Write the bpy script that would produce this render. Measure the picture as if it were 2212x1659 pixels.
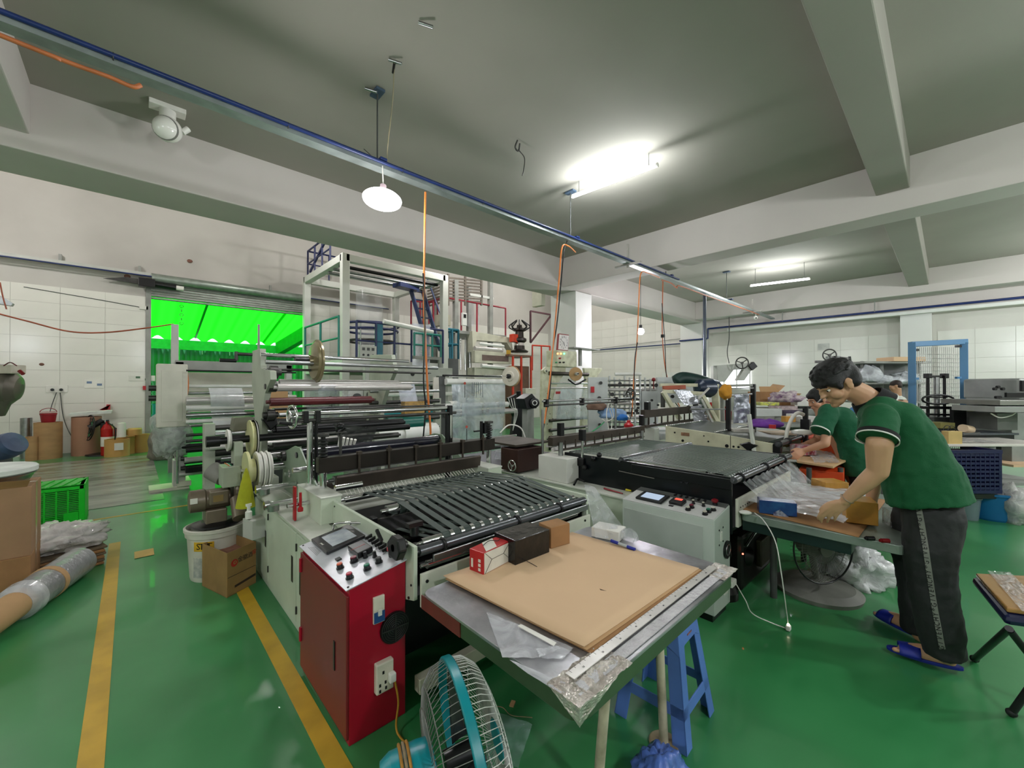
import bpy, bmesh, math, random
from mathutils import Vector as V, Matrix, noise
random.seed(7)
for o in list(bpy.data.objects): bpy.data.objects.remove(o)
SC = bpy.context.scene
COL = SC.collection
pi = math.pi
# ---------------------------------------------------------------- camera
# world: x and y run along the two wall directions, z up, metres; eye height 1.5 m
YAW, PIT, EYE, FPX = math.radians(47), math.radians(.3), 1.5, 880.0
cam_d = bpy.data.cameras.new('camera'); cam = bpy.data.objects.new('camera', cam_d); COL.objects.link(cam)
cam_d.sensor_width = 36; cam_d.lens = 36*FPX/2212; cam_d.clip_end = 200; cam_d.clip_start = .05
cam.location = (0, 0, EYE); cam.rotation_euler = (pi/2+PIT, 0, YAW-pi/2)
SC.camera = cam
_f0 = V((math.cos(YAW), math.sin(YAW), 0)); _r = V((math.sin(YAW), -math.cos(YAW), 0))
_f = _f0*math.cos(PIT)+V((0,0,1))*math.sin(PIT); _u = V((0,0,1))*math.cos(PIT)-_f0*math.sin(PIT)
EP = V((0,0,EYE))
def P(px, py, z=None, x=None, y=None, d=None):
    """real place of a thing measured in the photograph, once one of its coordinates is known"""
    v = _f+_r*((px-1106)/FPX)-_u*((py-829.5)/FPX)
    t = (z-EYE)/v.z if z is not None else x/v.x if x is not None else y/v.y if y is not None else d
    return EP+v*t
# ---------------------------------------------------------------- world, exposure
SC.view_settings.view_transform = 'Standard'; SC.view_settings.look = 'None'
SC.view_settings.exposure = -0.2; SC.view_settings.gamma = 1; SC.view_settings.use_curve_mapping = False
w = bpy.data.worlds.new('sky'); SC.world = w; w.use_nodes = True
w.node_tree.nodes['Background'].inputs[0].default_value = (.80,.90,1.0,1)
w.node_tree.nodes['Background'].inputs[1].default_value = 1.6
def area(loc, size, power, color=(1,1,1), rot=(0,0,0), name='ceiling_light_glow'):
    d = bpy.data.lights.new(name, 'AREA'); d.shape = 'RECTANGLE'; d.size, d.size_y = size; d.energy = power; d.color = color
    o = bpy.data.objects.new(name, d); o.location = loc; o.rotation_euler = rot; COL.objects.link(o); return o
# fill lights added without fixtures, unseen, around the camera and in the far bays
COOL = (.93,.97,1.0)
def lamp(loc, power, color=(1,1,1), r=.12):
    d = bpy.data.lights.new('lamp_and_fill_glow', 'POINT'); d.energy = power; d.color = color; d.shadow_soft_size = r
    o = bpy.data.objects.new('lamp_and_fill_glow', d); o.location = loc; COL.objects.link(o); return o
for x, y, p in ((0.6,-2.2,190),(4.4,-2.8,230),(-3.2,1.0,165),(8.8,-3.4,300),(13.0,-3.0,220),(-3.9,4.6,50)):
    lamp((x,y,3.2), p, COOL)
for x, y, p in ((-2.5,10.2,270),(2.4,9.9,160),(6.8,9.4,220),(11.5,10.0,330)):
    lamp((x,y,5.6), p, (1,.975,.96))
# ---------------------------------------------------------------- materials
MATS = {}
def M(name, col, rough=.5, metal=0, var=.12, scale=6, bump=0, alpha=1, trans=0, emit=0, coat=0, spec=None, stretch=None, col2=None, sss=0, bscale=None):
    if name in MATS: return MATS[name]
    m = bpy.data.materials.new(name); m.use_nodes = True; nt = m.node_tree; b = nt.nodes['Principled BSDF']; L = nt.links.new
    c = tuple(v**2.2 if v <= 1 else v for v in [k/255 for k in col])+(1,)
    c2 = tuple((k/255)**2.2 for k in col2)+(1,) if col2 else tuple(k*(1-var*2) for k in c[:3])+(1,)
    b.inputs['Roughness'].default_value = rough; b.inputs['Metallic'].default_value = metal
    if coat: b.inputs['Coat Weight'].default_value = coat
    if spec is not None: b.inputs['Specular IOR Level'].default_value = spec
    if alpha < 1: b.inputs['Alpha'].default_value = alpha
    if trans: b.inputs['Transmission Weight'].default_value = trans
    if sss: b.inputs['Subsurface Weight'].default_value = sss; b.inputs['Subsurface Radius'].default_value = (.02,.008,.004)
    if emit:
        b.inputs['Emission Color'].default_value = c; b.inputs['Emission Strength'].default_value = emit
    tc = nt.nodes.new('ShaderNodeTexCoord'); src = tc.outputs['Object']
    if stretch:
        mp = nt.nodes.new('ShaderNodeMapping'); mp.inputs['Scale'].default_value = stretch; L(src, mp.inputs[0]); src = mp.outputs[0]
    n = nt.nodes.new('ShaderNodeTexNoise'); n.inputs['Scale'].default_value = scale; n.inputs['Detail'].default_value = 5; L(src, n.inputs['Vector'])
    r = nt.nodes.new('ShaderNodeValToRGB'); r.color_ramp.elements[0].color = c2; r.color_ramp.elements[1].color = c
    r.color_ramp.elements[0].position = .32; r.color_ramp.elements[1].position = .62
    L(n.outputs[0], r.inputs[0]); L(r.outputs[0], b.inputs['Base Color'])
    if bump:
        bp = nt.nodes.new('ShaderNodeBump'); bp.inputs['Strength'].default_value = bump; bp.inputs['Distance'].default_value = .02
        n2 = nt.nodes.new('ShaderNodeTexNoise'); n2.inputs['Scale'].default_value = bscale or scale*5; n2.inputs['Detail'].default_value = 4; L(src, n2.inputs['Vector'])
        L(n2.outputs[0], bp.inputs['Height']); L(bp.outputs[0], b.inputs['Normal'])
    MATS[name] = m; return m
def glow(name, col, s):
    if name in MATS: return MATS[name]
    m = bpy.data.materials.new(name); m.use_nodes = True; nt = m.node_tree; nt.nodes.clear()
    e = nt.nodes.new('ShaderNodeEmission'); e.inputs[0].default_value = tuple(col)+(1,); e.inputs[1].default_value = s
    o = nt.nodes.new('ShaderNodeOutputMaterial'); nt.links.new(e.outputs[0], o.inputs[0]); MATS[name] = m; return m
def film(name, col, opac=.35, rough=.15, bump=.3, scale=9):
    """thin clear plastic: partly see-through, partly milky and glossy"""
    if name in MATS: return MATS[name]
    m = bpy.data.materials.new(name); m.use_nodes = True; nt = m.node_tree; b = nt.nodes['Principled BSDF']; L = nt.links.new
    c = tuple((k/255)**2.2 for k in col)+(1,)
    b.inputs['Base Color'].default_value = c; b.inputs['Roughness'].default_value = rough; b.inputs['Coat Weight'].default_value = .4
    t = nt.nodes.new('ShaderNodeBsdfTransparent'); mx = nt.nodes.new('ShaderNodeMixShader')
    tc = nt.nodes.new('ShaderNodeTexCoord'); n = nt.nodes.new('ShaderNodeTexNoise'); n.inputs['Scale'].default_value = scale; n.inputs['Detail'].default_value = 6; n.inputs['Distortion'].default_value = 1.2
    L(tc.outputs['Object'], n.inputs['Vector'])
    mr = nt.nodes.new('ShaderNodeMapRange'); mr.inputs[1].default_value = .35; mr.inputs[2].default_value = .7; mr.inputs[3].default_value = max(0,opac-.15); mr.inputs[4].default_value = min(1,opac+.25)
    L(n.outputs[0], mr.inputs[0]); L(mr.outputs[0], mx.inputs[0])
    bp = nt.nodes.new('ShaderNodeBump'); bp.inputs['Strength'].default_value = bump; bp.inputs['Distance'].default_value = .03; L(n.outputs[0], bp.inputs['Height']); L(bp.outputs[0], b.inputs['Normal'])
    L(t.outputs[0], mx.inputs[1]); L(b.outputs[0], mx.inputs[2]); L(mx.outputs[0], nt.nodes['Material Output'].inputs[0])
    MATS[name] = m; return m
CHROME = M('chrome',(225,225,228),.12,1,.05); STEEL = M('brushed_steel',(170,172,172),.32,1,.12,12); DSTEEL = M('dark_steel',(85,84,82),.4,.8,.2)
BLACK = M('black_metal',(28,28,30),.35,.3,.2); RUBBER = M('black_rubber',(30,31,32),.6); BROWNM = M('brown_oiled_steel',(72,64,56),.5,.5,.2)
MINT = M('mint_painted_steel',(196,206,186),.35,0,.07,3,.03); CREAM = M('cream_painted_steel',(205,203,182),.4,0,.1,4,.05)
PALE = M('pale_grey_paint',(188,190,182),.4,0,.08,4); GREYP = M('grey_paint',(150,152,146),.45,0,.12,4); WHITEP = M('white_paint',(225,226,220),.4,0,.05,3)
DGREY = M('dark_grey_paint',(74,76,74),.45,0,.15,4); RED = M('red_paint',(178,30,40),.35,0,.12,5); MAROON = M('maroon_rubber',(98,38,42),.4,0,.2)
CARD = M('cardboard',(186,148,106),.85,0,.06,5,.05); CARD2 = M('brown_cardboard',(160,118,78),.85,0,.12,5,.05); KRAFT = M('kraft_tape',(196,142,62),.3,0,.15,8,.1)
TEAL = M('teal_plastic',(20,140,150),.3,0,.06); WHITEPL = M('white_plastic',(228,226,218),.4,0,.06); BLKPL = M('black_plastic',(24,24,26),.3,0,.1)
BELT = M('dark_green_belt',(62,74,68),.55,0,.12,10); BLUEP = M('blue_plastic',(90,125,200),.4,0,.08,4); DBLUE = M('dark_blue_paint',(38,52,98),.4,0,.1)
SKIN = M('skin',(196,152,118),.5,0,.06,4,sss=.08); HAIR = M('black_hair',(16,15,16),.45,0,.2,30,.4,stretch=(1,1,4))
ORANGE = M('orange_hose',(226,128,62),.35,0,.08); GREENP = M('green_paint',(40,150,90),.4,0,.1); WALLP = None
# ---------------------------------------------------------------- mesh builder
class MB:
    def __init__(s): s.v = []; s.f = []; s.sm = []
    def add(s, vs, fs, smooth=False):
        n = len(s.v); s.v += [V(p) for p in vs]; s.f += [[i+n for i in f] for f in fs]; s.sm += [smooth]*len(fs); return s
    def box(s, x0, x1, y0, y1, z0, z1):
        vs = [(x,y,z) for z in (z0,z1) for y in (y0,y1) for x in (x0,x1)]
        return s.add(vs, [(0,2,3,1),(4,5,7,6),(0,1,5,4),(2,6,7,3),(0,4,6,2),(1,3,7,5)])
    def obox(s, c, size, R=None, az=0):
        R = R or Matrix.Rotation(az, 3, 'Z'); c = V(c); a, b, h = [k/2 for k in size]
        vs = [c+R@V((x,y,z)) for z in (-h,h) for y in (-b,b) for x in (-a,a)]
        return s.add(vs, [(0,2,3,1),(4,5,7,6),(0,1,5,4),(2,6,7,3),(0,4,6,2),(1,3,7,5)])
    def bar(s, p, q, wd, h=None):
        """square bar from p to q"""
        p, q = V(p), V(q); d = (q-p); L = d.length; d.normalize(); up = V((0,0,1)) if abs(d.z) < .95 else V((1,0,0))
        a = d.cross(up).normalized(); b = a.cross(d).normalized(); R = Matrix((a, b, d)).transposed()
        return s.obox((p+q)/2, (wd, h or wd, L), R)
    def cyl(s, p, q, r, r2=None, n=14, caps=True):
        p, q = V(p), V(q); r2 = r if r2 is None else r2; d = (q-p).normalized(); up = V((0,0,1)) if abs(d.z) < .9 else V((1,0,0))
        a = d.cross(up).normalized(); b = a.cross(d)
        ring = lambda c, rr: [c+(a*math.cos(2*pi*i/n)+b*math.sin(2*pi*i/n))*rr for i in range(n)]
        A, B = ring(p, r), ring(q, r2)
        s.add(A+B, [(i,(i+1)%n,n+(i+1)%n,n+i) for i in range(n)], True)
        if caps: s.add(A, [list(range(n))[::-1]]); s.add(B, [list(range(n))])
        return s
    def path(s, pts, r, n=8, closed=False):
        pts = [V(p) for p in pts]; N = len(pts); rings = []; prev = None
        for i, p in enumerate(pts):
            t = ((pts[(i+1)%N] if (closed or i < N-1) else p)-(pts[i-1] if (closed or i > 0) else p)).normalized()
            if prev is None: up = V((0,0,1)) if abs(t.z) < .9 else V((1,0,0)); a = t.cross(up).normalized()
            else: a = (prev-t*prev.dot(t)).normalized()
            prev = a; b = t.cross(a); rr = r[i] if isinstance(r, (list,tuple)) else r
            rings.append([p+(a*math.cos(2*pi*k/n)+b*math.sin(2*pi*k/n))*rr for k in range(n)])
        vs = [v for R_ in rings for v in R_]; fs = []
        for i in range(N if closed else N-1):
            j = (i+1)%N; fs += [(i*n+k, j*n+k, j*n+(k+1)%n, i*n+(k+1)%n) for k in range(n)]
        s.add(vs, fs, True)
        if not closed: s.add(rings[0], [list(range(n))]); s.add(rings[-1], [list(range(n))[::-1]])
        return s
    def lathe(s, c, ax, prof, n=24, smooth=True):
        """prof: (distance along axis, radius)"""
        c = V(c); d = V(ax).normalized(); up = V((0,0,1)) if abs(d.z) < .9 else V((1,0,0)); a = d.cross(up).normalized(); b = a.cross(d)
        rings = [[c+d*t+(a*math.cos(2*pi*k/n)+b*math.sin(2*pi*k/n))*max(r,1e-4) for k in range(n)] for t, r in prof]
        for A, B in zip(rings, rings[1:]): s.add(A+B, [(i,(i+1)%n,n+(i+1)%n,n+i) for i in range(n)], smooth)
        if prof[0] != prof[-1]: s.add(rings[0], [list(range(n))[::-1]]); s.add(rings[-1], [list(range(n))])
        return s
    def prism(s, poly, vec):
        poly = [V(p) for p in poly]; n = len(poly); vec = V(vec)
        return s.add(poly+[p+vec for p in poly], [list(range(n))[::-1], [i+n for i in range(n)]]+[(i,(i+1)%n,n+(i+1)%n,n+i) for i in range(n)])
    def sph(s, c, r, n=12, sc=(1,1,1), R=None):
        c = V(c); m = n//2+1; vs = []; R = R or Matrix.Identity(3)
        for i in range(m+1):
            th = pi*i/m
            vs += [c+R@V((r*sc[0]*math.sin(th)*math.cos(2*pi*k/n), r*sc[1]*math.sin(th)*math.sin(2*pi*k/n), r*sc[2]*math.cos(th))) for k in range(n)]
        fs = [(i*n+k,(i+1)*n+k,(i+1)*n+(k+1)%n,i*n+(k+1)%n) for i in range(m) for k in range(n)]
        return s.add(vs, fs, True)
    def grid(s, fn, nu, nv, smooth=True):
        vs = [fn(i/nu, j/nv) for j in range(nv+1) for i in range(nu+1)]
        return s.add(vs, [(j*(nu+1)+i, j*(nu+1)+i+1, (j+1)*(nu+1)+i+1, (j+1)*(nu+1)+i) for j in range(nv) for i in range(nu)], smooth)
    def ring(s, c, ax, R_, r, n=32, m=6):
        c = V(c); d = V(ax).normalized(); up = V((0,0,1)) if abs(d.z) < .9 else V((1,0,0)); a = d.cross(up).normalized(); b = a.cross(d)
        return s.path([c+(a*math.cos(2*pi*k/n)+b*math.sin(2*pi*k/n))*R_ for k in range(n)], r, m, True)
    def build(s, name, mat, parent=None, bevel=0, label=None, kind=None, remesh=0, thick=0, sub=0, smooth=0):
        me = bpy.data.meshes.new(name); me.from_pydata([tuple(p) for p in s.v], [], s.f); me.polygons.foreach_set('use_smooth', s.sm); me.update()
        if remesh: me.polygons.foreach_set('use_smooth', [True]*len(me.polygons))
        me.materials.append(mat); o = bpy.data.objects.new(name, me); COL.objects.link(o)
        if parent is not None:
            o.parent = parent
            o.matrix_parent_inverse = Matrix.Identity(4) if parent.parent is not None else PINV.get(parent.name, Matrix.Identity(4))
        if remesh:
            r = o.modifiers.new('r','REMESH'); r.mode = 'VOXEL'; r.voxel_size = remesh; r.use_smooth_shade = True
            if smooth: k = o.modifiers.new('s','SMOOTH'); k.iterations = smooth; k.factor = .6
        if thick: k = o.modifiers.new('t','SOLIDIFY'); k.thickness = thick; k.offset = 0
        if sub: k = o.modifiers.new('u','SUBSURF'); k.levels = k.render_levels = sub
        if bevel: k = o.modifiers.new('b','BEVEL'); k.width = bevel; k.segments = 2; k.limit_method = 'ANGLE'; k.angle_limit = .7
        if label: o['label'] = label
        if kind: o['kind'] = kind
        return o
PINV = {}
def thing(name, label, cat, loc=(0,0,0), group=None):
    o = bpy.data.objects.new(name, None); COL.objects.link(o); o.location = loc; o.empty_display_size = .1
    o['label'] = label; o['category'] = cat
    if group: o['group'] = group
    PINV[o.name] = Matrix.Translation(-V(loc)); return o
def solo(o, label, cat, group=None, kind=None):
    o['label'] = label; o['category'] = cat
    if group: o['group'] = group
    if kind: o['kind'] = kind
    return o
def dup(root, delta, label=None, name=None):
    r = root.copy(); COL.objects.link(r); r.location = root.location+V(delta)
    if label: r['label'] = label
    if name: r.name = name
    for ch in list(root.children):
        c = ch.copy(); COL.objects.link(c); c.parent = r; c.matrix_parent_inverse = ch.matrix_parent_inverse.copy()
        for g in list(ch.children):
            d = g.copy(); COL.objects.link(d); d.parent = c; d.matrix_parent_inverse = g.matrix_parent_inverse.copy()
    return r
def text(s, name, c, xdir, ydir, h, mat, parent=None, depth=.0008, align='CENTER'):
    """lettering as a thin mesh: centre c, reading along xdir, capital height h"""
    cu = bpy.data.curves.new('t','FONT'); cu.body = s; cu.size = h*1.35; cu.align_x = align; cu.align_y = 'CENTER'; cu.extrude = depth; cu.resolution_u = 2
    t = bpy.data.objects.new('t', cu); COL.objects.link(t); bpy.context.view_layer.update()
    me = bpy.data.meshes.new_from_object(t.evaluated_get(bpy.context.evaluated_depsgraph_get())); bpy.data.objects.remove(t)
    x = V(xdir).normalized(); y = V(ydir).normalized(); z = x.cross(y)
    Mx = Matrix((x,y,z)).transposed().to_4x4(); Mx.translation = V(c); me.transform(Mx)
    me.name = name; me.materials.clear(); me.materials.append(mat)
    o = bpy.data.objects.new(name, me); COL.objects.link(o)
    if parent is not None:
        o.parent = parent
        o.matrix_parent_inverse = Matrix.Identity(4) if parent.parent is not None else PINV.get(parent.name, Matrix.Identity(4))
    return o
def lerp(a, b, t): return V(a)*(1-t)+V(b)*t
def bez(pts, n=16):
    """smooth curve through points (Catmull-Rom)"""
    pts = [V(p) for p in pts]; q = [pts[0]*2-pts[1]]+pts+[pts[-1]*2-pts[-2]]; out = []
    for i in range(1, len(q)-2):
        for k in range(n):
            t = k/n; a,b,c,d = q[i-1],q[i],q[i+1],q[i+2]
            out.append(.5*((2*b)+(c-a)*t+(2*a-5*b+4*c-d)*t*t+(3*b-a-3*c+d)*t**3))
    return out+[pts[-1]]
def lump(c, size, seed=0, amp=.3, n=28, flat=True, freq=3):
    """crumpled heap: noisy ball with a flat bottom"""
    c = V(c); mb = MB(); vs = []; m = n//2
    for i in range(m+1):
        th = pi*i/m
        for k in range(n):
            d = V((math.sin(th)*math.cos(2*pi*k/n), math.sin(th)*math.sin(2*pi*k/n), math.cos(th)))
            q = d*freq+V((seed*7.3,seed*3.1,0)); t = 1+amp*noise.noise(q*.5)+amp*.8*abs(noise.noise(q))+amp*.5*abs(noise.noise(q*2.3))+amp*.25*noise.noise(q*5)
            p = V((d.x*size[0]*t, d.y*size[1]*t, d.z*size[2]*t))
            if flat: p.z = max(p.z, -size[2]*.55)
            vs.append(c+p+V((0,0,size[2]*.55 if flat else 0)))
    mb.add(vs, [(i*n+k,(i+1)*n+k,(i+1)*n+(k+1)%n,i*n+(k+1)%n) for i in range(m) for k in range(n)], True); return mb
# ================================================================ SETTING
XW, YW, X0, Y0 = 15.7, 13.48, -4.6, -6.0      # far wall, door wall, and the two walls behind the photographer
ZC, ZB, ZH = 4.46, 3.79, 7.2                   # ceiling, beam underside, ceiling of the tall bay by the door
def struct(o): o['kind'] = 'structure'; return o
fm = M('green_epoxy_floor',(68,140,86),.3,0,.16,.9,.05,col2=(44,114,66),bscale=3,coat=.25)
nt = fm.node_tree; b_ = nt.nodes['Principled BSDF']
nz = nt.nodes.new('ShaderNodeTexNoise'); nz.inputs['Scale'].default_value = 1.4; nz.inputs['Detail'].default_value = 6
mr = nt.nodes.new('ShaderNodeMapRange'); mr.inputs[3].default_value = .2; mr.inputs[4].default_value = .42
nt.links.new(nz.outputs[0], mr.inputs[0]); nt.links.new(mr.outputs[0], b_.inputs['Roughness'])
floor = struct(MB().box(X0-.1,XW+.1,Y0-.1,YW+9,-.1,0).build('floor', fm))
wallm = M('white_tile',(226,224,216),.18,0,.03,1.5); plast = M('white_plaster',(214,210,202),.85,0,.07,.5,.05); grout = M('pale_grout',(205,202,194),.8)
ceilm = M('painted_ceiling',(158,154,144),.9,0,.05,.7,.12,bscale=5); beamm = M('painted_beam',(200,193,187),.85,0,.04,.8,.04)
plast2 = M('stained_plaster',(196,192,186),.9,0,.1,.35,.05,col2=(166,162,156))
DX0, DX1, DZ = .34, 3.86, 3.66                 # roller door opening
wb = struct(MB().box(X0,DX0-.06,YW,YW+.25,0,ZH).box(DX1+.06,XW+.25,YW,YW+.25,0,ZH).box(DX0-.06,DX1+.06,YW,YW+.25,DZ+.1,ZH).build('wall_back', plast2))
wr = struct(MB().box(XW,XW+.25,Y0,YW,0,ZH).build('wall_right', plast))
struct(MB().box(X0-.25,X0,Y0,YW,0,ZH).build('wall_left', plast))
struct(MB().box(X0,XW,Y0-.25,Y0,0,ZC+.3).build('wall_front', plast))
# large white wall tiles, each its own piece, one shared mesh per wall
tme = None
def tiles(parent, along, x0, x1, ztop, fixed):
    global tme
    W_, H_ = .66, .37; n = max(1, round((x1-x0)/W_)); W_ = (x1-x0)/n; k = int(ztop/H_)
    base = (MB().box(.002,W_-.002,-.012,0,.002,H_-.002) if along == 'x' else MB().box(-.012,0,.002,W_-.002,.002,H_-.002)).build('tile', wallm, parent)
    first = True
    for j in range(k):
        for i in range(n):
            o = base if first else base.copy()
            if not first: COL.objects.link(o)
            first = False
            o.location = (x0+i*W_, fixed-random.random()*.0015, j*H_) if along == 'x' else (fixed-random.random()*.0015, x0+i*W_, j*H_)
tiles(wb,'x',-3.3,DX0-.1,3.75,YW); tiles(wb,'x',DX1+.1,15.0,4.1,YW); tiles(wr,'y',-4.4,.2,3.0,XW); tiles(wr,'y',.95,6.1,3.0,XW); tiles(wr,'y',6.9,13.4,4.5,XW)
# ceilings and beams
struct(MB().box(X0,XW,Y0,6.12,ZC,ZC+.15).build('ceiling', ceilm))
struct(MB().box(X0,XW,6.7,YW+.2,ZH,ZH+.15).box(X0,XW,6.55,6.75,ZC,ZH).build('ceiling_high', ceilm)).name = 'ceiling'
bm_ = lambda *a: struct(MB().box(*a).build('trim_1', beamm, bevel=.012))
n_ = 0
for a in ((X0,XW,6.12,6.88,ZB,ZC+.05),(7.3,7.78,Y0,6.12,ZB,ZC+.02),(14.6,XW,Y0,6.12,3.86,ZC+.02),(X0,7.3,.33,.66,4.05,ZC+.02),(7.78,14.6,.33,.7,4.05,ZC+.02),(-1.35,-.74,Y0,6.12,3.96,ZC+.02),
          (15.25,XW,Y0,6.12,3.42,3.86),(3.1,3.5,-6,.33,4.3,ZC+.02)):
    n_ += 1; o = bm_(*a); o.name = 'trim_%d' % n_
    if n_ in (4,5,8): o.data.materials[0] = ceilm
for i, a in enumerate(((7.78,8.42,6.1,6.9,0,ZB),(15.1,XW,6.1,6.9,0,3.9),(15.25,XW,.3,.9,0,3.5))):
    struct(MB().box(*a).build('trim_%d' % (20+i), M('column_white',(222,221,216),.5,0,.03,1), bevel=.01))
# yellow floor lines
yl = M('yellow_line_paint',(198,158,52),.4,0,.12,5)
struct(MB().box(-.155,-.075,0.2,5.45,0,.0025).build('trim_30', yl)); struct(MB().box(.56,.64,0.4,3.62,0,.0025).build('trim_31', yl))
struct(MB().box(-4,.75,6.52,6.56,0,.0025).build('trim_32', yl))
solo(MB().grid(lambda u,v: V((.02+.13*u, 4.82+.2*v, .004)),1,1).build('paint_patch', M('faded_yellow_paint',(214,178,96),.5)),'faded yellow paint patch on the green floor before the bucket','paint patch')
# plastic sheet and wet grey paint area on the floor by the door wall
fmat = M('scuffed_grey_floor_sheet',(150,152,142),.22,0,.1,1.6,.15,col2=(84,94,84),bscale=6,stretch=(.7,2.4,1))
solo(MB().box(-2.6,.32,7.1,11.9,0,.006).build('floor_sheet', fmat),'large scuffed grey glossy sheet spread on the floor towards the door wall','floor sheet')
# ---------------------------------------------------------------- roller door and the yard behind it
dr = struct(MB().box(DX0-.1,DX0,YW-.05,YW+.2,0,DZ+.5).box(DX1,DX1+.1,YW-.05,YW+.2,0,DZ+.5).box(DX0-.1,DX1+.1,YW-.02,YW+.2,DZ+.42,DZ+.5).build('door_1', GREYP, bevel=.008))
slm = M('galvanised_slat',(150,160,150),.35,.5,.12,8)
for i in range(7):
    MB().prism([(DX0,YW+.02,DZ+i*.062),(DX0,YW-.012-.012,DZ+.015+i*.062),(DX0,YW-.024,DZ+.045+i*.062),(DX0,YW+.02,DZ+.058+i*.062)],(DX1-DX0,0,0)).build('slat', slm, dr)
MB().cyl((DX0,YW-.16,DZ+.5),(DX1,YW-.16,DZ+.5),.11,n=20).build('roller_tube', slm, dr)
mt = thing('door_motor','black roller door motor with a chain at the top left of the door','motor',(.2,YW-.1,4.0))
MB().obox((.25,YW-.22,4.0),(.3,.2,.2)).cyl((.4,YW-.22,4.0),(.8,YW-.22,3.98),.07).build('motor_body', BLKPL, mt, .01)
MB().prism([(-.5,YW-.1,4.0),(-.1,YW-.1,4.1),(.25,YW-.1,4.08),(.25,YW-.1,3.96)],(0,-.03,0)).build('bracket', DSTEEL, mt)
MB().cyl((.78,YW-.22,3.98),(.95,YW-.22,3.97),.06).build('end_cap', WHITEPL, mt)
for i in range(5): MB().ring((.92,YW-.05,3.55-i*.11),(1,0,0) if i%2 else (0,1,0),.035,.008,10,5).build('chain_link', DSTEEL, mt)
# yard: translucent green canopy over the loading area
gr = bpy.data.materials.new('translucent_green_roof'); gr.use_nodes = True; nt = gr.node_tree
tl = nt.nodes.new('ShaderNodeBsdfTranslucent'); tl.inputs[0].default_value = (.01,.95,.01,1); df = nt.nodes.new('ShaderNodeBsdfDiffuse'); df.inputs[0].default_value = (.01,.6,.02,1)
mx = nt.nodes.new('ShaderNodeMixShader'); mx.inputs[0].default_value = .25; nt.links.new(tl.outputs[0],mx.inputs[1]); nt.links.new(df.outputs[0],mx.inputs[2]); nt.links.new(mx.outputs[0],nt.nodes['Material Output'].inputs[0])
yd = thing('yard_canopy','bright green translucent corrugated canopy outside the roller door','canopy',(2,YW+4,0))
def cor(u, v):
    x = -1.2+9*u; y = YW+.3+6.2*v; return V((x, y, 4.75-1.45*v+.09*math.sin(x*2*pi/.55)))
MB().grid(cor, 160, 6).build('corrugated_roof', gr, yd)
dg = M('dark_green_sheet',(40,120,72),.5,0,.1,3)
for i in range(4): MB().obox((-.5+i*2.3, YW+3.5, 4.12),(.06,6.2,.1),Matrix.Rotation(-.23,3,'X')).build('rafter', dg, yd)
MB().bar((-1.2,YW+6.3,3.06),(8,YW+6.3,3.06),.1,.36).build('gutter', M('pale_green_metal',(70,170,110),.5), yd)
MB().bar((5.6,YW+.4,4.3),(4.6,YW+6.1,3.1),.25,.5).build('beam', M('green_beam',(20,140,50),.6), yd)
for x in (1.25,5.2): MB().cyl((x,YW+6.1,0),(x,YW+6.1,2.95),.05,n=8).build('post', M('pale_green_metal',(70,170,110),.5), yd)
fy = thing('yard_fence','green ribbed sheet metal fence across the yard outside the door','fence',(2,YW+6.6,0))
MB().grid(lambda u,v: V((-1.5+9.5*u, YW+6.6+.03*math.sin((-1.5+9.5*u)*2*pi/.16), 2.9*v)), 240, 1).build('ribbed_sheet', M('green_fence_sheet',(52,120,84),.45,.1,.1,2), fy)
for i in range(4): MB().box(1.1+i*.9,1.12+i*.9,YW+6.5,YW+6.56,2.75,2.9).build('white_gap_strip', WHITEPL, fy)  # solid white strips, their colour stands in for daylight through gaps
# stacked goods in the yard
for i, (x, y, z, r, h, c, lab) in enumerate(((.62,YW+1.0,0,.14,.42,CARD2,'short cardboard core just outside the roller door'),(.95,YW+1.5,0,.17,.85,M('green_drum',(60,170,60),.5),'green drum outside the roller door'))):
    solo(MB().lathe((x,y,z),(0,0,1),[(0,r),(h,r),(h,r*.8),(h-.02,r*.8)],18).build('drum', c), lab, 'drum', None)
for i in range(5):
    t = thing('plastic_crate', ['teal crate stacked outside the door, lowest of the five','teal crate outside the door, second from the ground','teal crate outside the door, third from the ground','green crate outside the door, fourth from the ground','green crate outside the door, topmost of the stack'][i],'crate',(.75,YW+2.6,i*.33),'crates stacked in the yard')
    c = [TEAL,TEAL,TEAL,GREENP,GREENP][i]; z = i*.33
    MB().box(.45,1.05,YW+2.3,YW+2.9,z,z+.03).box(.45,.48,YW+2.3,YW+2.9,z+.03,z+.3).box(1.02,1.05,YW+2.3,YW+2.9,z+.03,z+.3).box(.48,1.02,YW+2.3,YW+2.33,z+.03,z+.3).build('crate_body', c, t)
    MB().box(.43,1.07,YW+2.28,YW+2.92,z+.28,z+.32).build('rim', c, t)
# sun for the yard only reaches the canopy
sd = bpy.data.lights.new('sun','SUN'); sd.energy = 14; sd.angle = .05; so = bpy.data.objects.new('sun', sd); so.rotation_euler = (.25,.2,0); COL.objects.link(so)
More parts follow.
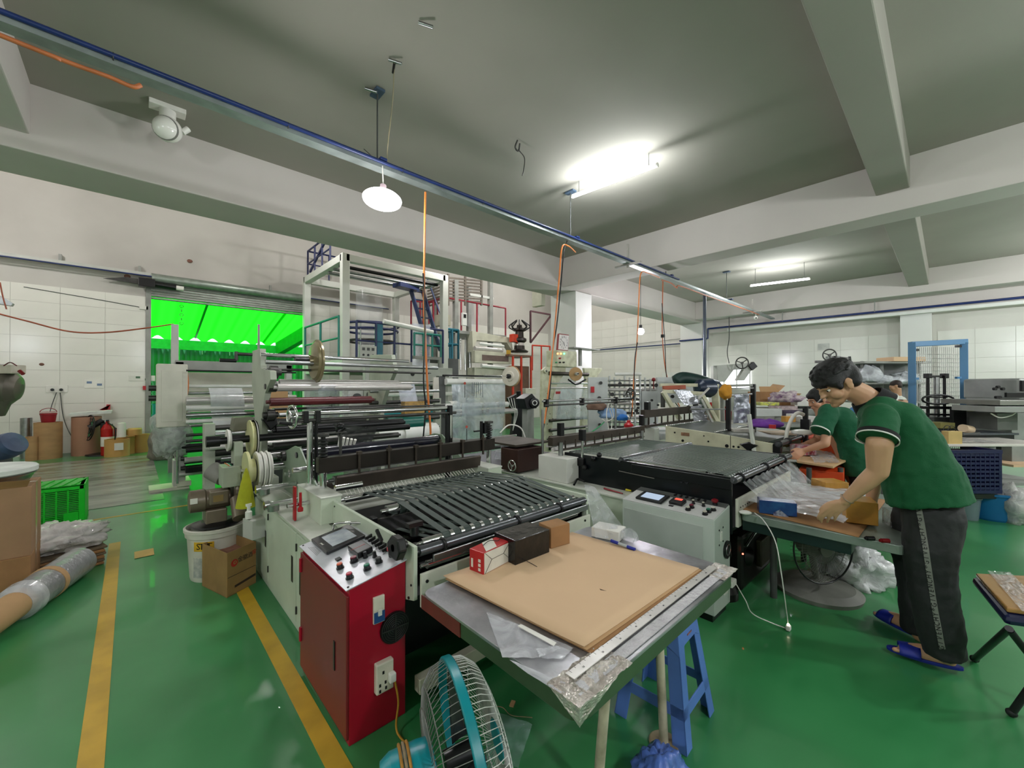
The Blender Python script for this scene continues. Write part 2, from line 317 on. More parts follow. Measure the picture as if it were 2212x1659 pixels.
# ---------------------------------------------------------------- wall fittings on the door wall
wt = M('lamp_glow_white',(255,255,255),.4)
def wire(name, pts, r, mat, label, cat='cable', group=None): return solo(MB().path(bez(pts,8), r, 6).build(name, mat), label, cat, group)
tr = thing('lamp_trunking','pale metal lamp trunking with a blue pipe along the door wall','trunking',(0,YW-.12,4.2))
MB().box(-3.4,6.5,YW-.2,YW-.1,4.18,4.26).build('channel', PALE, tr); MB().cyl((-3.4,YW-.24,4.17),(6.5,YW-.24,4.17),.018,n=8).build('pipe', DBLUE, tr)
for x in (-1.2,.1,2.9): MB().box(x,x+.05,YW-.1,YW-.005,4.2,4.42).build('bracket', GREYP, tr)
wire('wall_cable',[(-1.7,YW-.02,3.62),(-.5,YW-.02,3.5),(.2,YW-.02,3.42)],.008,DGREY,'thin grey cable running along the tiled wall to a junction box by the door')
solo(MB().box(.12,.28,YW-.05,YW-.013,3.38,3.46).build('junction_box',WHITEPL),'small white junction box beside the top of the door frame','junction box')
so_ = thing('wall_socket','double wall socket with two black plugs above the cardboard cores','socket',(-1.0,YW-.02,1.6))
a = P(118,840,y=YW-.02); MB().box(a.x-.13,a.x+.2,YW-.025,YW-.012,a.z-.08,a.z+.08).build('plate', WHITEPL, so_, .004)
for k in (0,.13): MB().cyl((a.x-.03+k,YW-.08,a.z-.02),(a.x-.03+k,YW-.02,a.z-.02),.03,n=8).build('plug', BLKPL, so_)
wire('socket_cable',[P(122,848,y=YW-.06),P(112,875,y=YW-.08),P(108,890,y=YW-.15)],.008,DGREY,'grey cable from the wall socket down to the red bucket')
wire('fan_cable',[P(130,848,y=YW-.06),P(138,905,y=YW-.08),P(160,950,y=YW-.3),P(195,975,z=.05)],.008,DGREY,'long grey cable hanging from the wall socket to the black fan')
for k,(px,py,w_,h_,lab) in enumerate(((203,828,.2,.13,'small white notice with blue marks on the tiled wall'),(307,817,.3,.08,'white wall switch panel left of the roller door'))):
    a = P(px,py,y=YW-.014); t = thing('wall_notice' if k==0 else 'wall_switch', lab, 'notice' if k==0 else 'switch', a)
    MB().obox(a,(w_*1.6,.012,h_*1.7)).build('plate', WHITEPL, t, .003)
    for q in (-.05,.06): MB().obox(a+V((q*1.5,-.008,.02 if q<0 else -.03)),(.08,.005,.05)).build('mark', M('blue_grey_mark',(110,130,160),.5) if k==0 else M('green_mark',(90,120,95),.5), t)
a = P(312,838,y=YW-.03); solo(MB().obox(a,(.06,.04,.1)).build('door_button',RED),'small red push button on the door frame','button')
for k,(px,py,r_) in enumerate(((90,787,.04),(410,564,.06),(275,597,.06))):
    a = P(px,py,y=YW-.015); solo(MB().sph(a,r_,8,(1,.35,.8)).build('wall_anchor', M('rusty_mark',(120,84,72),.8)),['round rusty hole plug on the white tiled wall','brown stub of old anchor high on the plaster','rusty stub just under the lamp trunking'][k],'wall plug')
wire('sagging_cable',[P(-10,676,y=8.3),P(60,694,y=8.3),P(150,716,y=8.2),P(230,718,y=8.1),P(320,708,y=8.0),P(375,700,y=7.9)],.011,M('faded_orange_cable',(176,92,66),.5),'faded orange cable sagging across to the grey frame post')
wire('hanging_red_cable',[P(0,610,y=8.3),P(6,640,y=8.3),P(14,668,y=8.3)],.008,M('faded_orange_cable',(176,92,66),.5),'short red cable hanging at the left edge')
# ================================================================ NEAREST BAG-MAKING LINE
def handwheel(parent, c, ax, r, mat=CHROME, spokes=3, name='handwheel'):
    mb = MB().ring(c, ax, r, r*.11, 24, 7); d = V(ax).normalized(); up = V((0,0,1)); a = d.cross(up).normalized(); b = a.cross(d)
    for k in range(spokes): t = 2*pi*k/spokes+.4; mb.cyl(c, V(c)+(a*math.cos(t)+b*math.sin(t))*r, r*.09, n=6)
    mb.cyl(V(c)-d*r*.25, V(c)+d*r*.25, r*.22, n=10); return mb.build(name, mat, parent)
def polyx(pts, x, t, name, mat, parent, bevel=.003, holes=None, label=None):
    """flat plate standing in the plane x = const, outline measured from the photograph"""
    return MB().prism([P(a,b,x=x) for a,b in pts], (t,0,0)).build(name, mat, parent, bevel, label)
def polyyz(pts, x, t, name, mat, parent, bevel=.003, label=None):
    return MB().prism([(x,a,b) for a,b in pts], (t,0,0)).build(name, mat, parent, bevel, label)
m1 = thing('bag_making_machine','mint green bag-making machine with dark belts behind the red control cabinet','machine',(1.45,2.8,0))
XL, XR = .735, 2.16
# base cabinet with doors
MB().box(XL+.012,.97,2.345,3.86,0,.63).box(.965,XR,2.24,3.86,0,.60).build('base_cabinet', MINT, m1, .004)
ys = [3.86, 3.42, 2.72, 2.345]
for a, b in zip(ys, ys[1:]): 
    dd = MB().box(XL,XL+.012,b+.004,a-.004,.06,.60).build('door', MINT, m1, .003)
for y, z0, z1 in ((3.49,.30,.42),(2.80,.28,.44),(2.63,.26,.43)):
    MB().box(XL-.003,XL+.004,y-.015,y+.015,z0,z1).build('slot_handle', BLACK, m1)
for y, z in ((3.40,.52),(3.40,.14),(2.70,.5),(2.70,.12)): MB().cyl((XL-.004,y,z),(XL-.004,y,z+.045),.006,n=6).build('hinge', DSTEEL, m1)
MB().box(XL-.008,.90,2.345,3.88,.63,.642).box(.90,XR+.01,2.70,3.88,.63,.642).build('cabinet_top', M('worn_pale_top',(205,208,196),.35,.1,.1,6), m1, .003)
# conveyor side plates and front
_mark = set(COL.objects)
ZT = .826
for x0, lab in ((.865,None),(2.055,None)):
    s_ = polyyz([(1.53,ZT),(1.53,.60),(1.62,.575),(1.9,.575),(2.0,.60),(2.16,.66),(2.5,.70),(2.5,ZT)], x0, .018, 'side_plate', MINT, m1)
for y, z, r in ((2.2,.76,.006),(2.2,.735,.006),(1.86,.74,.006),(1.83,.71,.008),(1.80,.68,.008),(1.9,.69,.005),(1.97,.73,.005),(1.66,.64,.006),(1.57,.6,.006),(1.75,.78,.004),(1.55,.66,.005),(2.44,.8,.005)):
    MB().cyl((.861,y,z),(.867,y,z),r,n=8).build('bolt', BLACK, m1)
MB().box(.862,.866,1.719,1.723,.60,ZT-.002).build('joint', BLACK, m1); MB().box(.861,.866,1.80,1.806,.70,.77).build('slot', BLACK, m1)
MB().box(.884,2.055,1.50,1.515,.575,.715).build('front_plate', M('scuffed_cream_steel',(212,212,196),.4,0,.1,3,.05), m1, .003)
MB().box(.86,2.07,1.485,1.515,.715,.735).build('front_lip', STEEL, m1, .002) if 0 else None
MB().box(.95,2.05,1.512,1.525,.742,.775).build('front_rail', STEEL, m1, .003)
for x, z in ((.91,.68),(.905,.62),(1.0,.64),(1.27,.665),(2.0,.69)): MB().cyl((x,1.496,z),(x,1.5,z),.007,n=8).build('bolt', BLACK, m1)
# thumb knob on the left plate
kq = P(848,1184,x=.80); kn = MB().prism([(.80,kq.y+a,kq.z+b) for a,b in ((.02,.047),(-.04,.043),(-.055,-.005),(-.025,-.05),(.04,-.045),(.06,.005))],(.04,0,0)).build('black_knob', BLKPL, m1, .008); MB().cyl((.80,kq.y,kq.z),(.865,kq.y,kq.z),.016,n=10).build('knob_shaft', DSTEEL, kn)
MB().bar((.79,kq.y+.08,kq.z+.01),(.79,kq.y+.13,kq.z+.045),.012).build('knob_lever', BLKPL, kn)
MB().sph((.855,1.63,.62),.018,8,(.6,1,1.5)).build('rust_spot', MAROON, m1)
kb = MB().cyl((.93,1.64,.83),(.93,1.64,.87),.02,n=10).obox((.93,1.64,.88),(.07,.03,.02)).build('clamp_knob', BLKPL, m1)
# dark inner frame
MB().box(.89,2.05,1.56,2.05,.585,.60).box(.89,2.05,2.05,2.56,.705,.715).box(.885,.90,1.56,2.5,.715,.79).box(2.04,2.05,1.56,2.5,.60,.79).build('inner_tray', BLACK, m1)
for y in (1.72,1.95,2.2,2.38): MB().bar((.965,y,.68),(2.04,y,.68),.03,.03).build('cross_bar', BLACK, m1)
# rollers
YF, ZF, YM, ZM, YBk, ZBk = 1.615, .795, 2.04, .845, 2.52, .805
def roller(nm, x0, x1, y, z, r, mat, par, n=20): return MB().cyl((x0,y,z),(x1,y,z),r,n=n).cyl((x0-.03,y,z),(x1+.03,y,z),r*.45,n=10).build(nm, mat, par)
roller('front_roller', .95,2.03,YF,ZF,.021,CHROME,m1); roller('middle_roller', .99,2.03,YM,ZM-.008,.029,CHROME,m1); roller('back_roller', .95,2.05,YBk,ZBk,.018,CHROME,m1)
roller('grey_tube', .90,2.06,1.55,.792,.021,M('grey_tube_metal',(98,100,104),.25,.6,.1),m1); roller('lower_roller', .95,2.0,1.57,.715,.018,CHROME,m1); roller('under_roller',.93,2.03,2.3,.70,.02,DSTEEL,m1)
for x in (1.02,1.48,1.82): 
    MB().ring((x,1.55,.792),(1,0,0),.025,.008,16,6).build('tube_clamp', BLKPL, m1)
    MB().bar((x,1.55,.77),(x,1.575,.72),.012).build('clamp_arm', BLKPL, m1)
for x in (.925,2.045): MB().obox((x,YM+.02,.775),(.03,.05,.08)).build('bearing_block', BLACK, m1, .004); MB().obox((x,YF,.775),(.025,.05,.05)).build('bearing_block', BLACK, m1, .004)
NB = 16
for i in range(NB):
    x = 1.075+i*.0605; w = .0185
    def strip(a, b, off=.022, t=.0022):
        a, b = V(a), V(b); d = (b-a).normalized(); nrm = V((1,0,0)).cross(d); nrm = nrm if nrm.z > 0 else -nrm
        return MB().prism([a+nrm*off+V((-w,0,0)), a+nrm*off+V((w,0,0)), b+nrm*off+V((w,0,0)), b+nrm*off+V((-w,0,0))], nrm*t)
    mb = strip((x,YF,ZF),(x,YM,ZM)); m2_ = strip((x+.008,YM,ZM),(x+.008,YBk,ZBk)); mb.add(m2_.v, m2_.f)
    for (yy, zz, r) in ((YF,ZF,.0235),(YM,ZM-.008,.0315)): mb.cyl((x-w,yy,zz),(x+w,yy,zz),r,n=16)
    # return run under the rollers
    mb.add([(x-w,YF,ZF-.022),(x+w,YF,ZF-.022),(x+w,YBk,.66),(x-w,YBk,.66)],[(0,1,2,3)])
    mb.build('belt', BELT, m1)
for i in range(NB-1):
    x = 1.105+i*.0605; MB().cyl((x-.01,YF,ZF),(x+.01,YF,ZF),.0255,n=14).build('belt_guide', CHROME, m1)
for i in range(7): MB().bar((1.0+i*.15,1.66,.67),(.99+i*.15,2.3,.66),.028,.004).build('lower_belt', M('old_dark_belt',(46,47,48),.6), m1)
# cutter plate with comb
MB().prism([(.93,2.60,.845),(.93,2.585,.93),(.93,2.60,.94),(.93,2.62,.93),(.93,2.62,.845)],(1.14,0,0)).build('cutter_plate', BROWNM, m1, .002)
for i in range(40): MB().bar((.985+i*.0255,2.595,.845),(.985+i*.0255-.004,2.545,.823),.0035,.002).build('comb_tooth', WHITEPL, m1)
# knife beam on chrome posts
_skip = set(COL.objects)
for x0,x1,y0,y1 in ((.853,.978,2.64,3.12),(2.19,2.34,2.64,3.0)): MB().box(x0,x1,y0,y1,.64,.806).build('post_block', MINT, m1, .004); MB().box(x0-.004,x1+.004,y0-.004,y1+.004,.80,.812).build('block_lid', M('worn_pale_top',(0,0,0)), m1, .003)
_skip = set(COL.objects)-_skip
for x in (.885,2.245): 
    MB().cyl((x,2.70,.81),(x,2.70,.96),.021,n=18).build('chrome_post', CHROME, m1)
    mb = MB()
    for k in range(6): mb.ring((x,2.70,1.06+k*.02),(0,0,1),.022,.007,14,6)
    mb.cyl((x,2.7,1.05),(x,2.7,1.19),.014,n=10); mb.build('spring', BLKPL, m1); MB().obox((x,2.7,1.19),(.06,.05,.02)).build('spring_cap', DSTEEL, m1, .004)
MB().box(.85,2.29,2.67,2.73,.955,1.05).build('knife_beam', M('dark_oiled_steel',(52,47,42),.4,.6,.2,5), m1, .004)
for i in range(6):
    x = 1.10+i*.21; MB().cyl((x,2.66,.93),(x,2.66,1.07+.02*(i%2)),.009,n=8).obox((x,2.66,1.06),(.03,.03,.02)).build('adjusting_rod', BROWNM, m1)
MB().bar((.885,2.7,1.2),(1.03,2.72,1.2),.04,.008).cyl((1.0,2.72,1.05),(1.0,2.72,1.2),.009).build('sensor_bracket', DSTEEL, m1)
MB().sph((1.0,2.72,1.235),.025,10).cyl((.98,2.72,1.2),(1.02,2.72,1.23),.02).build('sensor_head', BLACK, m1)
MB().cyl((2.18,2.72,1.05),(2.18,2.72,1.2),.014).obox((2.22,2.72,1.14),(.05,.05,.09)).bar((2.1,2.72,1.12),(2.3,2.72,1.12),.012).build('air_valve', BLACK, m1)
# the whole conveyor and knife unit is 7 % larger than drawn above and sits 10 cm lower, outside the red cabinet
for o in set(COL.objects)-_mark-_skip:
    if o.type == 'MESH': o.data.transform(Matrix.Translation((0,0,-.102))@Matrix.Scale(1.068,4))
# stub shafts, red handle and tools on the cabinet top
MB().cyl((.72,2.86,.74),(.94,2.86,.74),.014).build('stub_shaft', CHROME, m1); MB().cyl((.93,2.62,.86),(1.1,2.62,.86),.02).build('stub_shaft', CHROME, m1); MB().cyl((.83,3.16,.905),(1.02,3.16,.905),.02).build('stub_shaft', CHROME, m1)
MB().box(.755,.768,2.83,2.87,.645,.86).build('red_guard', RED, m1, .003); MB().lathe((.79,2.83,.70),(0,0,1),[(0,.016),(.02,.017),(.03,.009),(.12,.008)],12).build('lever_grip', RED, m1)
for k,(y,z) in enumerate(((3.42,.75),(3.16,.69))):
    MB().cyl((.66,y,z),(.92,y,z),.022).build('shaft', CHROME, m1); MB().lathe((.655,y,z),(1,0,0),[(0,.03),(.03,.032),(.035,.026)],18).build('shaft_nut', CHROME, m1)
    MB().cyl((.70,y-.05,z-.03),(.70,y-.05,z+.01),.035,n=14).build('clamp', STEEL, m1)
# tall posts carrying the sensor rail
for x, mat, w in ((.915,CHROME,.021),(.955,BLACK,.012),(2.06,BLACK,.018),(2.1,CHROME,.018)):
    MB().cyl((x,3.06,.64),(x,3.06,1.26),w,n=14).build('tall_post', mat, m1)
MB().cyl((.80,3.06,1.305),(2.1,3.06,1.305),.016).build('rail', CHROME, m1); MB().cyl((.84,3.04,1.262),(2.14,3.04,1.262),.012).build('rail', DSTEEL, m1); MB().cyl((1.0,3.08,1.33),(2.05,3.08,1.33),.008).build('rail', DSTEEL, m1)
for x in (.88,.96,2.08): MB().obox((x,3.05,1.285),(.035,.05,.085)).build('rail_clamp', BLACK, m1, .004)
handwheel(m1, (.80,3.06,1.29), (1,.15,0), .075)
MB().cyl((.72,3.06,1.255),(.80,3.06,1.24),.012,n=8).build('wheel_grip', BLACK, m1)
# dark feed rollers behind the knife
NAVY = M('dark_navy_rubber',(34,34,46),.22,0,.1,3,coat=.5)
for x0,x1,y,z,r,mt_,nm in ((.95,2.2,3.42,.97,.05,NAVY,'feed_roller'),(1.0,2.2,3.25,.87,.045,NAVY,'feed_roller'),(.98,2.25,3.0,.80,.035,M('smoky_roller',(92,84,80),.2,.2,.1),'nip_roller'),(.92,2.2,3.6,.80,.03,CHROME,'guide_roller'),(1.0,2.2,2.85,.86,.03,STEEL,'guide_roller'),(.9,2.2,3.75,.92,.04,DSTEEL,'guide_roller')):
    roller(nm, x0,x1,y,z,r,mt_,m1)
for x in (.93,2.2): polyyz([(2.95,.64),(2.95,.80),(3.2,.93),(3.36,1.03),(3.5,1.03),(3.8,.95),(3.85,.64)], x, .014, 'bearing_plate', M('green_grey_paint',(128,146,124),.4,0,.1), m1)
for i in range(5): MB().cyl((1.2+i*.03,3.3,1.03),(1.2+i*.03,3.27,1.10-.008*i),.011,n=8).build('nozzle', WHITEPL, m1)
solo(MB().prism([P(720,915,y=3.5),P(815,925,y=3.5),P(800,960,y=3.5),P(772,985,y=3.5),P(735,960,y=3.5)],(0,-.004,0)).build('smoky_guard', film('smoky_acrylic',(60,62,62),.6,.2)), 'smoky grey see-through guard plate hanging behind the knife beam','guard')
# ---------------- floor-level rails and dark underside
MB().box(.97,2.1,1.66,1.71,.08,.15).build('floor_rail', CREAM, m1, .004)
MB().box(1.0,2.0,1.85,2.09,.16,.56).build('dark_underside_box', BLACK, m1)
# ================================================================ unwind stand above/behind the machine
us = thing('film_unwind_stand','tall grey-green stand with long chrome shafts and a brown reel behind the nearest machine','machine',(1.55,4.2,0))
FRM = M('grey_green_cast',(170,176,160),.4,0,.1,5,.05)
XA, XB = .87, 2.27
polyx([(545,758),(561,753),(563,795),(583,801),(584,820),(572,850),(566,900),(564,1010),(552,1010),(550,900),(544,830)], XA, .05, 'side_frame', FRM, us)
polyx([(800,766),(845,766),(852,800),(835,840),(823,880),(818,930),(822,1000),(828,1060),(790,1060),(793,980),(792,900),(795,840)], XB, .05, 'side_frame', FRM, us)
MB().box(XA,XA+.06,3.95,4.4,0,.72).build('stand_foot', FRM, us, .005); MB().box(XB,XB+.06,3.95,4.4,0,.6).build('stand_foot', FRM, us, .005)
yy = 4.25
def zp(px, py, y=yy): return P(px,py,y=y)
a, b = zp(563,766), zp(815,785); MB().cyl((XA-.02,yy,a.z),(XB+.06,yy,a.z),.018).build('shaft', CHROME, us)
a = zp(563,780); MB().cyl((XA,yy-.08,a.z-.01),(XB+.4,yy-.08,a.z-.01),.02).build('shaft', STEEL, us)
c = zp(668,780); MB().lathe((c.x-.06,yy-.04,c.z),(1,0,0),[(0,.03),(.04,.032),(.045,.045),(.07,.05),(.085,.17),(.1,.19),(.105,.19),(.11,.21),(.125,.21)],40).build('reel_disc', M('brown_varnished_disc',(140,128,96),.25,.3,.1,4), us)
MB().cyl((c.x-.14,yy-.04,c.z),(c.x-.02,yy-.04,c.z),.035).build('shaft_collar', BLACK, us)
a = zp(545,766); MB().cyl((a.x-.12,yy,a.z),(a.x,yy,a.z),.014).cyl((a.x-.12,yy,a.z-.06),(a.x-.12,yy,a.z+.02),.014).build('crank_arm', DSTEEL, us); MB().cyl((a.x-.24,yy,a.z-.06),(a.x-.12,yy,a.z-.06),.016).build('crank_grip', BLACK, us)
for py, r, m_, x0, x1, dy in ((798,.012,DSTEEL,.9,2.6,0),(827,.035,M('pale_roller',(200,196,192),.25,.3,.05),1.0,2.2,0),(837,.035,M('pale_roller',(0,0,0)),.95,2.27,-.15),(868,.036,MAROON,.86,1.75,-.3),(884,.012,DSTEEL,.95,2.2,0),(897,.022,STEEL,1.0,1.9,0),(930,.045,BLACK,.95,2.2,-.1),(962,.03,DSTEEL,.95,2.2,0),(985,.03,STEEL,.95,2.2,.1)):
    z = P(600,py,y=yy+dy).z; roller('roller', x0,x1,yy+dy,z,r,m_,us)
for px,py,rr in ((585,805,.06),(582,835,.05),(578,895,.055)):
    q = zp(px,py); MB().cyl((q.x-.03,q.y-.1,q.z),(q.x+.03,q.y-.1,q.z),rr).cyl((q.x-.06,q.y-.1,q.z),(q.x+.06,q.y-.1,q.z),rr*.5).build('gear_hub', DSTEEL, us)
MB().prism([zp(562,905),zp(590,880),zp(596,915),zp(580,930)],(0,-.08,0)).build('black_motor', BLACK, us, .01)
mb = MB(); q0, q1 = zp(642,832), zp(742,834); q2, q3 = zp(655,905), zp(735,905)
mb.grid(lambda u,v: lerp(lerp(q0,q1,u),lerp(q2,q3,u),v)+V((0,-.18+.02*math.sin(u*9+v*3),0)), 12, 8).build('printed_film', film('printed_film_mat',(170,180,190),.25,.15), us)
q = zp(697,866); text('OKIT','film_lettering', (q.x,q.y-.21,q.z),(0,0,-1),(1,0,0),.035,BLKPL,us)
MB().prism([zp(500,900),zp(540,898),zp(545,925),zp(495,930)],(0,-.15,0)).build('pulley_cover', M('olive_grey_cover',(110,108,92),.5), us, .01)
# reels on the left ends of the shafts
a = zp(455,948,4.0); b = zp(650,938,4.0)
MB().cyl((a.x,4.0,1.06),(2.2,4.0,1.06),.03).cyl((a.x-.03,4.0,1.06),(a.x+.06,4.0,1.06),.045).build('black_shaft', BLACK, us)
for px, rr, w_, m_, nm in ((490,.09,.025,WHITEPL,'small_reel'),(538,.155,.03,M('yellowed_plastic',(206,204,150),.35,0,.05),'large_reel'),(549,.15,.012,WHITEPL,'reel_rim')):
    q = zp(px,945,4.0); MB().lathe((q.x,4.0,1.06),(1,0,0),[(0,rr),(w_*.3,rr),(w_*.3,rr*.9),(w_,rr*.9),(w_,rr)],32).build(nm, m_, us)
q = zp(552,1015,3.75); z = q.z
MB().lathe((q.x-.07,3.75,z),(1,0,0),[(0,.15),(.02,.15),(.03,.09),(.06,.09)],32).build('tape_reel', M('yellowed_plastic',(0,0,0)), us)
for k in range(3): MB().lathe((q.x+.0+.035*k,3.75,z),(1,0,0),[(0,.14),(.008,.145),(.02,.13),(.03,.13)],32).build('tape_roll', WHITEPL, us)
MB().cyl((q.x-.1,3.75,z),(1.0,3.75,z),.02).build('reel_axle', CHROME, us)
MB().box(.60,.66,3.9,4.05,.5,1.05).build('reel_post', FRM, us, .004)
solo(MB().lathe(P(530,1095,y=3.6),(.02,0,1),[(0,.065),(.03,.06),(.18,.035),(.27,.012),(.29,.004)],16).build('yellow_cloth', M('yellow_green_cloth',(170,172,30),.8,0,.1,8,.3)), 'yellow-green cloth draped in a cone on the end of the reel','cloth')
MB().bar(P(497,1003,y=3.95),P(520,1003,y=3.95),.015).build('black_bracket', BLACK, us)
MB().box(.52,.64,3.88,4.08,.70,.86).build('terminal_box', FRM, us, .005)
for k in range(3): MB().path(bez([P(485+k*4,1000,y=3.95),P(497+k*3,1008,y=3.93),P(510,1022-k*3,y=3.92)],5),.004,5).build('loose_wire', [ORANGE,WHITEPL,GREENP][k], us)
# ================================================================ red control cabinet
rc = thing('control_cabinet','red control cabinet with touch panel and push buttons in front of the mint machine','cabinet',(.8,2.0,0))
X0c,X1c,Y0c,Y1c = .652,.922,1.705,2.335; zf, zb = .652,.70
RDF = M('dull_red_paint',(118,34,38),.4,0,.08,2); REDF = M('bright_crimson_paint',(164,14,44),.35,0,.08,3)
MB().prism([(X0c+.012,Y0c,.0),(X1c,Y0c,.0),(X1c,Y0c,zb),(X0c+.012,Y0c,zf)],(0,Y1c-Y0c,0)).build('body', REDF, rc, .004)
MB().prism([(X0c,Y0c,.03),(X0c+.012,Y0c,.03),(X0c+.012,Y0c,.625),(X0c,Y0c,.625)],(0,Y1c-Y0c-.0,0)).build('side_door', RDF, rc, .003)
MB().box(X0c-.004,X0c+.004,1.83,1.845,.26,.385).build('door_slot_handle', BLACK, rc)
for z in (.17,.53): MB().cyl((X0c-.003,Y1c-.02,z),(X0c-.003,Y1c-.02,z+.07),.009,n=8).build('hinge', REDF, rc)
ex = V((X1c-X0c,0,zb-zf)).normalized(); ey = V((0,1,0)); ez = ex.cross(ey)
O = V((X0c,Y0c,zf)); Wp = (V((X1c,0,zb))-V((X0c,0,zf))).length
def pp(u, v, h=0): return O+ex*u+ey*v+ez*h
RP = Matrix((ex,ey,ez)).transposed()
def pbox(u, v, du, dv, h, h0=0, rot=0): 
    return MB().obox(pp(u,v,h0+h/2),(du,dv,h),RP@Matrix.Rotation(rot,3,'Z'))
pbox(Wp/2+.002,.315,Wp+.012,.645,.004,.001).build('panel_plate', M('brushed_panel',(205,208,214),.3,.4,.05,20), rc, .001)
s_ = pbox(.155,.505,.20,.235,.018,.005).build('touch_panel', BLKPL, rc, .004)
pbox(.158,.50,.125,.165,.002,.0225).build('screen', M('lcd_grey',(176,182,186),.15,0,.2,14,col2=(140,148,156)), s_)
text('panel','panel_mark', pp(.072,.50,.0235),-ey,ex,.011,WHITEPL,s_)
mt2 = pbox(.175,.265,.075,.125,.03,.005).build('counter', BLKPL, rc, .004); pbox(.165,.262,.07,.004,.001,.035).build('red_line', M('red_stripe',(150,60,60),.4), mt2)
pbox(.075,.29,.022,.03,.006,.005).build('small_socket', BLACK, rc)
def button(u, v, m_, r=.0135, h=.026, nm='push_button', par=None, f=None):
    f = f or pp; par = par or rc
    b1 = MB().cyl(f(u,v,.004),f(u,v,.01),r*1.3,n=18).cyl(f(u,v,.01),f(u,v,h),r,n=18).build(nm, BLKPL, par); MB().lathe(f(u,v,h),f(u,v,1)-f(u,v,0),[(0,r*.93),(.004,r*.9),(.005,r*.7)],18).build('button_cap', m_, b1)
GRNB = M('green_button',(30,120,90),.3); REDB = M('red_button',(170,40,60),.3); ORB = M('orange_button',(214,96,62),.3); MRB = M('maroon_button',(120,36,56),.3)
button(.05,.20,ORB); button(.115,.20,MRB,.015); button(.045,.075,REDB); button(.125,.075,GRNB); button(.185,.085,M('grey_button',(64,64,64),.4)); 
button(.165,.185,BLKPL,.009,.03,'selector_switch'); button(.195,.15,BLKPL,.009,.03,'selector_switch')
e_ = MB().cyl(pp(.255,.085,.004),pp(.255,.085,.02),.02,n=18).build('emergency_stop', BLKPL, rc); MB().lathe(pp(.255,.085,.02),ez,[(0,.012),(.012,.014),(.018,.023),(.028,.022),(.032,.012)],20).build('stop_cap', M('dusty_red_cap',(180,70,80),.3), e_)
for i in range(6): MB().obox(pp(.262-.001*i,.365-i*.042,.016),(.045,.012,.016),RP@Matrix.Rotation(.15,3,'Z')).cyl(pp(.262,.365-i*.042,.004),pp(.262,.365-i*.042,.012),.012).build('toggle_switch', BLKPL, rc, .003)
# legends printed on the panel
for k in range(5): pbox(.022+.006*k,.50-.0*k,.002,.14-.012*k,.0006,.0055).build('printed_line', M('print_grey',(120,122,126),.5), rc)
for u,v in ((.012,.01),(Wp-.01,.012),(.012,.62)): MB().cyl(pp(u,v,.005),pp(u,v,.008),.005,n=8).build('screw', BLACK, rc)
MB().path(bez([(.82,2.345,.70),(.84,2.33,.735),(.95,2.18,.745),(.97,2.08,.735)],6),.006,6).build('bent_rod', CHROME, rc)
# end face fittings
yf = Y0c
bk = MB().box(.765,.815,yf-.012,yf,.47,.585).build('circuit_breaker', M('ivory_plastic',(224,218,198),.4), rc, .002); MB().box(.766,.814,yf-.016,yf-.012,.475,.52).build('blue_label', M('blue_label_mat',(44,84,140),.4), bk); MB().box(.782,.798,yf-.022,yf-.016,.505,.53).build('breaker_lever', WHITEPL, bk)
MB().cyl((.865,yf-.012,.42),(.865,yf,.42),.068,n=32).build('vent_fan', BLACK, rc)
for k in range(7): MB().ring((.865,yf-.014,.42),(0,1,0),.009+.009*k,.0014,28,5).build('vent_ring', DSTEEL, rc)
MB().bar((.865,yf-.015,.36),(.865,yf-.015,.48),.004).bar((.805,yf-.015,.42),(.925,yf-.015,.42),.004).build('vent_spoke', DSTEEL, rc)
sk = MB().box(.77,.85,yf-.03,yf,.17,.30).build('socket_box', M('ivory_plastic',(0,0,0)), rc, .006)
for (x,z) in ((.785,.21),(.81,.215),(.785,.185),(.812,.19),(.80,.26)): MB().box(x-.004,x+.004,yf-.033,yf-.028,z-.006,z+.006).build('socket_hole', BLACK, sk)
MB().box(.82,.85,yf-.055,yf-.03,.21,.25).build('plug', WHITEPL, sk, .005)
solo(MB().path(bez([(.845,yf-.05,.21),(.855,yf-.06,.12),(.84,yf-.07,.03),(.84,yf-.12,.006),(.86,yf-.28,.006)],10),.0045,8).build('yellow_cable', M('mustard_cable',(190,140,44),.5)), 'mustard yellow fan cable hanging from the socket on the red cabinet','cable')
# ================================================================ STEEL TABLE OF THE NEAREST MACHINE
ZT1 = .65
def grimy(name, col, col2, rough=.3, metal=.7, scale=5): return M(name, col, rough, metal, .1, scale, .12, col2=col2)
TIN = grimy('grimy_sheet_steel',(180,180,184),(112,112,114),.3,.75,4)
tb = thing('steel_table','steel sheet table with dull green edge, brown cardboard on top and taped corner','table',(1.45,1.1,0))
TX0,TX1,TY0,TY1 = .875,2.05,.675,1.495
mb = MB(); cr = .05
def rr_(x0,x1,y0,y1,c,z):
    o = []
    for cx,cy,a0 in ((x1-c,y1-c,0),(x0+c,y1-c,90),(x0+c,y0+c,180),(x1-c,y0+c,270)):
        for k in range(5): a = math.radians(a0+k*22.5); o.append((cx+c*math.cos(a),cy+c*math.sin(a),z))
    return o
mb.prism(rr_(TX0,TX1,TY0,TY1,cr,ZT1-.012),(0,0,.012)); mb.build('table_top', TIN, tb, .002)
MB().prism(rr_(TX0+.006,TX1-.006,TY0+.006,TY1-.006,cr,ZT1-.07),(0,0,.058)).build('table_apron', M('dark_green_apron',(66,92,62),.4,.1,.15,3), tb, .003)
MB().box(TX0+.002,TX0+.008,1.22,1.49,ZT1-.068,ZT1-.014).build('worn_red_edge', M('worn_red_paint',(112,50,44),.5,0,.15,8), tb)
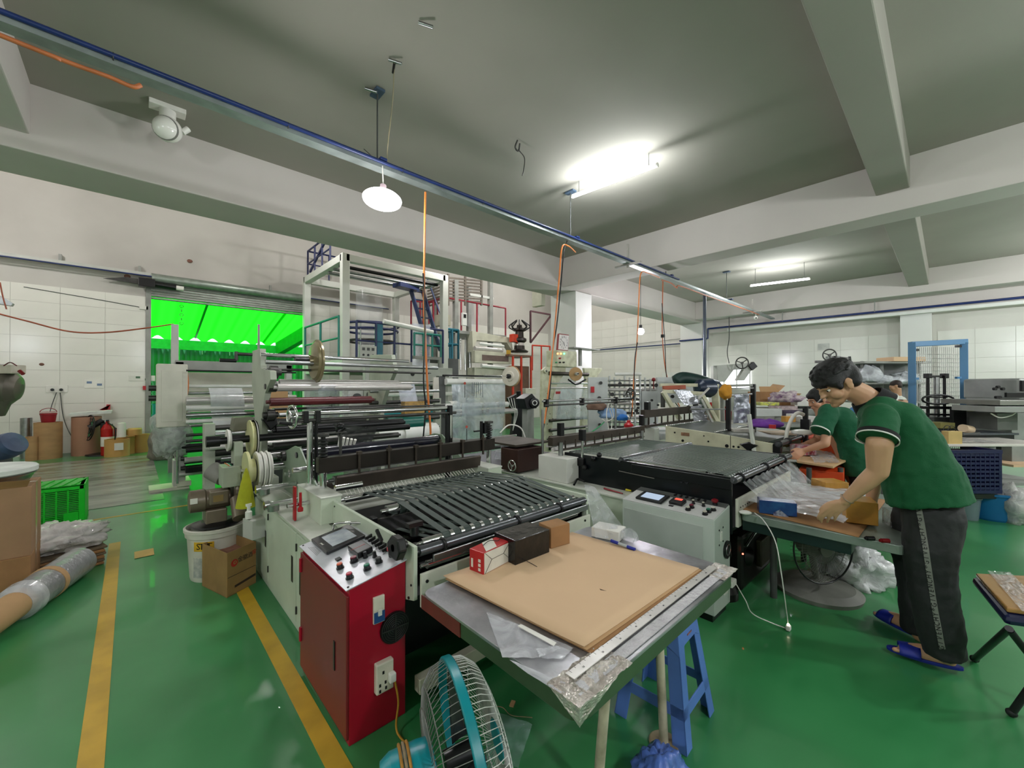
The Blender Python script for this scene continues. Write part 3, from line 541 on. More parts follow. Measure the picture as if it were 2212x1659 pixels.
for x,y,tx,ty in ((1.22,.865,1.20,.80),(1.635,.82,1.66,.86),(1.9,1.4,1.9,1.4)):
    MB().cyl((x,y,.01),(tx,ty,ZT1-.07),.018,n=16).build('table_leg', M('grimy_cream_tube',(202,192,166),.5,0,.15,9,col2=(140,130,108)), tb); MB().lathe((x,y,0),(0,0,1),[(0,.06),(.01,.06),(.014,.055)],28).build('foot_disc', M('rusty_cream_disc',(176,160,128),.6,.1,.15,12,col2=(128,108,80)), tb)
# crumpled foil tape on the near corner
FOIL = M('crumpled_foil',(214,208,200),.28,.7,.1,20,.6,col2=(168,158,148),bscale=40)
mb = MB(); rnd = random.Random(3)
def foil(u, v):
    x = TX0-.012+.26*u; y = TY0-.012+.12*v; q = noise.noise(V((x*40,y*40,1)))
    return V((x,y,ZT1+.004+.007*max(-.6,q)+.003*noise.noise(V((x*110,y*110,3)))))
MB().grid(foil,36,20,False).build('foil_tape', FOIL, tb, thick=.001)
MB().grid(lambda u,v: V((TX0-.012+.18*u, TY0-.009-.003*abs(noise.noise(V((u*9,v*5,2)))), ZT1+.005-.052*v*(1-.9*u))),18,10,False).build('foil_tape', FOIL, tb, thick=.001)
MB().grid(lambda u,v: V((TX0-.010-.003*abs(noise.noise(V((u*9,v*5,7)))), TY0-.01+.10*u, ZT1+.004-.052*v*(1-.9*u))),14,8,False).build('foil_tape', FOIL, tb, thick=.001)
MB().grid(lambda u,v: V((TX1-.16+.165*u, TY0-.006+.10*v, ZT1+.003+.004*noise.noise(V((u*7,v*6,5))))),16,12,False).build('foil_tape', FOIL, tb, thick=.001)
# steel rule taped along the front edge
ru = solo(MB().box(.93,1.98,.735,.768,ZT1+.008,ZT1+.0105).build('steel_ruler', M('worn_white_ruler',(206,202,196),.3,.3,.1,10)), 'long worn steel ruler taped along the front edge of the steel table','ruler')
for i in range(84):
    x = .945+i*.012; MB().box(x,x+.0012,.768-(.012 if i%5==0 else .007),.768,ZT1+.0106,ZT1+.0109).build('tick_mark', BLKPL, ru) if i%2==0 else None
for i in range(10): text(str((i+1)*10),'ruler_number',(.99+i*.1,.748,ZT1+.0109),(1,0,0),(0,1,0),.007,BLKPL,ru,.0002)
solo(MB().box(.9,2.0,.69,.73,ZT1+.0015,ZT1+.004).build('clear_tape_strip', M('milky_tape',(196,194,196),.2,.2,.08,14,.4)), 'milky clear tape strip along the outer front edge of the steel table','tape')
# cardboard sheets
def sheet(name, corners, z, t, mat, label, dz=None, n=14):
    A,B,C_,D = [V((a,b,0)) for a,b in corners]
    def fn(u, v): p = lerp(lerp(A,B,u),lerp(D,C_,u),v); p.z = z+(dz(u,v) if dz else 0); return p
    o = MB().grid(fn,n,n).build(name, mat, None, thick=t); return solo(o, label, 'cardboard', 'cardboard sheets on the steel table')
c1 = [P(958,1247,z=.665),P(1262,1402,z=.665),P(1510,1228,z=.665),P(1236,1150,z=.665)]
c1 = [(p.x,p.y) for p in c1]
def shift(c, dx, dy, g=0): return [(x+dx,y+dy) for x,y in c]
sheet('cardboard_sheet', shift(c1,.012,-.018), ZT1+.0045, .004, CARD2, 'lowest brown cardboard sheet, sticking out along the ruler side')
sheet('cardboard_sheet', shift(c1,.004,-.008), ZT1+.0095, .004, CARD, 'middle brown cardboard sheet of the pile on the steel table', lambda u,v: .004*(u*u)*(1-v))
TANC = M('light_tan_cardboard',(214,180,144),.85,0,.03,2.5,.06,bscale=9)
sheet('cardboard_sheet', c1, ZT1+.0155, .003, TANC, 'topmost light tan cardboard sheet with a small tear on the steel table', lambda u,v: .006*(1-u)**2*(1-v)+.007*u**3*(1-v)**2)
solo(MB().prism([P(1295,1272,z=.6675),P(1310,1277,z=.6675),P(1297,1275,z=.6675)],(0,0,.001)).build('paper_tear', M('dark_tear',(74,52,34),.9)),'short dark tear in the top cardboard sheet','tear')
solo(MB().bar(P(1138,1212,z=.672),P(1160,1224,z=.67),.002).build('dark_twig', BLACK), 'thin dark wire lying on the cardboard in front of the black box','wire')
# three boxes against the front plate
def carton(name, p0, p1, dep, z0, h, mat, label, cat='box', az=None, par=None):
    """box whose near bottom edge runs from p0 to p1, dep away from the viewer"""
    p0, p1 = V(p0), V(p1); d = (p1-p0); L = d.length; d.normalize(); n = V((-d.y,d.x,0)); c = (p0+p1)/2+n*dep/2; c.z = z0+h/2
    t = thing(name, label, cat, (c.x,c.y,z0)); R = Matrix((d,n,V((0,0,1)))).transposed()
    b = MB().obox(c,(L,dep,h),R).build('box_body', mat, t, .003); return t, b, d, n, V((c.x,c.y,z0)), L, dep, h
zc = ZT1+.0185
WBX = M('printed_white_card',(220,216,204),.35,0,.06,14,.1); 
p0, p1 = P(1044,1243,z=zc), P(1100,1213,z=zc)
t, b, d, n, c, L, dp, h = carton('screw_box', p0, p1, .085, zc, .098, M('printed_red_card',(178,36,40),.35,0,.06,8), 'small red and white printed box taped up, left of the black box')
fc = lambda u, v, e=.0008: c-n*(dp/2+e)+d*(u*L)+V((0,0,v*h)); 
MB().prism([fc(-.47,.04),fc(.47,.04),fc(.47,.93),fc(-.47,.97)],n*-.0008).build('white_face', WBX, t)
for a_,b_2 in (((-.45,.97),(-.2,.55)),((-.2,.55),(.25,.55)),((.25,.55),(.47,.9)),((-.2,.55),(-.45,.03)),((.25,.55),(.46,.22))): MB().bar(fc(*a_,.0022),fc(*b_2,.0022),.003,.001).build('dark_stripe', M('olive_line',(74,66,50),.5), t)
lf = lambda v, w_: c-d*(L/2+.0008)+n*(v*dp)+V((0,0,w_*h))
for k in range(3): MB().prism([lf(-.32,.12+k*.2),lf(-.15,.12+k*.2),lf(-.15,.26+k*.2),lf(-.32,.26+k*.2)],-d*.0006).build('white_symbol', WBX, t)
MB().prism([lf(.22,.2),lf(.36,.2),lf(.36,.6),lf(.22,.6)],-d*.0006).build('white_symbol', WBX, t)
tp = lambda u, v: c+V((0,0,h+.0008))+d*(u*L)+n*(v*dp)
MB().prism([tp(-.4,-.5),tp(0,-.5),tp(.35,.48),tp(-.05,.48)],(0,0,.0006)).build('white_stripe', WBX, t); MB().path(bez([tp(-.2,.1)+V((0,0,.004)),tp(.1,.2)+V((0,0,.008)),tp(.25,-.1)+V((0,0,.005)),tp(.4,0)+V((0,0,.004))],5),.002,5).build('metal_clip', DSTEEL, t)
TAPEB = M('black_wrapped_tape',(30,29,28),.22,0,.3,9,.35,bscale=14)
carton('black_box', P(1113,1222,z=zc), P(1187,1193,z=zc), .155, zc, .115, TAPEB, 'shiny black tape wrapped box between the red and the brown box')
bb_all = carton('brown_box', P(1190,1186,z=zc), P(1231,1174,z=zc), .10, zc, .108, CARD2, 'small brown carton with a tape label, right of the black box')
# white box, marker, film on the far right of the table
wb_all = carton('white_box', P(1337,1172,z=ZT1+.001), P(1352,1158,z=ZT1+.001), .16, ZT1+.001, .055, M('white_card_box',(220,218,210),.4,0,.04), 'long white box under plastic film on the steel table by the marker')
mk = thing('marker_pen','blue marker pen with white barrel on the cardboard edge','pen', P(1345,1178,z=ZT1+.03))
a, b = P(1320,1168,z=.682), P(1372,1187,z=.672); u_ = (b-a).normalized(); L = (b-a).length
BLUEINK = M('marker_blue',(34,44,140),.3,0,.05)
MB().cyl(a,a+u_*L*.32,.0085).build('cap', BLUEINK, mk); MB().cyl(a+u_*L*.32,a+u_*L*.68,.0075).build('barrel', M('marker_barrel',(170,176,178),.3), mk); MB().cyl(a+u_*L*.68,b,.0082).build('tail', BLUEINK, mk)
# hanging clear film at the corner of the machine
FILM = film('clear_film',(205,208,212),.32,.12,.6,7)
q = [P(1262,1046,z=.86),P(1286,1052,z=.86),P(1352,1146,z=.69),P(1283,1168,z=.69)]
def hang(u, v):
    p = lerp(lerp(q[0],q[1],u),lerp(q[3],q[2],u),v); return p+V((0,-.012*math.sin(u*17+v*2)*(.3+v),.0))
solo(MB().grid(hang,24,16).build('film_drape', FILM),'clear plastic film hanging from the roller end down to the white box','plastic film')
solo(lump(P(1358,1165,z=.66),(.035,.05,.035),4,.3,22).build('film_wad', FILM),'clear film wad at the end of the white box','plastic film')
# plastic bags lying on the left front edge
def sheetlet(pts, z, label, mat, n=12, amp=.006, seed=0, name='plastic_sheet'):
    A,B,C_,D = [P(a,b,z=z) for a,b in pts]
    return solo(MB().grid(lambda u,v: lerp(lerp(A,B,u),lerp(D,C_,u),v)+V((0,0,amp*abs(noise.noise(V((u*4+seed,v*4,seed)))))),n,n).build(name, mat), label, 'plastic sheet')
MILK = film('milky_bag',(214,214,220),.55,.18,.5,9)
sheetlet([(1050,1322),(1240,1400),(1215,1424),(1085,1420)],ZT1+.004,'milky plastic bag hanging slightly over the left edge of the steel table',MILK,amp=.008,seed=2)
solo(MB().prism([P(1118,1353,z=ZT1+.014),P(1126,1349,z=ZT1+.014),P(1202,1389,z=ZT1+.014),P(1196,1396,z=ZT1+.014)],(0,0,.002)).build('white_strip', WHITEPL),'white plastic strip lying beside the cardboard near the bag','strip')
sheetlet([(1158,1402),(1205,1396),(1212,1404),(1165,1420)],ZT1+.02,'small crumpled clear bag with a bright edge by the white strip',MILK,amp=.012,seed=9)
sheetlet([(1100,1425),(1235,1480),(1215,1500),(1140,1455)],ZT1+.003,'thin clear sheet clinging to the table edge before the foil corner',MILK,amp=.003,seed=5)
# ================================================================ FLOOR FAN
fn = thing('floor_fan','teal and white floor fan with wire guard beside the red cabinet','fan',(.77,1.22,0))
FC = P(975,1590,d=1.42); ax = V((.86,-.42,.06)).normalized(); FC = V((.79,1.08,.30)); R_ = .235; GS = 1.17
ax = V((.93,-.34,.10)).normalized()
up = V((0,0,1)); sa = ax.cross(up).normalized(); sb = sa.cross(ax).normalized()
def fp(r, t, k): return FC+(sa*math.cos(t)+sb*math.sin(t))*r*1.17+ax*k*1.17
WIRE = M('white_guard_wire',(224,224,218),.35,0,.04); WIREG = M('grey_guard_wire',(120,120,116),.4,0,.05)
prof_f = [(.235,.012),(.230,.045),(.205,.075),(.16,.092),(.10,.10),(.055,.102)]
prof_r = [(.235,-.012),(.225,-.045),(.19,-.075),(.14,-.088),(.09,-.09),(.07,-.09)]
for i in range(88):
    t = 2*pi*i/88; MB().path([fp(r,t+.25*(.235-r)*2,k) for r,k in prof_f],.0016,4).build('front_wire', WIRE, fn)
for i in range(72):
    t = 2*pi*i/72; MB().path([fp(r,t,k) for r,k in prof_r],.0015,4).build('rear_wire', WIREG, fn)
for r,k in ((.20,.077),(.145,.0955)): MB().ring(FC+ax*k*GS,ax,r*GS,.0018,60,5).build('guard_ring', WIRE, fn)
for r,k in ((.19,-.075),(.14,-.09)): MB().ring(FC+ax*k*GS,ax,r*GS,.0018,60,5).build('guard_ring', WIREG, fn)
MB().lathe(FC-ax*.013,ax,[(0,.268),(0,.281),(.003,.284),(.027,.284),(.030,.281),(.030,.268),(0,.268)],72).build('teal_rim', TEAL, fn)
MB().lathe(FC+ax*.116,ax,[(0,.058),(.006,.058),(.010,.05),(.012,.02)],32).build('centre_badge', TEAL, fn)
MB().lathe(FC-ax*.26,ax,[(0,.03),(.01,.075),(.04,.09),(.12,.092),(.165,.088),(.17,.06)],32).build('motor_housing', TEAL, fn)
MB().lathe(FC-ax*.02,ax,[(-.04,.035),(.05,.04),(.06,.02)],20).build('blade_hub', BLKPL, fn)
for k in range(3):
    def bl(u, v, k=k): t = 2*pi*k/3+(u-.5)*1.25*(.6+.5*v); return fp(.04+.165*v, t, (u-.5)*.05)
    MB().grid(bl,8,6).build('fan_blade', M('smoky_blade',(58,60,62),.25,0,.1), fn, thick=.002)
MB().cyl(FC-ax*.16-V((0,0,.06)),V((.70,1.14,.05)),.025).build('neck', TEAL, fn); MB().lathe((.70,1.14,0),(0,0,1),[(0,.11),(.02,.11),(.035,.09),(.05,.03)],32).build('base', TEAL, fn)
GS = 1.17; rp = M('frayed_rope',(150,134,104),.9,0,.2,30); rpo = M('rope_orange',(176,126,54),.8,0,.2,30)
hc = FC-ax*.19
for k in range(3):
    MB().path([hc+ax*(.012*k)+(sa*math.cos(t)+sb*math.sin(t))*.096 for t in [i*pi/10-.6 for i in range(14)]],.005,6).build('binding_rope', rpo if k!=1 else rp, fn)
q = hc-sb*.1
for k in range(7):
    MB().path(bez([q+V((random.uniform(-.06,.02),random.uniform(-.05,.03),random.uniform(-.02,.04))) for _ in range(5)],5),.005,6).build('rope_tangle', rp if k%3 else rpo, fn)
solo(MB().grid(lambda u,v: lerp(lerp(P(1050,1530,z=.01),P(1150,1565,z=.01),u),lerp(P(1050,1659,z=.01),P(1120,1659,z=.01),u),v)+V((0,0,.02*abs(noise.noise(V((u*3,v*3,1)))))),14,14).build('plastic_bag',film('green_tinted_bag',(150,180,170),.35,.1,.6,7)),'clear plastic bag lying flat on the floor behind the fan','plastic bag')
solo(MB().obox(P(1107,1520,z=.004),(.035,.02,.006),az=.5).build('cardboard_scrap',CARD),'tiny cardboard scrap on the floor behind the fan','scrap')
wire('floor_string',[P(1055,1525,z=.004),P(1085,1528,z=.004),P(1105,1545,z=.004),P(1150,1550,z=.004)],.002,rp,'thin string lying on the floor by the cardboard scrap','string')
# ================================================================ BLUE STOOL
st = thing('plastic_stool','tall blue plastic stool standing at the end of the steel table','stool',(1.79,.85,0))
SXc, SYc, SH = 1.80,.90,.45; az = math.radians(3); Rz = Matrix.Rotation(az,3,'Z')
def sp(x, y, z): return V((SXc,SYc,0))+Rz@V((x,y,z))
hb, ht = .165,.105
def wid(z): return hb+(ht-hb)*z/SH
MB().prism([sp(-ht,-ht,SH-.03),sp(ht,-ht,SH-.03),sp(ht,ht,SH-.03),sp(-ht,ht,SH-.03)],(0,0,.03)).build('seat', BLUEP, st, .012)
for sx in (-1,1):
    for sy in (-1,1):
        mb = MB()
        for kk,(ax_) in enumerate(((1,0),(0,1))):
            w0,w1 = .06,.055; a0,a1 = wid(0),wid(SH-.02)
            if kk==0: pts = [(sx*a0,sy*a0,0),(sx*(a0-w0),sy*a0,0),(sx*(a1-w1),sy*a1,SH-.02),(sx*a1,sy*a1,SH-.02)]
            else: pts = [(sx*a0,sy*a0,0),(sx*a0,sy*(a0-w0),0),(sx*a1,sy*(a1-w1),SH-.02),(sx*a1,sy*a1,SH-.02)]
            q = [sp(*p) for p in pts]; mb.prism(q,Rz@V((0,-sy*.006,0) if kk==0 else (-sx*.006,0,0)))
        mb.build('leg', BLUEP, st, .002)
for s_ in (-1,1):
    for kk in (0,1):
        z0,z1 = .12,.165; a0,a1 = wid(z0),wid(z1)
        f = (lambda t,z,a: sp(t,s_*a,z)) if kk==0 else (lambda t,z,a: sp(s_*a,t,z))
        MB().prism([f(-a0,z0,a0),f(a0,z0,a0),f(a1,z1,a1),f(-a1,z1,a1)],Rz@(V((0,-s_*.006,0)) if kk==0 else V((-s_*.006,0,0)))).build('cross_rail', BLUEP, st, .002)
        z0,z1 = .355,SH-.01; a0,a1 = wid(z0),wid(z1); MB().prism([f(-a0,z0+0,a0),f(-a0*.5,z0+.03,a0),f(a0*.5,z0+.03,a0),f(a0,z0,a0),f(a1,z1,a1),f(-a1,z1,a1)],Rz@(V((0,-s_*.006,0)) if kk==0 else V((-s_*.006,0,0)))).build('seat_skirt', BLUEP, st, .002)
q = sp(-.0,-wid(.40)-.001,.40); MB().obox(q,(.05,.002,.025),Rz).build('sticker', M('sticker_print',(180,100,90),.4,0,.3,60,col2=(60,60,60)), st)
# blue bag at the lower edge
solo(lump(P(1425,1705,z=.0),(.11,.08,.085),3,.35,48).build('blue_bag', film('blue_bag_mat',(90,120,200),.75,.2,.6,10)),'pale blue crumpled plastic bag on the floor at the bottom edge beside the table leg','plastic bag')
# ================================================================ SECOND MACHINE (black side frame)
m2 = thing('belt_machine','black-sided bag-making machine with narrow belts beside the white control cabinet','machine',(3.6,2.2,0))
BLK2 = M('blue_black_paint',(14,20,24),.3,.1,.2,3)
A0, A1 = 2.955, 4.30
for x in (A0, A1): polyyz([(1.0,.885),(1.0,.50),(2.45,.50),(2.45,.885)], x, .02, 'side_plate', BLK2, m2)
MB().box(A0-.012,A0,1.0,1.75,.80,.872).build('side_cover', BLK2, m2, .003)
for y,z in ((1.05,.60),(1.13,.605),(1.2,.61),(1.3,.80),(1.34,.80),(1.75,.80)): MB().cyl((A0-.012,y,z),(A0,y,z),.011,n=8).build('bolt', M('dull_bolt',(60,62,66),.4,.6), m2)
MB().bar((A0-.014,1.86,.80),(A0-.014,1.55,.79),.006).build('slot_bar', M('pale_bar',(110,106,100),.5), m2)
MB().box(A0+.02,A1,1.0,2.45,.52,.54).build('inner_tray', BLACK, m2); MB().box(A0+.02,A1,.965,.985,.55,.74).build('front_plate', M('scuffed_cream_steel',(0,0,0)), m2, .003)
for i in range(14):
    x = A0+.06+(i%7)*.045; MB().cyl((x,.962,.63+.05*(i//7)),(x,.966,.63+.05*(i//7)),.005,n=6).build('bolt', BLACK, m2)
roller('front_roller',A0+.05,A1-.02,1.06,.86,.022,CHROME,m2); roller('second_roller',A0+.05,A1-.02,1.2,.855,.012,CHROME,m2); roller('middle_roller',A0+.02,A1,1.86,.885,.026,M('grey_tube_metal',(0,0,0)),m2); roller('back_roller',A0+.05,A1,2.42,.87,.022,STEEL,m2)
roller('front_tube',A0-.02,A1+.02,.98,.872,.023,M('grey_tube_metal',(0,0,0)),m2)
for x in (A0+.1,A0+.65,A1-.2): MB().ring((x,.98,.872),(1,0,0),.028,.008,14,6).build('tube_clamp', BLKPL, m2)
for i in range(27):
    x = A0+.075+i*.046; w_ = .0115
    BELT2 = M('grey_green_belt',(96,108,100),.5,0,.1,10)
    MB().prism([(x-w_,1.05,.884),(x+w_,1.05,.884),(x+w_,1.84,.892),(x-w_,1.84,.892)],(0,0,.003)).cyl((x-w_,1.06,.86),(x+w_,1.06,.86),.025,n=12).build('belt', BELT2, m2)
    MB().prism([(x-w_,1.92,.890),(x+w_,1.92,.890),(x+w_,2.42,.886),(x-w_,2.42,.886)],(0,0,.003)).build('belt', BELT2, m2)
    if i < 26: MB().sph((x+.023,1.06,.862),.022,8).build('guide_ball', CHROME, m2)
    if i < 26: MB().bar((x+.018,1.02,.85),(x+.028,.99,.875),.006).build('coil_finger', DSTEEL, m2)
for i in range(22): MB().cyl((A0+.1+i*.055,1.2,.868),(A0+.112+i*.055,1.2,.868),.012,n=8).build('small_ring', CHROME, m2)
# lower body, left post block, knife beam
MB().box(2.76,A1+.05,1.70,3.5,0,.63).build('base_cabinet', MINT, m2, .004); MB().box(2.745,A1+.06,1.69,3.55,.63,.645).build('cabinet_top', M('worn_pale_top',(0,0,0)), m2, .003)
MB().box(2.78,2.95,2.28,2.62,.645,.86).build('post_block', M('white_box_paint',(206,206,198),.45,0,.05,3), m2, .005)
MB().box(A1-.02,A1+.14,2.28,2.6,.645,.80).build('post_block', MINT, m2, .004)
for x in (2.90,A1+.06): MB().cyl((x,2.45,.86),(x,2.45,.98),.022).build('post', STEEL, m2); MB().obox((x,2.45,1.1),(.05,.05,.12)).build('spring_pack', BLACK, m2, .004)
MB().box(2.80,4.45,2.46,2.52,.95,1.03).build('knife_beam', BROWNM, m2, .004); MB().box(2.9,4.4,2.44,2.48,.90,.915).build('clamp_bar', BROWNM, m2, .002)
for i in range(10): MB().cyl((2.98+i*.155,2.46,.90),(2.98+i*.155,2.46,.99),.008,n=8).build('adjusting_rod', BROWNM, m2)
MB().cyl((2.9,2.55,.90),(4.4,2.55,.90),.02).cyl((2.9,2.62,.93),(4.4,2.62,.93),.014).build('white_roller', M('pale_roller',(0,0,0)), m2)
a = P(1258,985,y=2.25); MB().cyl((a.x,2.25,.80),(a.x,2.25,1.03),.013).build('chrome_rod', CHROME, m2); MB().obox((a.x,2.25,1.06),(.05,.05,.1)).build('rod_clamp', BLACK, m2, .005); MB().obox((a.x,2.25,.82),(.07,.07,.07)).build('rod_clamp', BLACK, m2, .005)
for k in range(5): MB().sph((2.93+.05*(k%3),2.2-.03*k,.78+.03*k),.024,8).build('hose_fitting', BLACK, m2)
for px, ptop, pbot, y in ((1172,885,1060,2.75),(1330,870,1000,2.95)): a = P(px,ptop,y=y); b = P(px,pbot,y=y); MB().cyl((a.x,y,.64),(a.x,y,a.z),.013).build('tall_post', STEEL, m2)
a, b = P(1172,867,y=2.75), P(1332,862,y=2.75); MB().cyl(a,(b.x+.3,b.y,a.z),.011).build('rail', STEEL, m2); MB().cyl(a-V((0,.03,.04)),(b.x+.3,b.y,a.z-.04),.009).build('rail', DSTEEL, m2)
for px in (1180,1257,1330): q = P(px,868,y=2.75); MB().obox((q.x,q.y,a.z-.02),(.03,.05,.08)).build('rail_clamp', BLACK, m2, .004)
handwheel(m2,P(1362,852,y=2.75),(1,.2,0),.06,DSTEEL)
# dark gear box between machines 1 and 2
q = P(1130,1030,y=2.9); MB().box(q.x-.12,q.x+.25,2.85,3.1,.66,.88).build('gear_box', M('maroon_brown_paint',(64,40,36),.4,.2,.15), m2, .006); handwheel(m2,(q.x-.2,2.85,.74),(1,0,0),.05)
MB().box(q.x-.1,q.x+.4,2.9,3.5,.9,.92).build('plate', BROWNM, m2)
MB().box(2.99,4.28,1.60,1.70,0,.50).build('dark_underside_box', BLACK, m2, .01)  # black box added as the dark shadow under the machine, hides the floor behind
# ---------------- white control cabinet
wc = thing('control_cabinet','pale grey control cabinet with touch panel beside the black-sided machine','cabinet',(2.8,1.35,0))
U0,U1,V0,V1 = 2.68,2.945,1.008,1.665; z0_,z1_ = .655,.70
GCAB = M('light_grey_green_paint',(192,200,192),.35,0,.05,3)
MB().prism([(U0,V0,.05),(U1,V0,.05),(U1,V0,z1_),(U0,V0,z0_)],(0,V1-V0,0)).build('body', GCAB, wc, .005)
MB().box(U0+.02,U1-.02,V0+.02,V1,0,.05).build('plinth', BLACK, wc)
MB().box(U0-.006,U0,V0+.07,V1-.02,.10,.60).build('side_door', M('light_grey_panel',(176,182,176),.35,0,.04), wc, .002)
ex = V((U1-U0,0,z1_-z0_)).normalized(); ey = V((0,1,0)); ez = ex.cross(ey); O2 = V((U0,V0,z0_)); W2 = ex.length*(V((U1,0,z1_))-V((U0,0,z0_))).length; RP2 = Matrix((ex,ey,ez)).transposed()
def pq(u, v, h=0): return O2+ex*u+ey*v+ez*h
def qbox(u, v, du, dv, h, h0=0): return MB().obox(pq(u,v,h0+h/2),(du,dv,h),RP2)
qbox(W2/2,.33,W2,.65,.003,.0005).build('panel_plate', M('white_panel',(206,206,204),.3,.1,.05), wc)
qbox(W2-.035,.33,.07,.65,.004,.001).build('dark_strip', M('grey_panel_strip',(92,94,92),.4), wc)
s_ = qbox(.115,.475,.14,.20,.016,.004).build('touch_panel', BLKPL, wc, .004); qbox(.115,.475,.09,.14,.002,.02).build('screen', glow('lit_screen',(.55,.68,.85),1.0), s_)
c_ = qbox(.12,.29,.075,.095,.022,.004).build('counter', BLKPL, wc, .004); qbox(.14,.29,.025,.05,.002,.026).build('lit_digits', glow('red_led',(1,.12,.08),1.6), c_)
qbox(.06,.31,.02,.03,.004,.003).build('small_socket', BLACK, wc)
WB = M('white_button',(200,196,180),.3)
for u,v,m_ in ((.055,.19,WB),(.10,.185,MRB),(.045,.075,WB),(.09,.07,GRNB),(.13,.055,M('ivory_button',(214,210,196),.3))): button(u,v,m_,.014,.024,par=wc,f=pq)
for u,v in ((.165,.20),(.16,.13)): button(u,v,WB,.009,.03,'selector_switch',wc,pq)
e_ = MB().cyl(pq(.215,.075,.004),pq(.215,.075,.02),.016).build('emergency_stop', BLKPL, wc); MB().lathe(pq(.215,.075,.02),ez,[(0,.012),(.012,.022),(.02,.022),(.026,.012)],18).build('stop_cap', M('dark_red_cap',(120,24,34),.3), e_)
for i in range(6): qbox(.235,.36-i*.042,.03,.014,.012,.005).build('toggle_switch', BLKPL, wc, .002)
y_ = V0
MB().cyl((2.88,y_-.01,.42),(2.88,y_,.42),.058,n=28).build('vent_fan', BLACK, wc); MB().ring((2.88,y_-.012,.42),(0,1,0),.035,.003,24,5).build('vent_ring', STEEL, wc)
MB().box(2.77,2.80,y_-.006,y_,.50,.56).build('breaker', WHITEPL, wc, .002)
for x,z in ((2.755,.48),(2.755,.575),(2.82,.49),(2.82,.58)): MB().cyl((x,y_-.003,z),(x,y_,z),.006,n=8).build('bolt', BLACK, wc)
sk = MB().box(2.75,2.81,y_-.035,y_,.17,.29).build('socket_box', WHITEPL, wc, .005); MB().box(2.81,2.89,y_-.06,y_-.025,.205,.245).build('power_adapter', WHITEPL, sk, .006)
# tools on the low cabinet behind the panel
tz = .647
def tool(pxy0, pxy1, r, mat, name, label, z=tz):
    a, b = P(*pxy0,z=z+r), P(*pxy1,z=z+r); return solo(MB().cyl(a,b,r,r*.6,10).build(name,mat),label,name.replace('_',' '))
tool((1305,1055),(1345,1066),.008,M('red_grip',(130,26,34),.4),'pliers','dark red handled pliers behind the grey control cabinet')
tool((1330,1050),(1365,1060),.006,BLKPL,'screwdriver','black screwdriver among the tools behind the grey control cabinet')
tool((1352,1058),(1363,1060),.010,M('yellow_grip',(206,190,30),.4),'screwdriver','yellow tipped screwdriver at the right end of the tools')
solo(lump(P(1315,1048,z=tz),(.05,.03,.025),8,.3,16).build('pink_rag',M('pink_cloth',(190,130,144),.9,0,.1)),'pink rag lying with the tools behind the grey control cabinet','rag')
wire('black_pipe',[P(1240,1047,z=.66),P(1248,1035,z=.68),P(1262,1040,z=.68)],.01,BLACK,'black fitting on the rail end over the film drape','fitting')
# ---------------- second table
t2 = thing('work_table','grey green work table with film and cardboard where the man works','table',(3.5,.6,0))
B0,B1,C0,C1 = 2.99,4.32,.165,.955; Z2 = .65
GT = M('dull_green_grey_metal',(128,140,130),.35,.3,.1,5)
MB().prism(rr_(B0,B1,C0,C1,.03,Z2-.05),(0,0,.05)).build('table_top', GT, t2, .004); MB().box(B0+.03,B1-.03,C0+.22,C1,Z2-.12,Z2-.05).build('apron', M('dark_teal_metal',(26,48,44),.4,.2,.1), t2, .003)
for x,y in ((B0+.35,C1-.1),(B1-.1,C1-.1),(B1-.1,C0+.1)): MB().cyl((x,y,0),(x,y,Z2-.12),.022).build('table_leg', DGREY, t2)
sheet('cardboard_sheet',[(P(1590,1095,z=.66).x,P(1590,1095,z=.66).y),(P(1855,1158,z=.66).x,P(1855,1158,z=.66).y),(4.1,.32),(4.1,.95)],Z2+.004,.005,CARD2,'brown cardboard sheet under the film on the second table')
d_ = bpy.data.objects['cardboard_sheet.003'] if 'cardboard_sheet.003' in bpy.data.objects else None
if d_: del d_['group']
FILM2 = film('glossy_white_film',(222,222,226),.62,.14,.9,5)
def fl(u, v):
    a = lerp(P(1600,1078,z=.70),P(1822,1130,z=.69),u); b = lerp(V((3.9,1.0,.72)),V((4.15,.40,.69)),u); p = lerp(a,b,v); return p+V((0,0,.012*noise.noise(V((u*6,v*22,1)))))
solo(MB().grid(fl,30,40,False).build('film_sheets', FILM2),'pile of glossy clear film sheets lying across the second table','plastic film')
def fl2(u, v): a = lerp(V((A0+.06,.95,.85)),V((A1-.1,.95,.85)),u); b = lerp(V((A0+.12,.80,.70)),V((A1-.15,.78,.70)),u); return lerp(a,b,v)+V((0,0,.005*math.sin(u*60+3*noise.noise(V((u*4,v,0))))*(1-v*.6)))
solo(MB().grid(fl2,60,6).build('film_web', film('clear_streaky_film',(214,216,220),.28,.1,.5,9)),'clear film coming off the front tube down to the second table','plastic film')
BBX = M('blue_printed_card',(22,32,96),.25,0,.3,9,col2=(40,80,130))
t, b, d, n, c, L, dp, h = carton('blue_box', P(1640,1108,z=.663), P(1722,1117,z=.663), .10, .663, .085, BBX, 'blue printed box wrapped in clear film near the white switch on the second table')
MB().prism([c-n*(dp/2+.001)+d*(L*a_)+V((0,0,h*b_)) for a_,b_ in ((-.12,-.3),(.1,-.4),(.3,-.1),(.16,.2),(.05,.42),(-.12,.15))],n*-.0008).build('pale_print', M('pale_print_mix',(150,156,170),.3,0,.4,60,col2=(50,50,90)), t)
carton('taped_box', P(1752,1052,z=.668), P(1783,1063,z=.668), .18, .668, .075, KRAFT, 'flat brown taped box lying behind the film on the second table')
carton('taped_box', P(1828,1128,z=.663), P(1898,1137,z=.663), .17, .663, .135, KRAFT, 'mustard tape wrapped box standing under the man\'s hand')
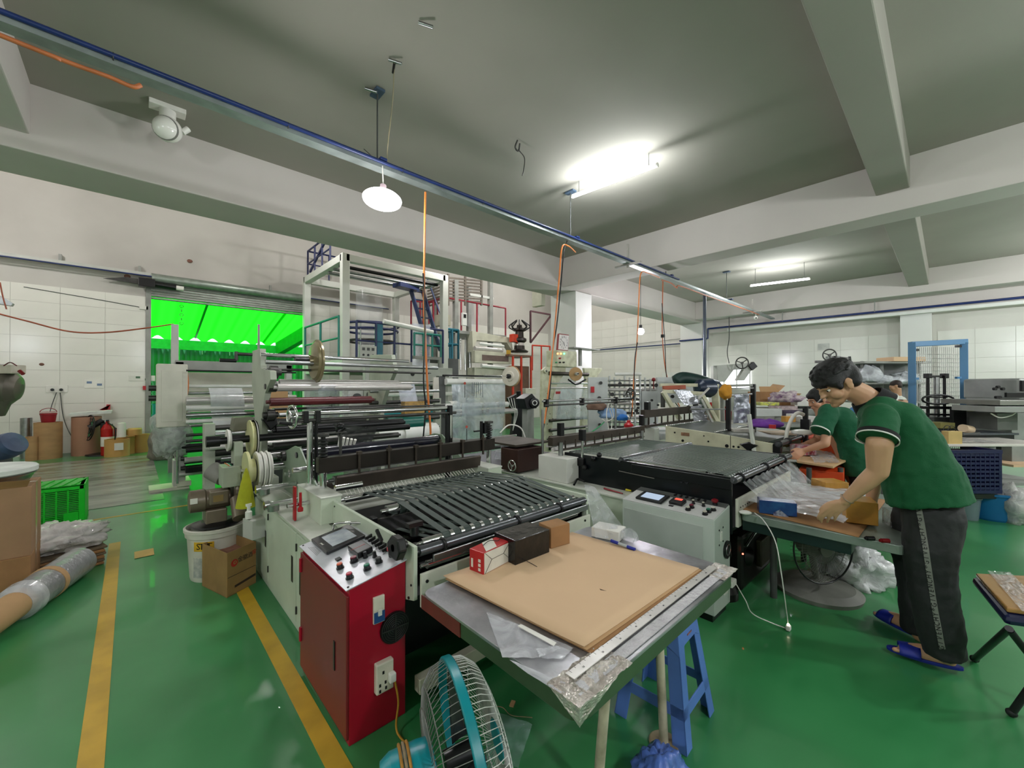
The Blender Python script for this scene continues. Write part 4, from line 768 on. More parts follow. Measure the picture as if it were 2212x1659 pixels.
sw = thing('inline_switch','white rounded inline power switch on the edge of the second table','switch',P(1613,1108,z=.66)); a = P(1610,1107,z=.662); MB().sph(a,.034,14,(.75,1.15,.42),Matrix.Rotation(.5,3,'Z')).build('switch_body', WHITEPL, sw)
wire('white_cable',[P(1630,1108,z=.66),P(1650,1125,x=2.93),P(1675,1170,x=2.85),P(1688,1240,x=2.83),P(1700,1330,z=.10),P(1703,1352,z=.02)],.0035,WHITEPL,'thin white cable hanging from the inline switch to the plug on the floor','cable')
wire('white_cable',[(2.89,.965,.225),P(1610,1296,z=.16),P(1625,1325,z=.08),P(1665,1345,z=.02),P(1700,1358,z=.012)],.0035,WHITEPL,'thin white cable from the power adapter across the floor to the plug','cable')
pg = thing('floor_plug','small lit plug joining two white cables on the green floor','plug',P(1703,1358,z=0)); a = P(1703,1356,z=.018); MB().obox(a,(.035,.025,.03)).build('plug_body', WHITEPL, pg, .006); MB().sph(a+V((0,0,.018)),.008,8).build('indicator', glow('warm_indicator',(1,.86,.6),14), pg)
for k,(px,py,m_,lb) in enumerate(((1880,1163,BLKPL,'black table clamp roller near the table corner'),(1912,1168,M('dark_red_roll',(120,20,26),.3),'dark red roller clamp at the table corner beside the man'))):
    a = P(px,py,z=.66); solo(MB().cyl(a+V((-.012,.014,0)),a+V((.012,-.014,0)),.012).cyl(a+V((-.018,.02,0)),a+V((-.012,.014,0)),.008).build('guide_roller',m_),lb,'roller')
carton('glass_jar', P(1905,1130,z=.652), P(1925,1140,z=.652), .06, .652, .10, film('clear_plastic_box',(190,192,190),.3,.1,.4,20), 'clear plastic box standing between the taped box and the man','container')
# ---------------- dark machinery, fan and bag under the second table
dm = thing('drive_motor','black drive motor under the second machine with a tiny red lamp','motor',(3.3,1.5,0))
MB().box(3.15,3.85,1.0,1.55,.04,.44).build('motor_body', M('greasy_black',(26,26,24),.4,.3,.3,6), dm, .03); q = P(1603,1196,y=.99); MB().sph((q.x,.985,q.z),.006,8).build('red_lamp', glow('red_lamp_mat',(1,.08,.05),12), dm)
MB().cyl((3.08,1.25,.32),(3.3,1.0,.26),.07).build('motor_end', M('greasy_black',(0,0,0)), dm); MB().path(bez([(3.2,.99,.36),(3.35,.97,.43),(3.55,.965,.40),(3.75,.98,.34)],6),.012,6).build('hose', CHROME, dm); MB().box(3.45,3.7,.96,1.0,.14,.34).build('cover', M('dirty_olive',(60,56,40),.6), dm, .01)
MB().lathe((3.1,1.1,0),(0,0,1),[(0,.09),(.05,.09),(.12,.05)],16).build('bottle_base', M('greasy_black',(0,0,0)), dm)
wf = thing('pedestal_fan','grey dusty fan with large round guard standing under the second table','fan',(3.85,.85,0))
fc2 = P(1765,1180,d=2.85); ax2 = V((-.55,-.83,.05)).normalized()
DUST = M('dusty_grey_plastic',(118,118,110),.6,0,.15,6)
for r in (.235,.17,.10): MB().ring(fc2+ax2*.05,ax2,r,.0022 if r<.2 else .006,48,5).build('guard_ring', DUST if r<.2 else BLKPL, wf)
sa2 = ax2.cross(up).normalized(); sb2 = sa2.cross(ax2)
for i in range(60): t = 2*pi*i/60; dd_ = sa2*math.cos(t)+sb2*math.sin(t); MB().path([fc2+dd_*.235+ax2*.02,fc2+dd_*.2+ax2*.055,fc2+dd_*.05+ax2*.07],.0016,4).build('guard_wire', DUST, wf)
MB().cyl(fc2-ax2*.10,fc2-ax2*.01,.08).build('motor', DUST, wf); MB().cyl(fc2+ax2*.055,fc2+ax2*.075,.05).build('badge', DUST, wf)
b0 = P(1765,1268,z=.03); MB().lathe((b0.x,b0.y,0),(0,0,1),[(0,.26),(.03,.27),(.06,.22),(.085,.07),(.1,.03)],36).build('round_base', DUST, wf); MB().cyl((b0.x,b0.y,.08),tuple(fc2-ax2*.06),.022).build('pole', DUST, wf)
solo(lump(P(1852,1262,z=0)+V((.05,.05,0)),(.17,.19,.20),12,.45,56,freq=4).build('white_bag', film('white_bag_mat',(222,222,222),.93,.25,.8,9)),'large white crumpled plastic bag on the floor under the table near the man','plastic bag')
# ================================================================ THIRD MACHINE (cream frame)
m3 = thing('belt_machine','cream-framed bag-making machine behind the black-sided one','machine',(5.4,2.0,0))
D0, D1 = 4.88, 6.2
CR3 = M('yellowish_cream_paint',(206,204,176),.4,0,.12,5,col2=(180,176,150))
for x in (D0,D1): polyyz([(1.27,.86),(1.27,.66),(2.42,.66),(2.42,.98),(1.9,.96)] if 0 else [(1.25,.90),(1.25,.70),(2.42,.74),(2.42,1.0),(1.75,.955)], x, .03, 'side_plate', CR3, m3, .004)
for y,z,r in ((2.3,.93,.01),(1.9,.86,.01),(1.95,.92,.008),(1.7,.83,.02),(1.63,.83,.012),(1.58,.83,.012),(2.2,.84,.016),(2.1,.80,.012),(1.35,.74,.012),(1.9,.76,.014)): MB().cyl((D0-.006,y,z),(D0,y,z),r,n=8).build('bolt', BLACK, m3)
MB().box(D0-.004,D0,2.12,2.22,.90,.94).build('rust_label', M('rusty_label',(150,110,84),.7,0,.2,20), m3); MB().box(D0-.002,D0,1.66,1.665,.72,.95).build('joint', BLACK, m3)
MB().prism([(D0-.05,1.47,.80),(D0-.05,1.38,.87),(D0-.05,1.47,.90),(D0-.05,1.56,.87)],(.04,0,0)).build('black_knob', BLKPL, m3, .01); MB().cyl((D0-.06,1.47,.80),(D0-.01,1.47,.80),.02).build('knob_hub', BLKPL, m3)
DKT = M('dark_green_grey_top',(70,76,68),.35,.2,.12,3)
MB().prism([(D0+.03,1.3,.90),(D0+.03,2.4,.985),(D1,2.4,.985),(D1,1.3,.90)],(0,0,.012)).build('belt_deck', DKT, m3)
for i in range(28): MB().sph((D0+.06+i*.045,1.85,.965),.013,6).build('roller_ring', CHROME, m3)
for i in range(34): MB().sph((D0+.0+i*.04,2.43,1.0),.013,6).build('roller_ring', CHROME, m3)
for i in range(26): MB().bar((D0+.05+i*.045,1.3,.915),(D0+.05+i*.045,1.2,.895),.010,.004).build('belt_end', BELT, m3)
roller('front_tube',D0-.03,D1+.1,1.2,.90,.026,M('grey_tube_metal',(0,0,0)),m3)
for x in (D0,D0+.35,D0+.9): MB().ring((x,1.2,.90),(1,0,0),.03,.009,14,6).build('tube_clamp', BLKPL, m3)
MB().box(D0-.02,D0+.05,1.18,1.25,.75,.90).build('bracket', BLACK, m3, .005)
a = P(1618,895,x=4.86); b = P(1632,960,x=4.86); MB().bar((4.86,a.y,a.z),(4.86,b.y,.70),.03,.05).build('scale_post', M('white_scale',(206,208,200),.4,0,.05), m3, .003); MB().box(4.85,4.87,1.22,1.28,1.06,1.10).build('red_tag', RED, m3)
MB().box(D0,D1,2.45,3.0,.0,.68).build('base_cabinet', MINT, m3, .004)
MB().box(D0-.12,D0-.0,2.5,2.72,.66,.97).build('post_block', PALE, m3, .004)
MB().box(4.7,6.3,2.6,2.66,1.10,1.2).build('knife_beam', BROWNM, m3, .004); MB().box(4.7,6.3,2.58,2.64,.98,1.01).build('clamp_bar', BROWNM, m3)
for i in range(9): MB().cyl((4.8+i*.17,2.6,1.0),(4.8+i*.17,2.6,1.1),.011,n=8).build('adjusting_rod', BROWNM, m3)
for x in (4.8,6.25): MB().cyl((x,2.63,.68),(x,2.63,1.1),.022).build('post', STEEL, m3); MB().obox((x,2.62,1.25),(.06,.06,.1)).build('spring_pack', BLACK, m3)
# third table, orange front, cardboard and film on it, box in the woman's hands
t3 = thing('packing_table','table with cardboard top and orange sides where the woman works','table',(5.5,.7,0))
OR = M('orange_plastic',(214,70,22),.45,0,.06,3)
def boxq(px0,py0,px1,py1,z,dep): return P(px0,py0,z=z),P(px1,py1,z=z)
q0 = P(1722,1000,z=.72); q1 = P(1800,1012,z=.72)
MB().prism([P(1712,972,z=.74),P(1722,1000,z=.74),P(1800,1012,z=.74),P(1812,1005,z=.74),P(1828,998,z=.74),P(1770,968,z=.74)],(0,0,.02)).build('table_top', M('tan_board',(196,160,118),.6,0,.06,3), t3, .003)
MB().prism([P(1726,1012,z=.68),P(1822,1022,z=.68),P(1826,1002,z=.68),P(1745,990,z=.68)],(0,0,-.55)).build('orange_side', OR, t3, .003)
MB().prism([P(1730,965,z=.74),P(1826,990,z=.74),P(1850,960,z=.74),P(1790,950,z=.74)],(0,0,.12)).build('orange_bin', OR, t3, .003)
for px in (1733,1800): q = P(px,1012,z=.70); MB().cyl((q.x-.03,q.y-.06,0),(q.x-.03,q.y-.06,.72),.022).build('leg', DGREY, t3)
solo(MB().grid(lambda u,v: lerp(lerp(P(1742,975,z=.765),P(1760,1000,z=.765),u),lerp(P(1795,975,z=.765),P(1815,1000,z=.765),u),v)+V((0,0,.02*abs(noise.noise(V((u*9,v*9,4)))))),20,20,False).build('film_sheets', film('sparkling_film',(226,226,228),.45,.1,1,14)),'crinkled clear film spread on the woman\'s cardboard-topped table','plastic film')
carton('small_box', P(1706,978,z=.77), P(1738,984,z=.77), .15, .77, .10, M('pink_print_card',(170,40,66),.4,0,.4,26,col2=(225,215,220)),'pink printed box the woman holds on the packing table')
carton('brown_box', P(1672,965,z=.70), P(1702,969,z=.70), .3, .70, .13, CARD2,'brown carton behind the machine left of the woman\'s hands')
carton('label_stack', P(1640,973,z=.76), P(1676,978,z=.76), .2, .76, .05, M('green_grey_print',(150,160,140),.5,0,.25,40),'flat stack of printed packs on the third machine ledge','pack')
solo(MB().box(D0+.0,6.3,1.0,1.2,.735,.755).build('ledge', PALE, None, .003),'pale ledge carrying packs in front of the third machine tube','shelf')
MB().grid(lambda u,v: lerp(lerp(P(1706,990,z=.72),P(1712,990,z=.72),u),lerp(P(1700,1050,z=.55),P(1745,1045,z=.60),u),v),6,6).build('film_flap', FILM2, t2)
# ================================================================ PEOPLE
from mathutils.bvhtree import BVHTree
def limb(mb, pts, n=14):
    """chain of (point, radius): tapered segments with rounded joints"""
    for (p, r) in pts: mb.sph(p, r, n)
    for (p, r), (q, s_) in zip(pts, pts[1:]): mb.cyl(p, q, r, s_, n)
    return mb
def frame(fwd, upv):
    f = V(fwd).normalized(); u = V(upv); u = (u-f*u.dot(f)).normalized(); r = f.cross(u).normalized(); return Matrix((r, f, u)).transposed()
def head(mb, c, R, s=1.0, female=False):
    T = lambda x,y,z: V(c)+R@(V((x,y,z))*s)
    E = lambda p, sc: mb.sph(T(*p), s, 16, sc, R)
    E((0,-.012,.03),(.073,.092,.082)); E((0,.022,-.02),(.06,.066,.085)); E((0,.045,-.08),(.04,.036,.034)); E((0,.066,-.10),(.022,.02,.018))
    E((0,.082,.012),(.052,.016,.014)); E((0,.094,-.012),(.009,.014,.026)); E((0,.100,-.034),(.015,.016,.011)); E((0,.084,-.064),(.024,.012,.006)); E((0,.084,-.074),(.021,.011,.007))
    for k in (-1,1):
        E((k*.045,.055,-.035),(.026,.03,.03)); E((k*.077,-.006,-.012),(.008,.018,.032)); E((k*.079,-.014,.004),(.01,.012,.014))
    return T
def face_bits(par, T, R, s=1.0):
    for k in (-1,1):
        e = MB().sph(T(k*.030,.074,-.004), .0098*s, 12).build('eye', M('eye_white',(226,222,214),.2), par); MB().sph(T(k*.030,.0795,-.006), .0062*s, 10).build('iris', BLACK, e)
        MB().path([T(k*.014,.098,.017),T(k*.03,.095,.021),T(k*.046,.082,.016)],.0032*s,6).build('eyebrow', HAIR, par)
    MB().sph(T(0,.094,-.069), .02*s, 10, (1,.25,.3), R).build('lips', M('lips',(160,96,84),.4), par)
def hand(mb, w, d, side, nrm, s=1.0, curl=.5, spread=1.0):
    """w wrist, d along the hand, side towards the thumb, nrm back of the hand"""
    w, d, side, nrm = V(w), V(d).normalized(), V(side).normalized(), V(nrm).normalized(); tips = []
    for k in range(4):
        b = w+d*.02*s+side*(.024-.016*k)*s; e = w+d*(.088-.004*abs(k-1))*s+side*(.03-.021*k)*s
        limb(mb, [(b,.0155*s),(e,.0115*s)], 10)
    for k, L in enumerate((.072,.082,.076,.06)):
        p = w+d*(.088-.004*abs(k-1))*s+side*(.03-.021*k)*s; dir_ = (d+side*(.10-.08*k)*spread).normalized(); a = curl*.5; ch = [(p,.0100*s)]
        for j, (f_, r_) in enumerate(((.46,.0090),(.32,.0082),(.24,.0070))):
            a_ = a+curl*(.75 if j else .15)*j; dd = dir_*math.cos(a_)-nrm*math.sin(a_); p = p+dd*(L*f_*s); ch.append((p, r_*s))
        limb(mb, ch, 10); tips.append(p)
    p = w+d*.022*s+side*.026*s; p2 = p+(d*.5+side*.8-nrm*.25).normalized()*.036*s; p3 = p2+(d*.85+side*.35-nrm*.4).normalized()*.032*s; p4 = p3+(d*.95+side*.05-nrm*.45).normalized()*.024*s
    limb(mb, [(p,.015*s),(p2,.0125*s),(p3,.0105*s),(p4,.0085*s)], 10); return tips
POLO = M('green_polo_cotton',(8,84,48),.85,0,.06,3,.12,bscale=160); POLOD = M('black_knit',(18,20,20),.85); WHT = M('white_knit_stripe',(220,224,214),.8)
TRS = M('charcoal_trousers',(36,38,38),.75,0,.12,6,.3,bscale=14); SAND = M('blue_sandal',(24,40,140),.5,0,.1)
def bvh_of(o):
    bpy.context.view_layer.update(); dg = bpy.context.evaluated_depsgraph_get(); ev = o.evaluated_get(dg); me = ev.to_mesh(); mw = ev.matrix_world
    t = BVHTree.FromPolygons([mw@v.co for v in me.vertices],[list(p.vertices) for p in me.polygons]); ev.to_mesh_clear(); return t
# ---------------------------------------------------------------- the man
mn = thing('person','man in green polo and dark striped trousers bending over the second table, blue sandals','person',(3.2,.1,0))
PD = lambda px, py, d: P(px, py, d=d)
body = MB()
hR = frame((_r*-.86-V((0,0,1))*.50+_f0*.08), (_r*-.42+V((0,0,1))*.86)); hc_ = PD(1808,826,2.42)
T = head(body, hc_, hR, 1.10)
limb(body, [(T(0,-.03,-.05),.062),(PD(1862,853,2.40),.064),(PD(1893,880,2.38),.075)])
sh_n, sh_f = PD(1903,905,2.17), PD(1885,895,2.56)
limb(body, [(sh_n,.055),(PD(1895,890,2.38),.07),(sh_f,.055)]); limb(body, [(PD(1900,890,2.38),.10),(PD(1960,960,2.32),.12),(PD(2000,1060,2.28),.12)])
limb(body, [(PD(2008,1085,2.2),.09),(PD(2012,1130,2.16),.085),(PD(2012,1260,2.14),.055),(PD(2046,1418,2.125),.036)]); limb(body, [(PD(1995,1085,2.38),.09),(PD(1982,1130,2.40),.085),(PD(1976,1250,2.42),.055),(PD(1986,1372,2.40),.036)])
el = PD(1897,1018,2.15); wr = PD(1826,1082,2.26)
limb(body, [(sh_n,.055),(PD(1900,960,2.13),.058),(el,.047),(lerp(el,wr,.35),.044),(wr,.027)])
hd = (PD(1792,1106,2.30)-wr).normalized()
hand(body, wr, hd, (_r*-.75+_f0*.3-V((0,0,1))*-.1), V((0,0,1))*.62-_r*.72-_f0*.25 if 0 else (V((0,0,.75))-_r*.35-_f0*.45), 1.02, .75)
elf = PD(1890,1030,2.62); wrf = PD(1880,1098,2.62)
limb(body, [(sh_f,.05),(elf,.042),(wrf,.027)]); hand(body, wrf, V((0,0,-.5))-_r*.7, _f0*-.8, V((0,0,.7))-_r*.4, 1.0, .5)
# feet
def foot(mb, heel, toe, ank, s=1.0):
    heel, toe = V(heel), V(toe); d = (toe-heel).normalized(); sd = V((0,0,1)).cross(d)
    limb(mb, [(ank,.036),(heel+d*.05+V((0,0,.05)),.036),(heel+d*.14+V((0,0,.045)),.032),(heel+d*.20+V((0,0,.034)),.026)])
    limb(mb, [(heel+d*.03+V((0,0,.034)),.030),(heel+d*.12+sd*.012+V((0,0,.034)),.028),(heel+d*.2+sd*.016+V((0,0,.03)),.022)])
    for k in range(5): 
        q = heel+d*(.205-.008*k)+sd*(.030-.016*k)+V((0,0,.026)); limb(mb, [(q,.012),(q+d*(.038-.005*k)+V((0,0,-.003)),.0105 if k else .013)], 8)
def sandal(name, heel, toe, lab, z=0.0):
    heel, toe = V(heel), V(toe); d = (toe-heel).normalized(); sd = V((0,0,1)).cross(d); t = thing(name, lab, 'sandal', heel+d*.13)
    out = []
    for a in range(24):
        th = 2*pi*a/24; x = math.cos(th); y = math.sin(th); w_ = .036+.012*(x*.5+.5); out.append(heel+d*(.125+.15*x)+sd*(w_*y)+V((0,0,.001)))
    MB().prism(out,(0,0,.018)).build('sole', SAND, t, .004)
    def st_(u, v): th = pi*(u-.5)*1.0; return heel+d*(.14+.085*v)+sd*(.052*math.sin(th))+V((0,0,.016+.052*math.cos(th)*(1-.25*v)))
    MB().grid(st_,14,6).build('strap', SAND, t, thick=.006)
    return t
h1, t1 = PD(2068,1452,2.13), PD(1912,1408,2.30); h1.z = t1.z = .02; h2, t2_ = PD(1996,1393,2.38), PD(1898,1338,2.62); h2.z = t2_.z = .02
foot(body, h1, t1, PD(2046,1418,2.125)); foot(body, h2, t2_, PD(1986,1372,2.40))
bo = body.build('body', SKIN, mn, remesh=.0058, smooth=3)
sandal('slipper', h1, t1, 'blue open-toed slipper on the man\'s near foot'); sandal('slipper', h2, t2_, 'dark blue slipper on the man\'s far foot, towards the table')
face_bits(mn, T, hR, 1.1)
hr = MB(); E_ = lambda p, sc: hr.sph(T(*p), 1.10, 18, sc, hR)
E_((0,-.012,.052),(.082,.098,.075)); E_((0,-.055,.02),(.076,.062,.075)); E_((0,.04,.062),(.074,.062,.048)); E_((0,.078,.040),(.058,.032,.028))
for k in (-1,1): E_((k*.055,.03,.045),(.03,.055,.05)); E_((k*.068,.035,.01),(.014,.02,.03)); E_((k*.055,-.05,.0),(.03,.04,.05))
rnd = random.Random(5)
for i in range(260):
    th, ph = rnd.uniform(0,2*pi), rnd.uniform(0,1.35); q = (.084*math.sin(ph)*math.cos(th), -.01+.10*math.sin(ph)*math.sin(th), .05+.078*math.cos(ph))
    d_ = V((q[0],q[1]+.12,q[2]*.3)).normalized(); a = T(*q); b = T(q[0]+d_.x*.02,q[1]+d_.y*.03,q[2]+d_.z*.012); hr.cyl(a,b,.008,.002,5)
hr.build('hair', HAIR, mn, remesh=.006, smooth=2)
# polo shirt
sh = MB()
for o_, k in ((-.09,1),(.02,1),(.12,1)):
    limb(sh, [(PD(1908,890,2.35+o_),.088),(PD(1945,916,2.33+o_),.122),(PD(1968,965,2.31+o_*.95),.145),(PD(1982,1015,2.29+o_*.9),.165)]); sh.cyl(PD(1984,1012,2.29+o_*.9),PD(2006,1085,2.26+o_*.85),.165,.182,22)
limb(sh, [(sh_n+V((0,0,.005)),.075),(PD(1890,893,2.38),.08),(sh_f,.07)])
sh.cyl(sh_n,PD(1894,948,2.125),.076,.084,20); sh.cyl(sh_f,PD(1884,950,2.60),.072,.08,18)
so_ = sh.build('polo_shirt', POLO, mn, remesh=.009, smooth=4)
tex = bpy.data.textures.new('folds','CLOUDS'); tex.noise_scale = .11
k = so_.modifiers.new('folds','DISPLACE'); k.texture = tex; k.strength = .022; k.mid_level = .5; k.texture_coords = 'LOCAL'
for c0, r0, off in ((PD(1894,951,2.125),.087,0),(PD(1884,952,2.60),.083,0)):
    a = (c0-(sh_n if r0 > .085 else sh_f)).normalized(); MB().lathe(c0-a*.012,a,[(0,r0-.002),(0,r0+.001),(.008,r0+.002),(.008,r0-.002),(0,r0-.002)],28).build('cuff_stripe', WHT, mn); MB().lathe(c0-a*.034,a,[(0,r0-.003),(0,r0+.0005),(.022,r0+.001),(.022,r0-.003),(0,r0-.003)],28).build('cuff_band', POLOD, mn)
nk = (PD(1866,852,2.40)-PD(1900,884,2.38)).normalized(); cb = PD(1888,872,2.385)
MB().lathe(cb-nk*.02,nk,[(0,.10),(.0,.112),(.045,.098),(.075,.086),(.075,.08),(.045,.092),(0,.10)],30).build('collar', POLOD, mn); MB().lathe(cb-nk*.024,nk,[(0,.105),(0,.114),(.006,.114),(.007,.105),(0,.105)],30).build('collar_stripe', WHT, mn)
# trousers
tr_ = MB()
limb(tr_, [(PD(2008,1080,2.2),.125),(PD(2015,1115,2.15),.125),(PD(2010,1180,2.13),.115),(PD(2010,1250,2.13),.100),(PD(2025,1330,2.12),.098)]); tr_.cyl(PD(2025,1330,2.12),PD(2042,1412,2.12),.098,.084,20)
limb(tr_, [(PD(1990,1080,2.38),.12),(PD(1977,1115,2.38),.105),(PD(1972,1180,2.43),.105),(PD(1978,1260,2.43),.085)]); tr_.cyl(PD(1978,1260,2.43),PD(1985,1366,2.41),.085,.08,18); limb(tr_,[(PD(2000,1080,2.28),.13),(PD(2005,1100,2.26),.12)])
to_ = tr_.build('trousers', TRS, mn, remesh=.009, smooth=4)
tex2 = bpy.data.textures.new('creases','CLOUDS'); tex2.noise_scale = .09; k = to_.modifiers.new('folds','DISPLACE'); k.texture = tex2; k.strength = .018; k.texture_coords = 'LOCAL'
bt = bvh_of(to_)
def onto(px, py, bvh=bt, lift=.002):
    v = (P(px,py,d=1)-EP).normalized(); h_ = bvh.ray_cast(EP+v*1.2, v, 3); return (h_[0]+h_[1]*lift, h_[1]) if h_[0] else (PD(px,py,2.05), -_f0)
cl = bez([V((1984,1092,0)),V((1992,1135,0)),V((2000,1185,0)),V((2008,1240,0)),V((2017,1300,0)),V((2026,1350,0)),V((2036,1402,0))],8)
mb = MB(); L_ = []; R_2 = []
for q in cl: L_.append(onto(q.x-6.5,q.y)[0]); R_2.append(onto(q.x+6.5,q.y)[0])
n_ = len(cl); mb.add(L_+R_2, [(i,i+1,n_+i+1,n_+i) for i in range(n_-1)], True); stp = mb.build('side_stripe', M('grey_stripe_tape',(128,130,122),.7), mn)
s_txt = 'GIVENCHY*'*6; LETK = M('stripe_black_print',(14,14,14),.7); y = 1398; i = 0
lets = []
while y > 1092:
    t_ = min(1, max(0, (y-1092)/310)); q = cl[min(n_-1,int(t_*(n_-1)))]; p0, nn = onto(q.x, y, lift=.0035); p1, _n = onto(q.x-1.3, y-8, lift=.0035)
    ud = (p1-p0).normalized(); ydir = nn.cross(ud).normalized(); lets.append((s_txt[i], p0, ud, ydir)); y -= 10.2; i += 1
for ch_, p0, ud, yd_ in lets: text(ch_, 'stripe_letter', p0, ud, yd_, .021 if ch_ != '*' else .03, LETK, stp, .0004)
MB().ring(lerp(el,wr,.93),(wr-el),.031,.0018,24,5).build('bracelet', M('silver_beads',(200,190,180),.3,.8), mn)
# ---------------------------------------------------------------- the woman
wm = thing('person','woman in green polo with black tied hair bending over the packing table','person',(5.6,.4,0))
b2 = MB(); wR = frame(_r*-.93-V((0,0,1))*.35+_f0*.1, V((0,0,1))*.9-_r*.3); wc_ = PD(1768,862,4.25)
T2 = head(b2, wc_, wR, 1.0)
limb(b2, [(T2(0,-.02,-.06),.05),(PD(1786,885,4.25),.055)]); limb(b2, [(PD(1790,890,4.2),.12),(PD(1830,960,4.2),.13),(PD(1862,1030,4.2),.14),(PD(1870,1080,4.1),.08),(PD(1872,1130,4.1),.05)])
limb(b2, [(PD(1868,1030,4.35),.09),(PD(1880,1085,4.4),.07),(PD(1885,1125,4.4),.04)])
eln = PD(1783,958,3.98); wrn = PD(1737,973,4.12)
limb(b2, [(PD(1787,900,4.06),.045),(eln,.040),(lerp(eln,wrn,.4),.036),(wrn,.025)]); hand(b2, wrn, -_r*.8-V((0,0,.45)), _f0*.2+V((0,0,.4))-_r*.3, V((0,0,.6))-_f0*.7, .95, .9)
elf2 = PD(1765,950,4.5); wrf2 = PD(1742,958,4.45)
limb(b2, [(PD(1785,890,4.45),.05),(elf2,.04),(wrf2,.025)]); hand(b2, wrf2, -_r*.9-V((0,0,.3)), -_f0*.6, V((0,0,.9)), .95, .6)
b2.build('body', M('skin_warm',(198,146,116),.5,0,.06,4), wm, remesh=.008, smooth=2); face_bits(wm, T2, wR)
hr = MB(); E_ = lambda p, sc: hr.sph(T2(*p), 1.0, 18, sc, wR)
E_((0,-.015,.05),(.083,.10,.075)); E_((0,-.05,.02),(.08,.075,.09)); E_((0,.055,.055),(.062,.045,.035)); E_((0,-.125,.03),(.05,.05,.06)); E_((0,-.11,-.02),(.04,.045,.06)); E_((.06,.02,.02),(.02,.05,.05)); E_((-.06,.02,.02),(.02,.05,.05))
hr.build('hair', HAIR, wm, remesh=.008, smooth=2); MB().ring(T2(0,.0,.05),wR@V((0,1,.9)),.103,.006,26,6).build('hair_band', M('white_band',(190,190,190),.4), wm)
POLO2 = M('green_polo_lighter',(16,84,56),.85,0,.06,3,.25,bscale=120); sh = MB()
for o_ in (-.10,0,.12):
    limb(sh, [(PD(1797,893,4.2+o_),.085),(PD(1815,905,4.2+o_),.125),(PD(1838,945,4.2+o_),.14),(PD(1852,985,4.2+o_),.15)]); sh.cyl(PD(1852,985,4.2+o_),PD(1862,1022,4.2+o_),.15,.155,18)
sh.cyl(PD(1790,892,4.05),PD(1774,934,3.99),.085,.085,18); sh.cyl(PD(1785,890,4.42),PD(1768,930,4.48),.07,.075,18); limb(sh,[(PD(1790,892,4.05),.088),(PD(1785,888,4.42),.07)])
so2 = sh.build('polo_shirt', POLO2, wm, remesh=.013, smooth=3); k = so2.modifiers.new('folds','DISPLACE'); k.texture = tex; k.strength = .035; k.texture_coords = 'LOCAL'
a = (PD(1771,932,3.99)-PD(1790,892,4.05)).normalized(); MB().lathe(PD(1771,932,3.99)-a*.012,a,[(0,.083),(0,.088),(.012,.088),(.012,.083),(0,.083)],24).build('cuff_stripe', WHT, wm)
nk = (wc_-PD(1800,895,4.2)).normalized(); MB().lathe(PD(1786,880,4.22)-nk*.0,nk,[(0,.083),(0,.092),(.012,.090),(.012,.08),(0,.083)],24).build('collar_stripe', WHT, wm); MB().lathe(PD(1786,880,4.22)+nk*.012,nk,[(0,.08),(0,.09),(.03,.078),(.03,.07),(0,.08)],24).build('collar', POLO2, wm)
tr_ = MB(); limb(tr_, [(PD(1862,1015,4.12),.125),(PD(1868,1060,4.05),.10)]); tr_.cyl(PD(1868,1060,4.05),PD(1872,1132,4.08),.10,.075,16); limb(tr_, [(PD(1862,1015,4.32),.125),(PD(1875,1060,4.4),.10)]); tr_.cyl(PD(1875,1060,4.4),PD(1882,1122,4.4),.10,.075,16)
tr_.build('trousers', POLOD, wm, remesh=.014, smooth=2)
for k,(px,py,d) in enumerate(((1872,1136,4.08),(1884,1127,4.4))):
    q = PD(px,py,d); q.z = .0; q = V((q.x,q.y,0)); MB().sph(q+V((0,0,.035))-_r*.06,.05,12,(1.6,1.1,.66),Matrix.Rotation(YAW-pi/2,3,'Z')).build('shoe', BLKPL, wm)
# ---------------------------------------------------------------- the man far behind
p3 = thing('person','distant man seen from behind the shelf, short dark hair and white collar','person',(P(1932,830,d=8).x,P(1932,830,d=8).y,0))
b3 = MB(); R3 = frame(-_r*.8+_f0*.6-V((0,0,.3)), V((0,0,1))); T3 = head(b3, PD(1934,834,8), R3, .95)
limb(b3, [(T3(0,-.02,-.06),.055),(PD(1938,853,8),.07)]); limb(b3,[(PD(1938,890,8),.13),(PD(1940,920,8),.12)]); limb(b3,[(PD(1925,872,7.85),.055),(PD(1918,905,7.8),.045),(PD(1905,915,7.8),.03)]); limb(b3,[(PD(1950,872,8.15),.055),(PD(1958,900,8.2),.045),(PD(1950,918,8.1),.03)])
for k in (0,.18): 
    q = PD(1940,925,8+k); limb(b3,[(q,.08),(V((q.x,q.y,.45)),.06),(V((q.x,q.y,.06)),.04)])
b3.build('body', SKIN, p3, remesh=.014, smooth=2)
hr = MB(); hr.sph(T3(0,-.02,.045),.95,16,(.082,.10,.075),R3).sph(T3(0,-.05,.0),.95,14,(.075,.06,.07),R3).build('hair', M('dark_brown_hair',(52,38,32),.6), p3, remesh=.012)
sh = MB(); limb(sh,[(PD(1927,870,7.88),.085),(PD(1950,870,8.14),.085)]); limb(sh,[(PD(1938,875,8),.13),(PD(1940,905,8),.135)]); sh.cyl(PD(1940,905,8),PD(1941,925,8),.135,.14)
sh.build('shirt', M('tan_shirt',(190,150,124),.8), p3, remesh=.016, smooth=2); MB().lathe(PD(1938,856,8),(0,0,1),[(-.06,.14),(-.02,.11),(.0,.075),(.01,.07)],20).build('white_collar', WHT, p3)
tr_ = MB()
for k in (0,.18): q = PD(1940,925,8+k); tr_.cyl(q,V((q.x,q.y,.06)),.11,.09)
tr_.build('trousers', TRS, p3, remesh=.02)
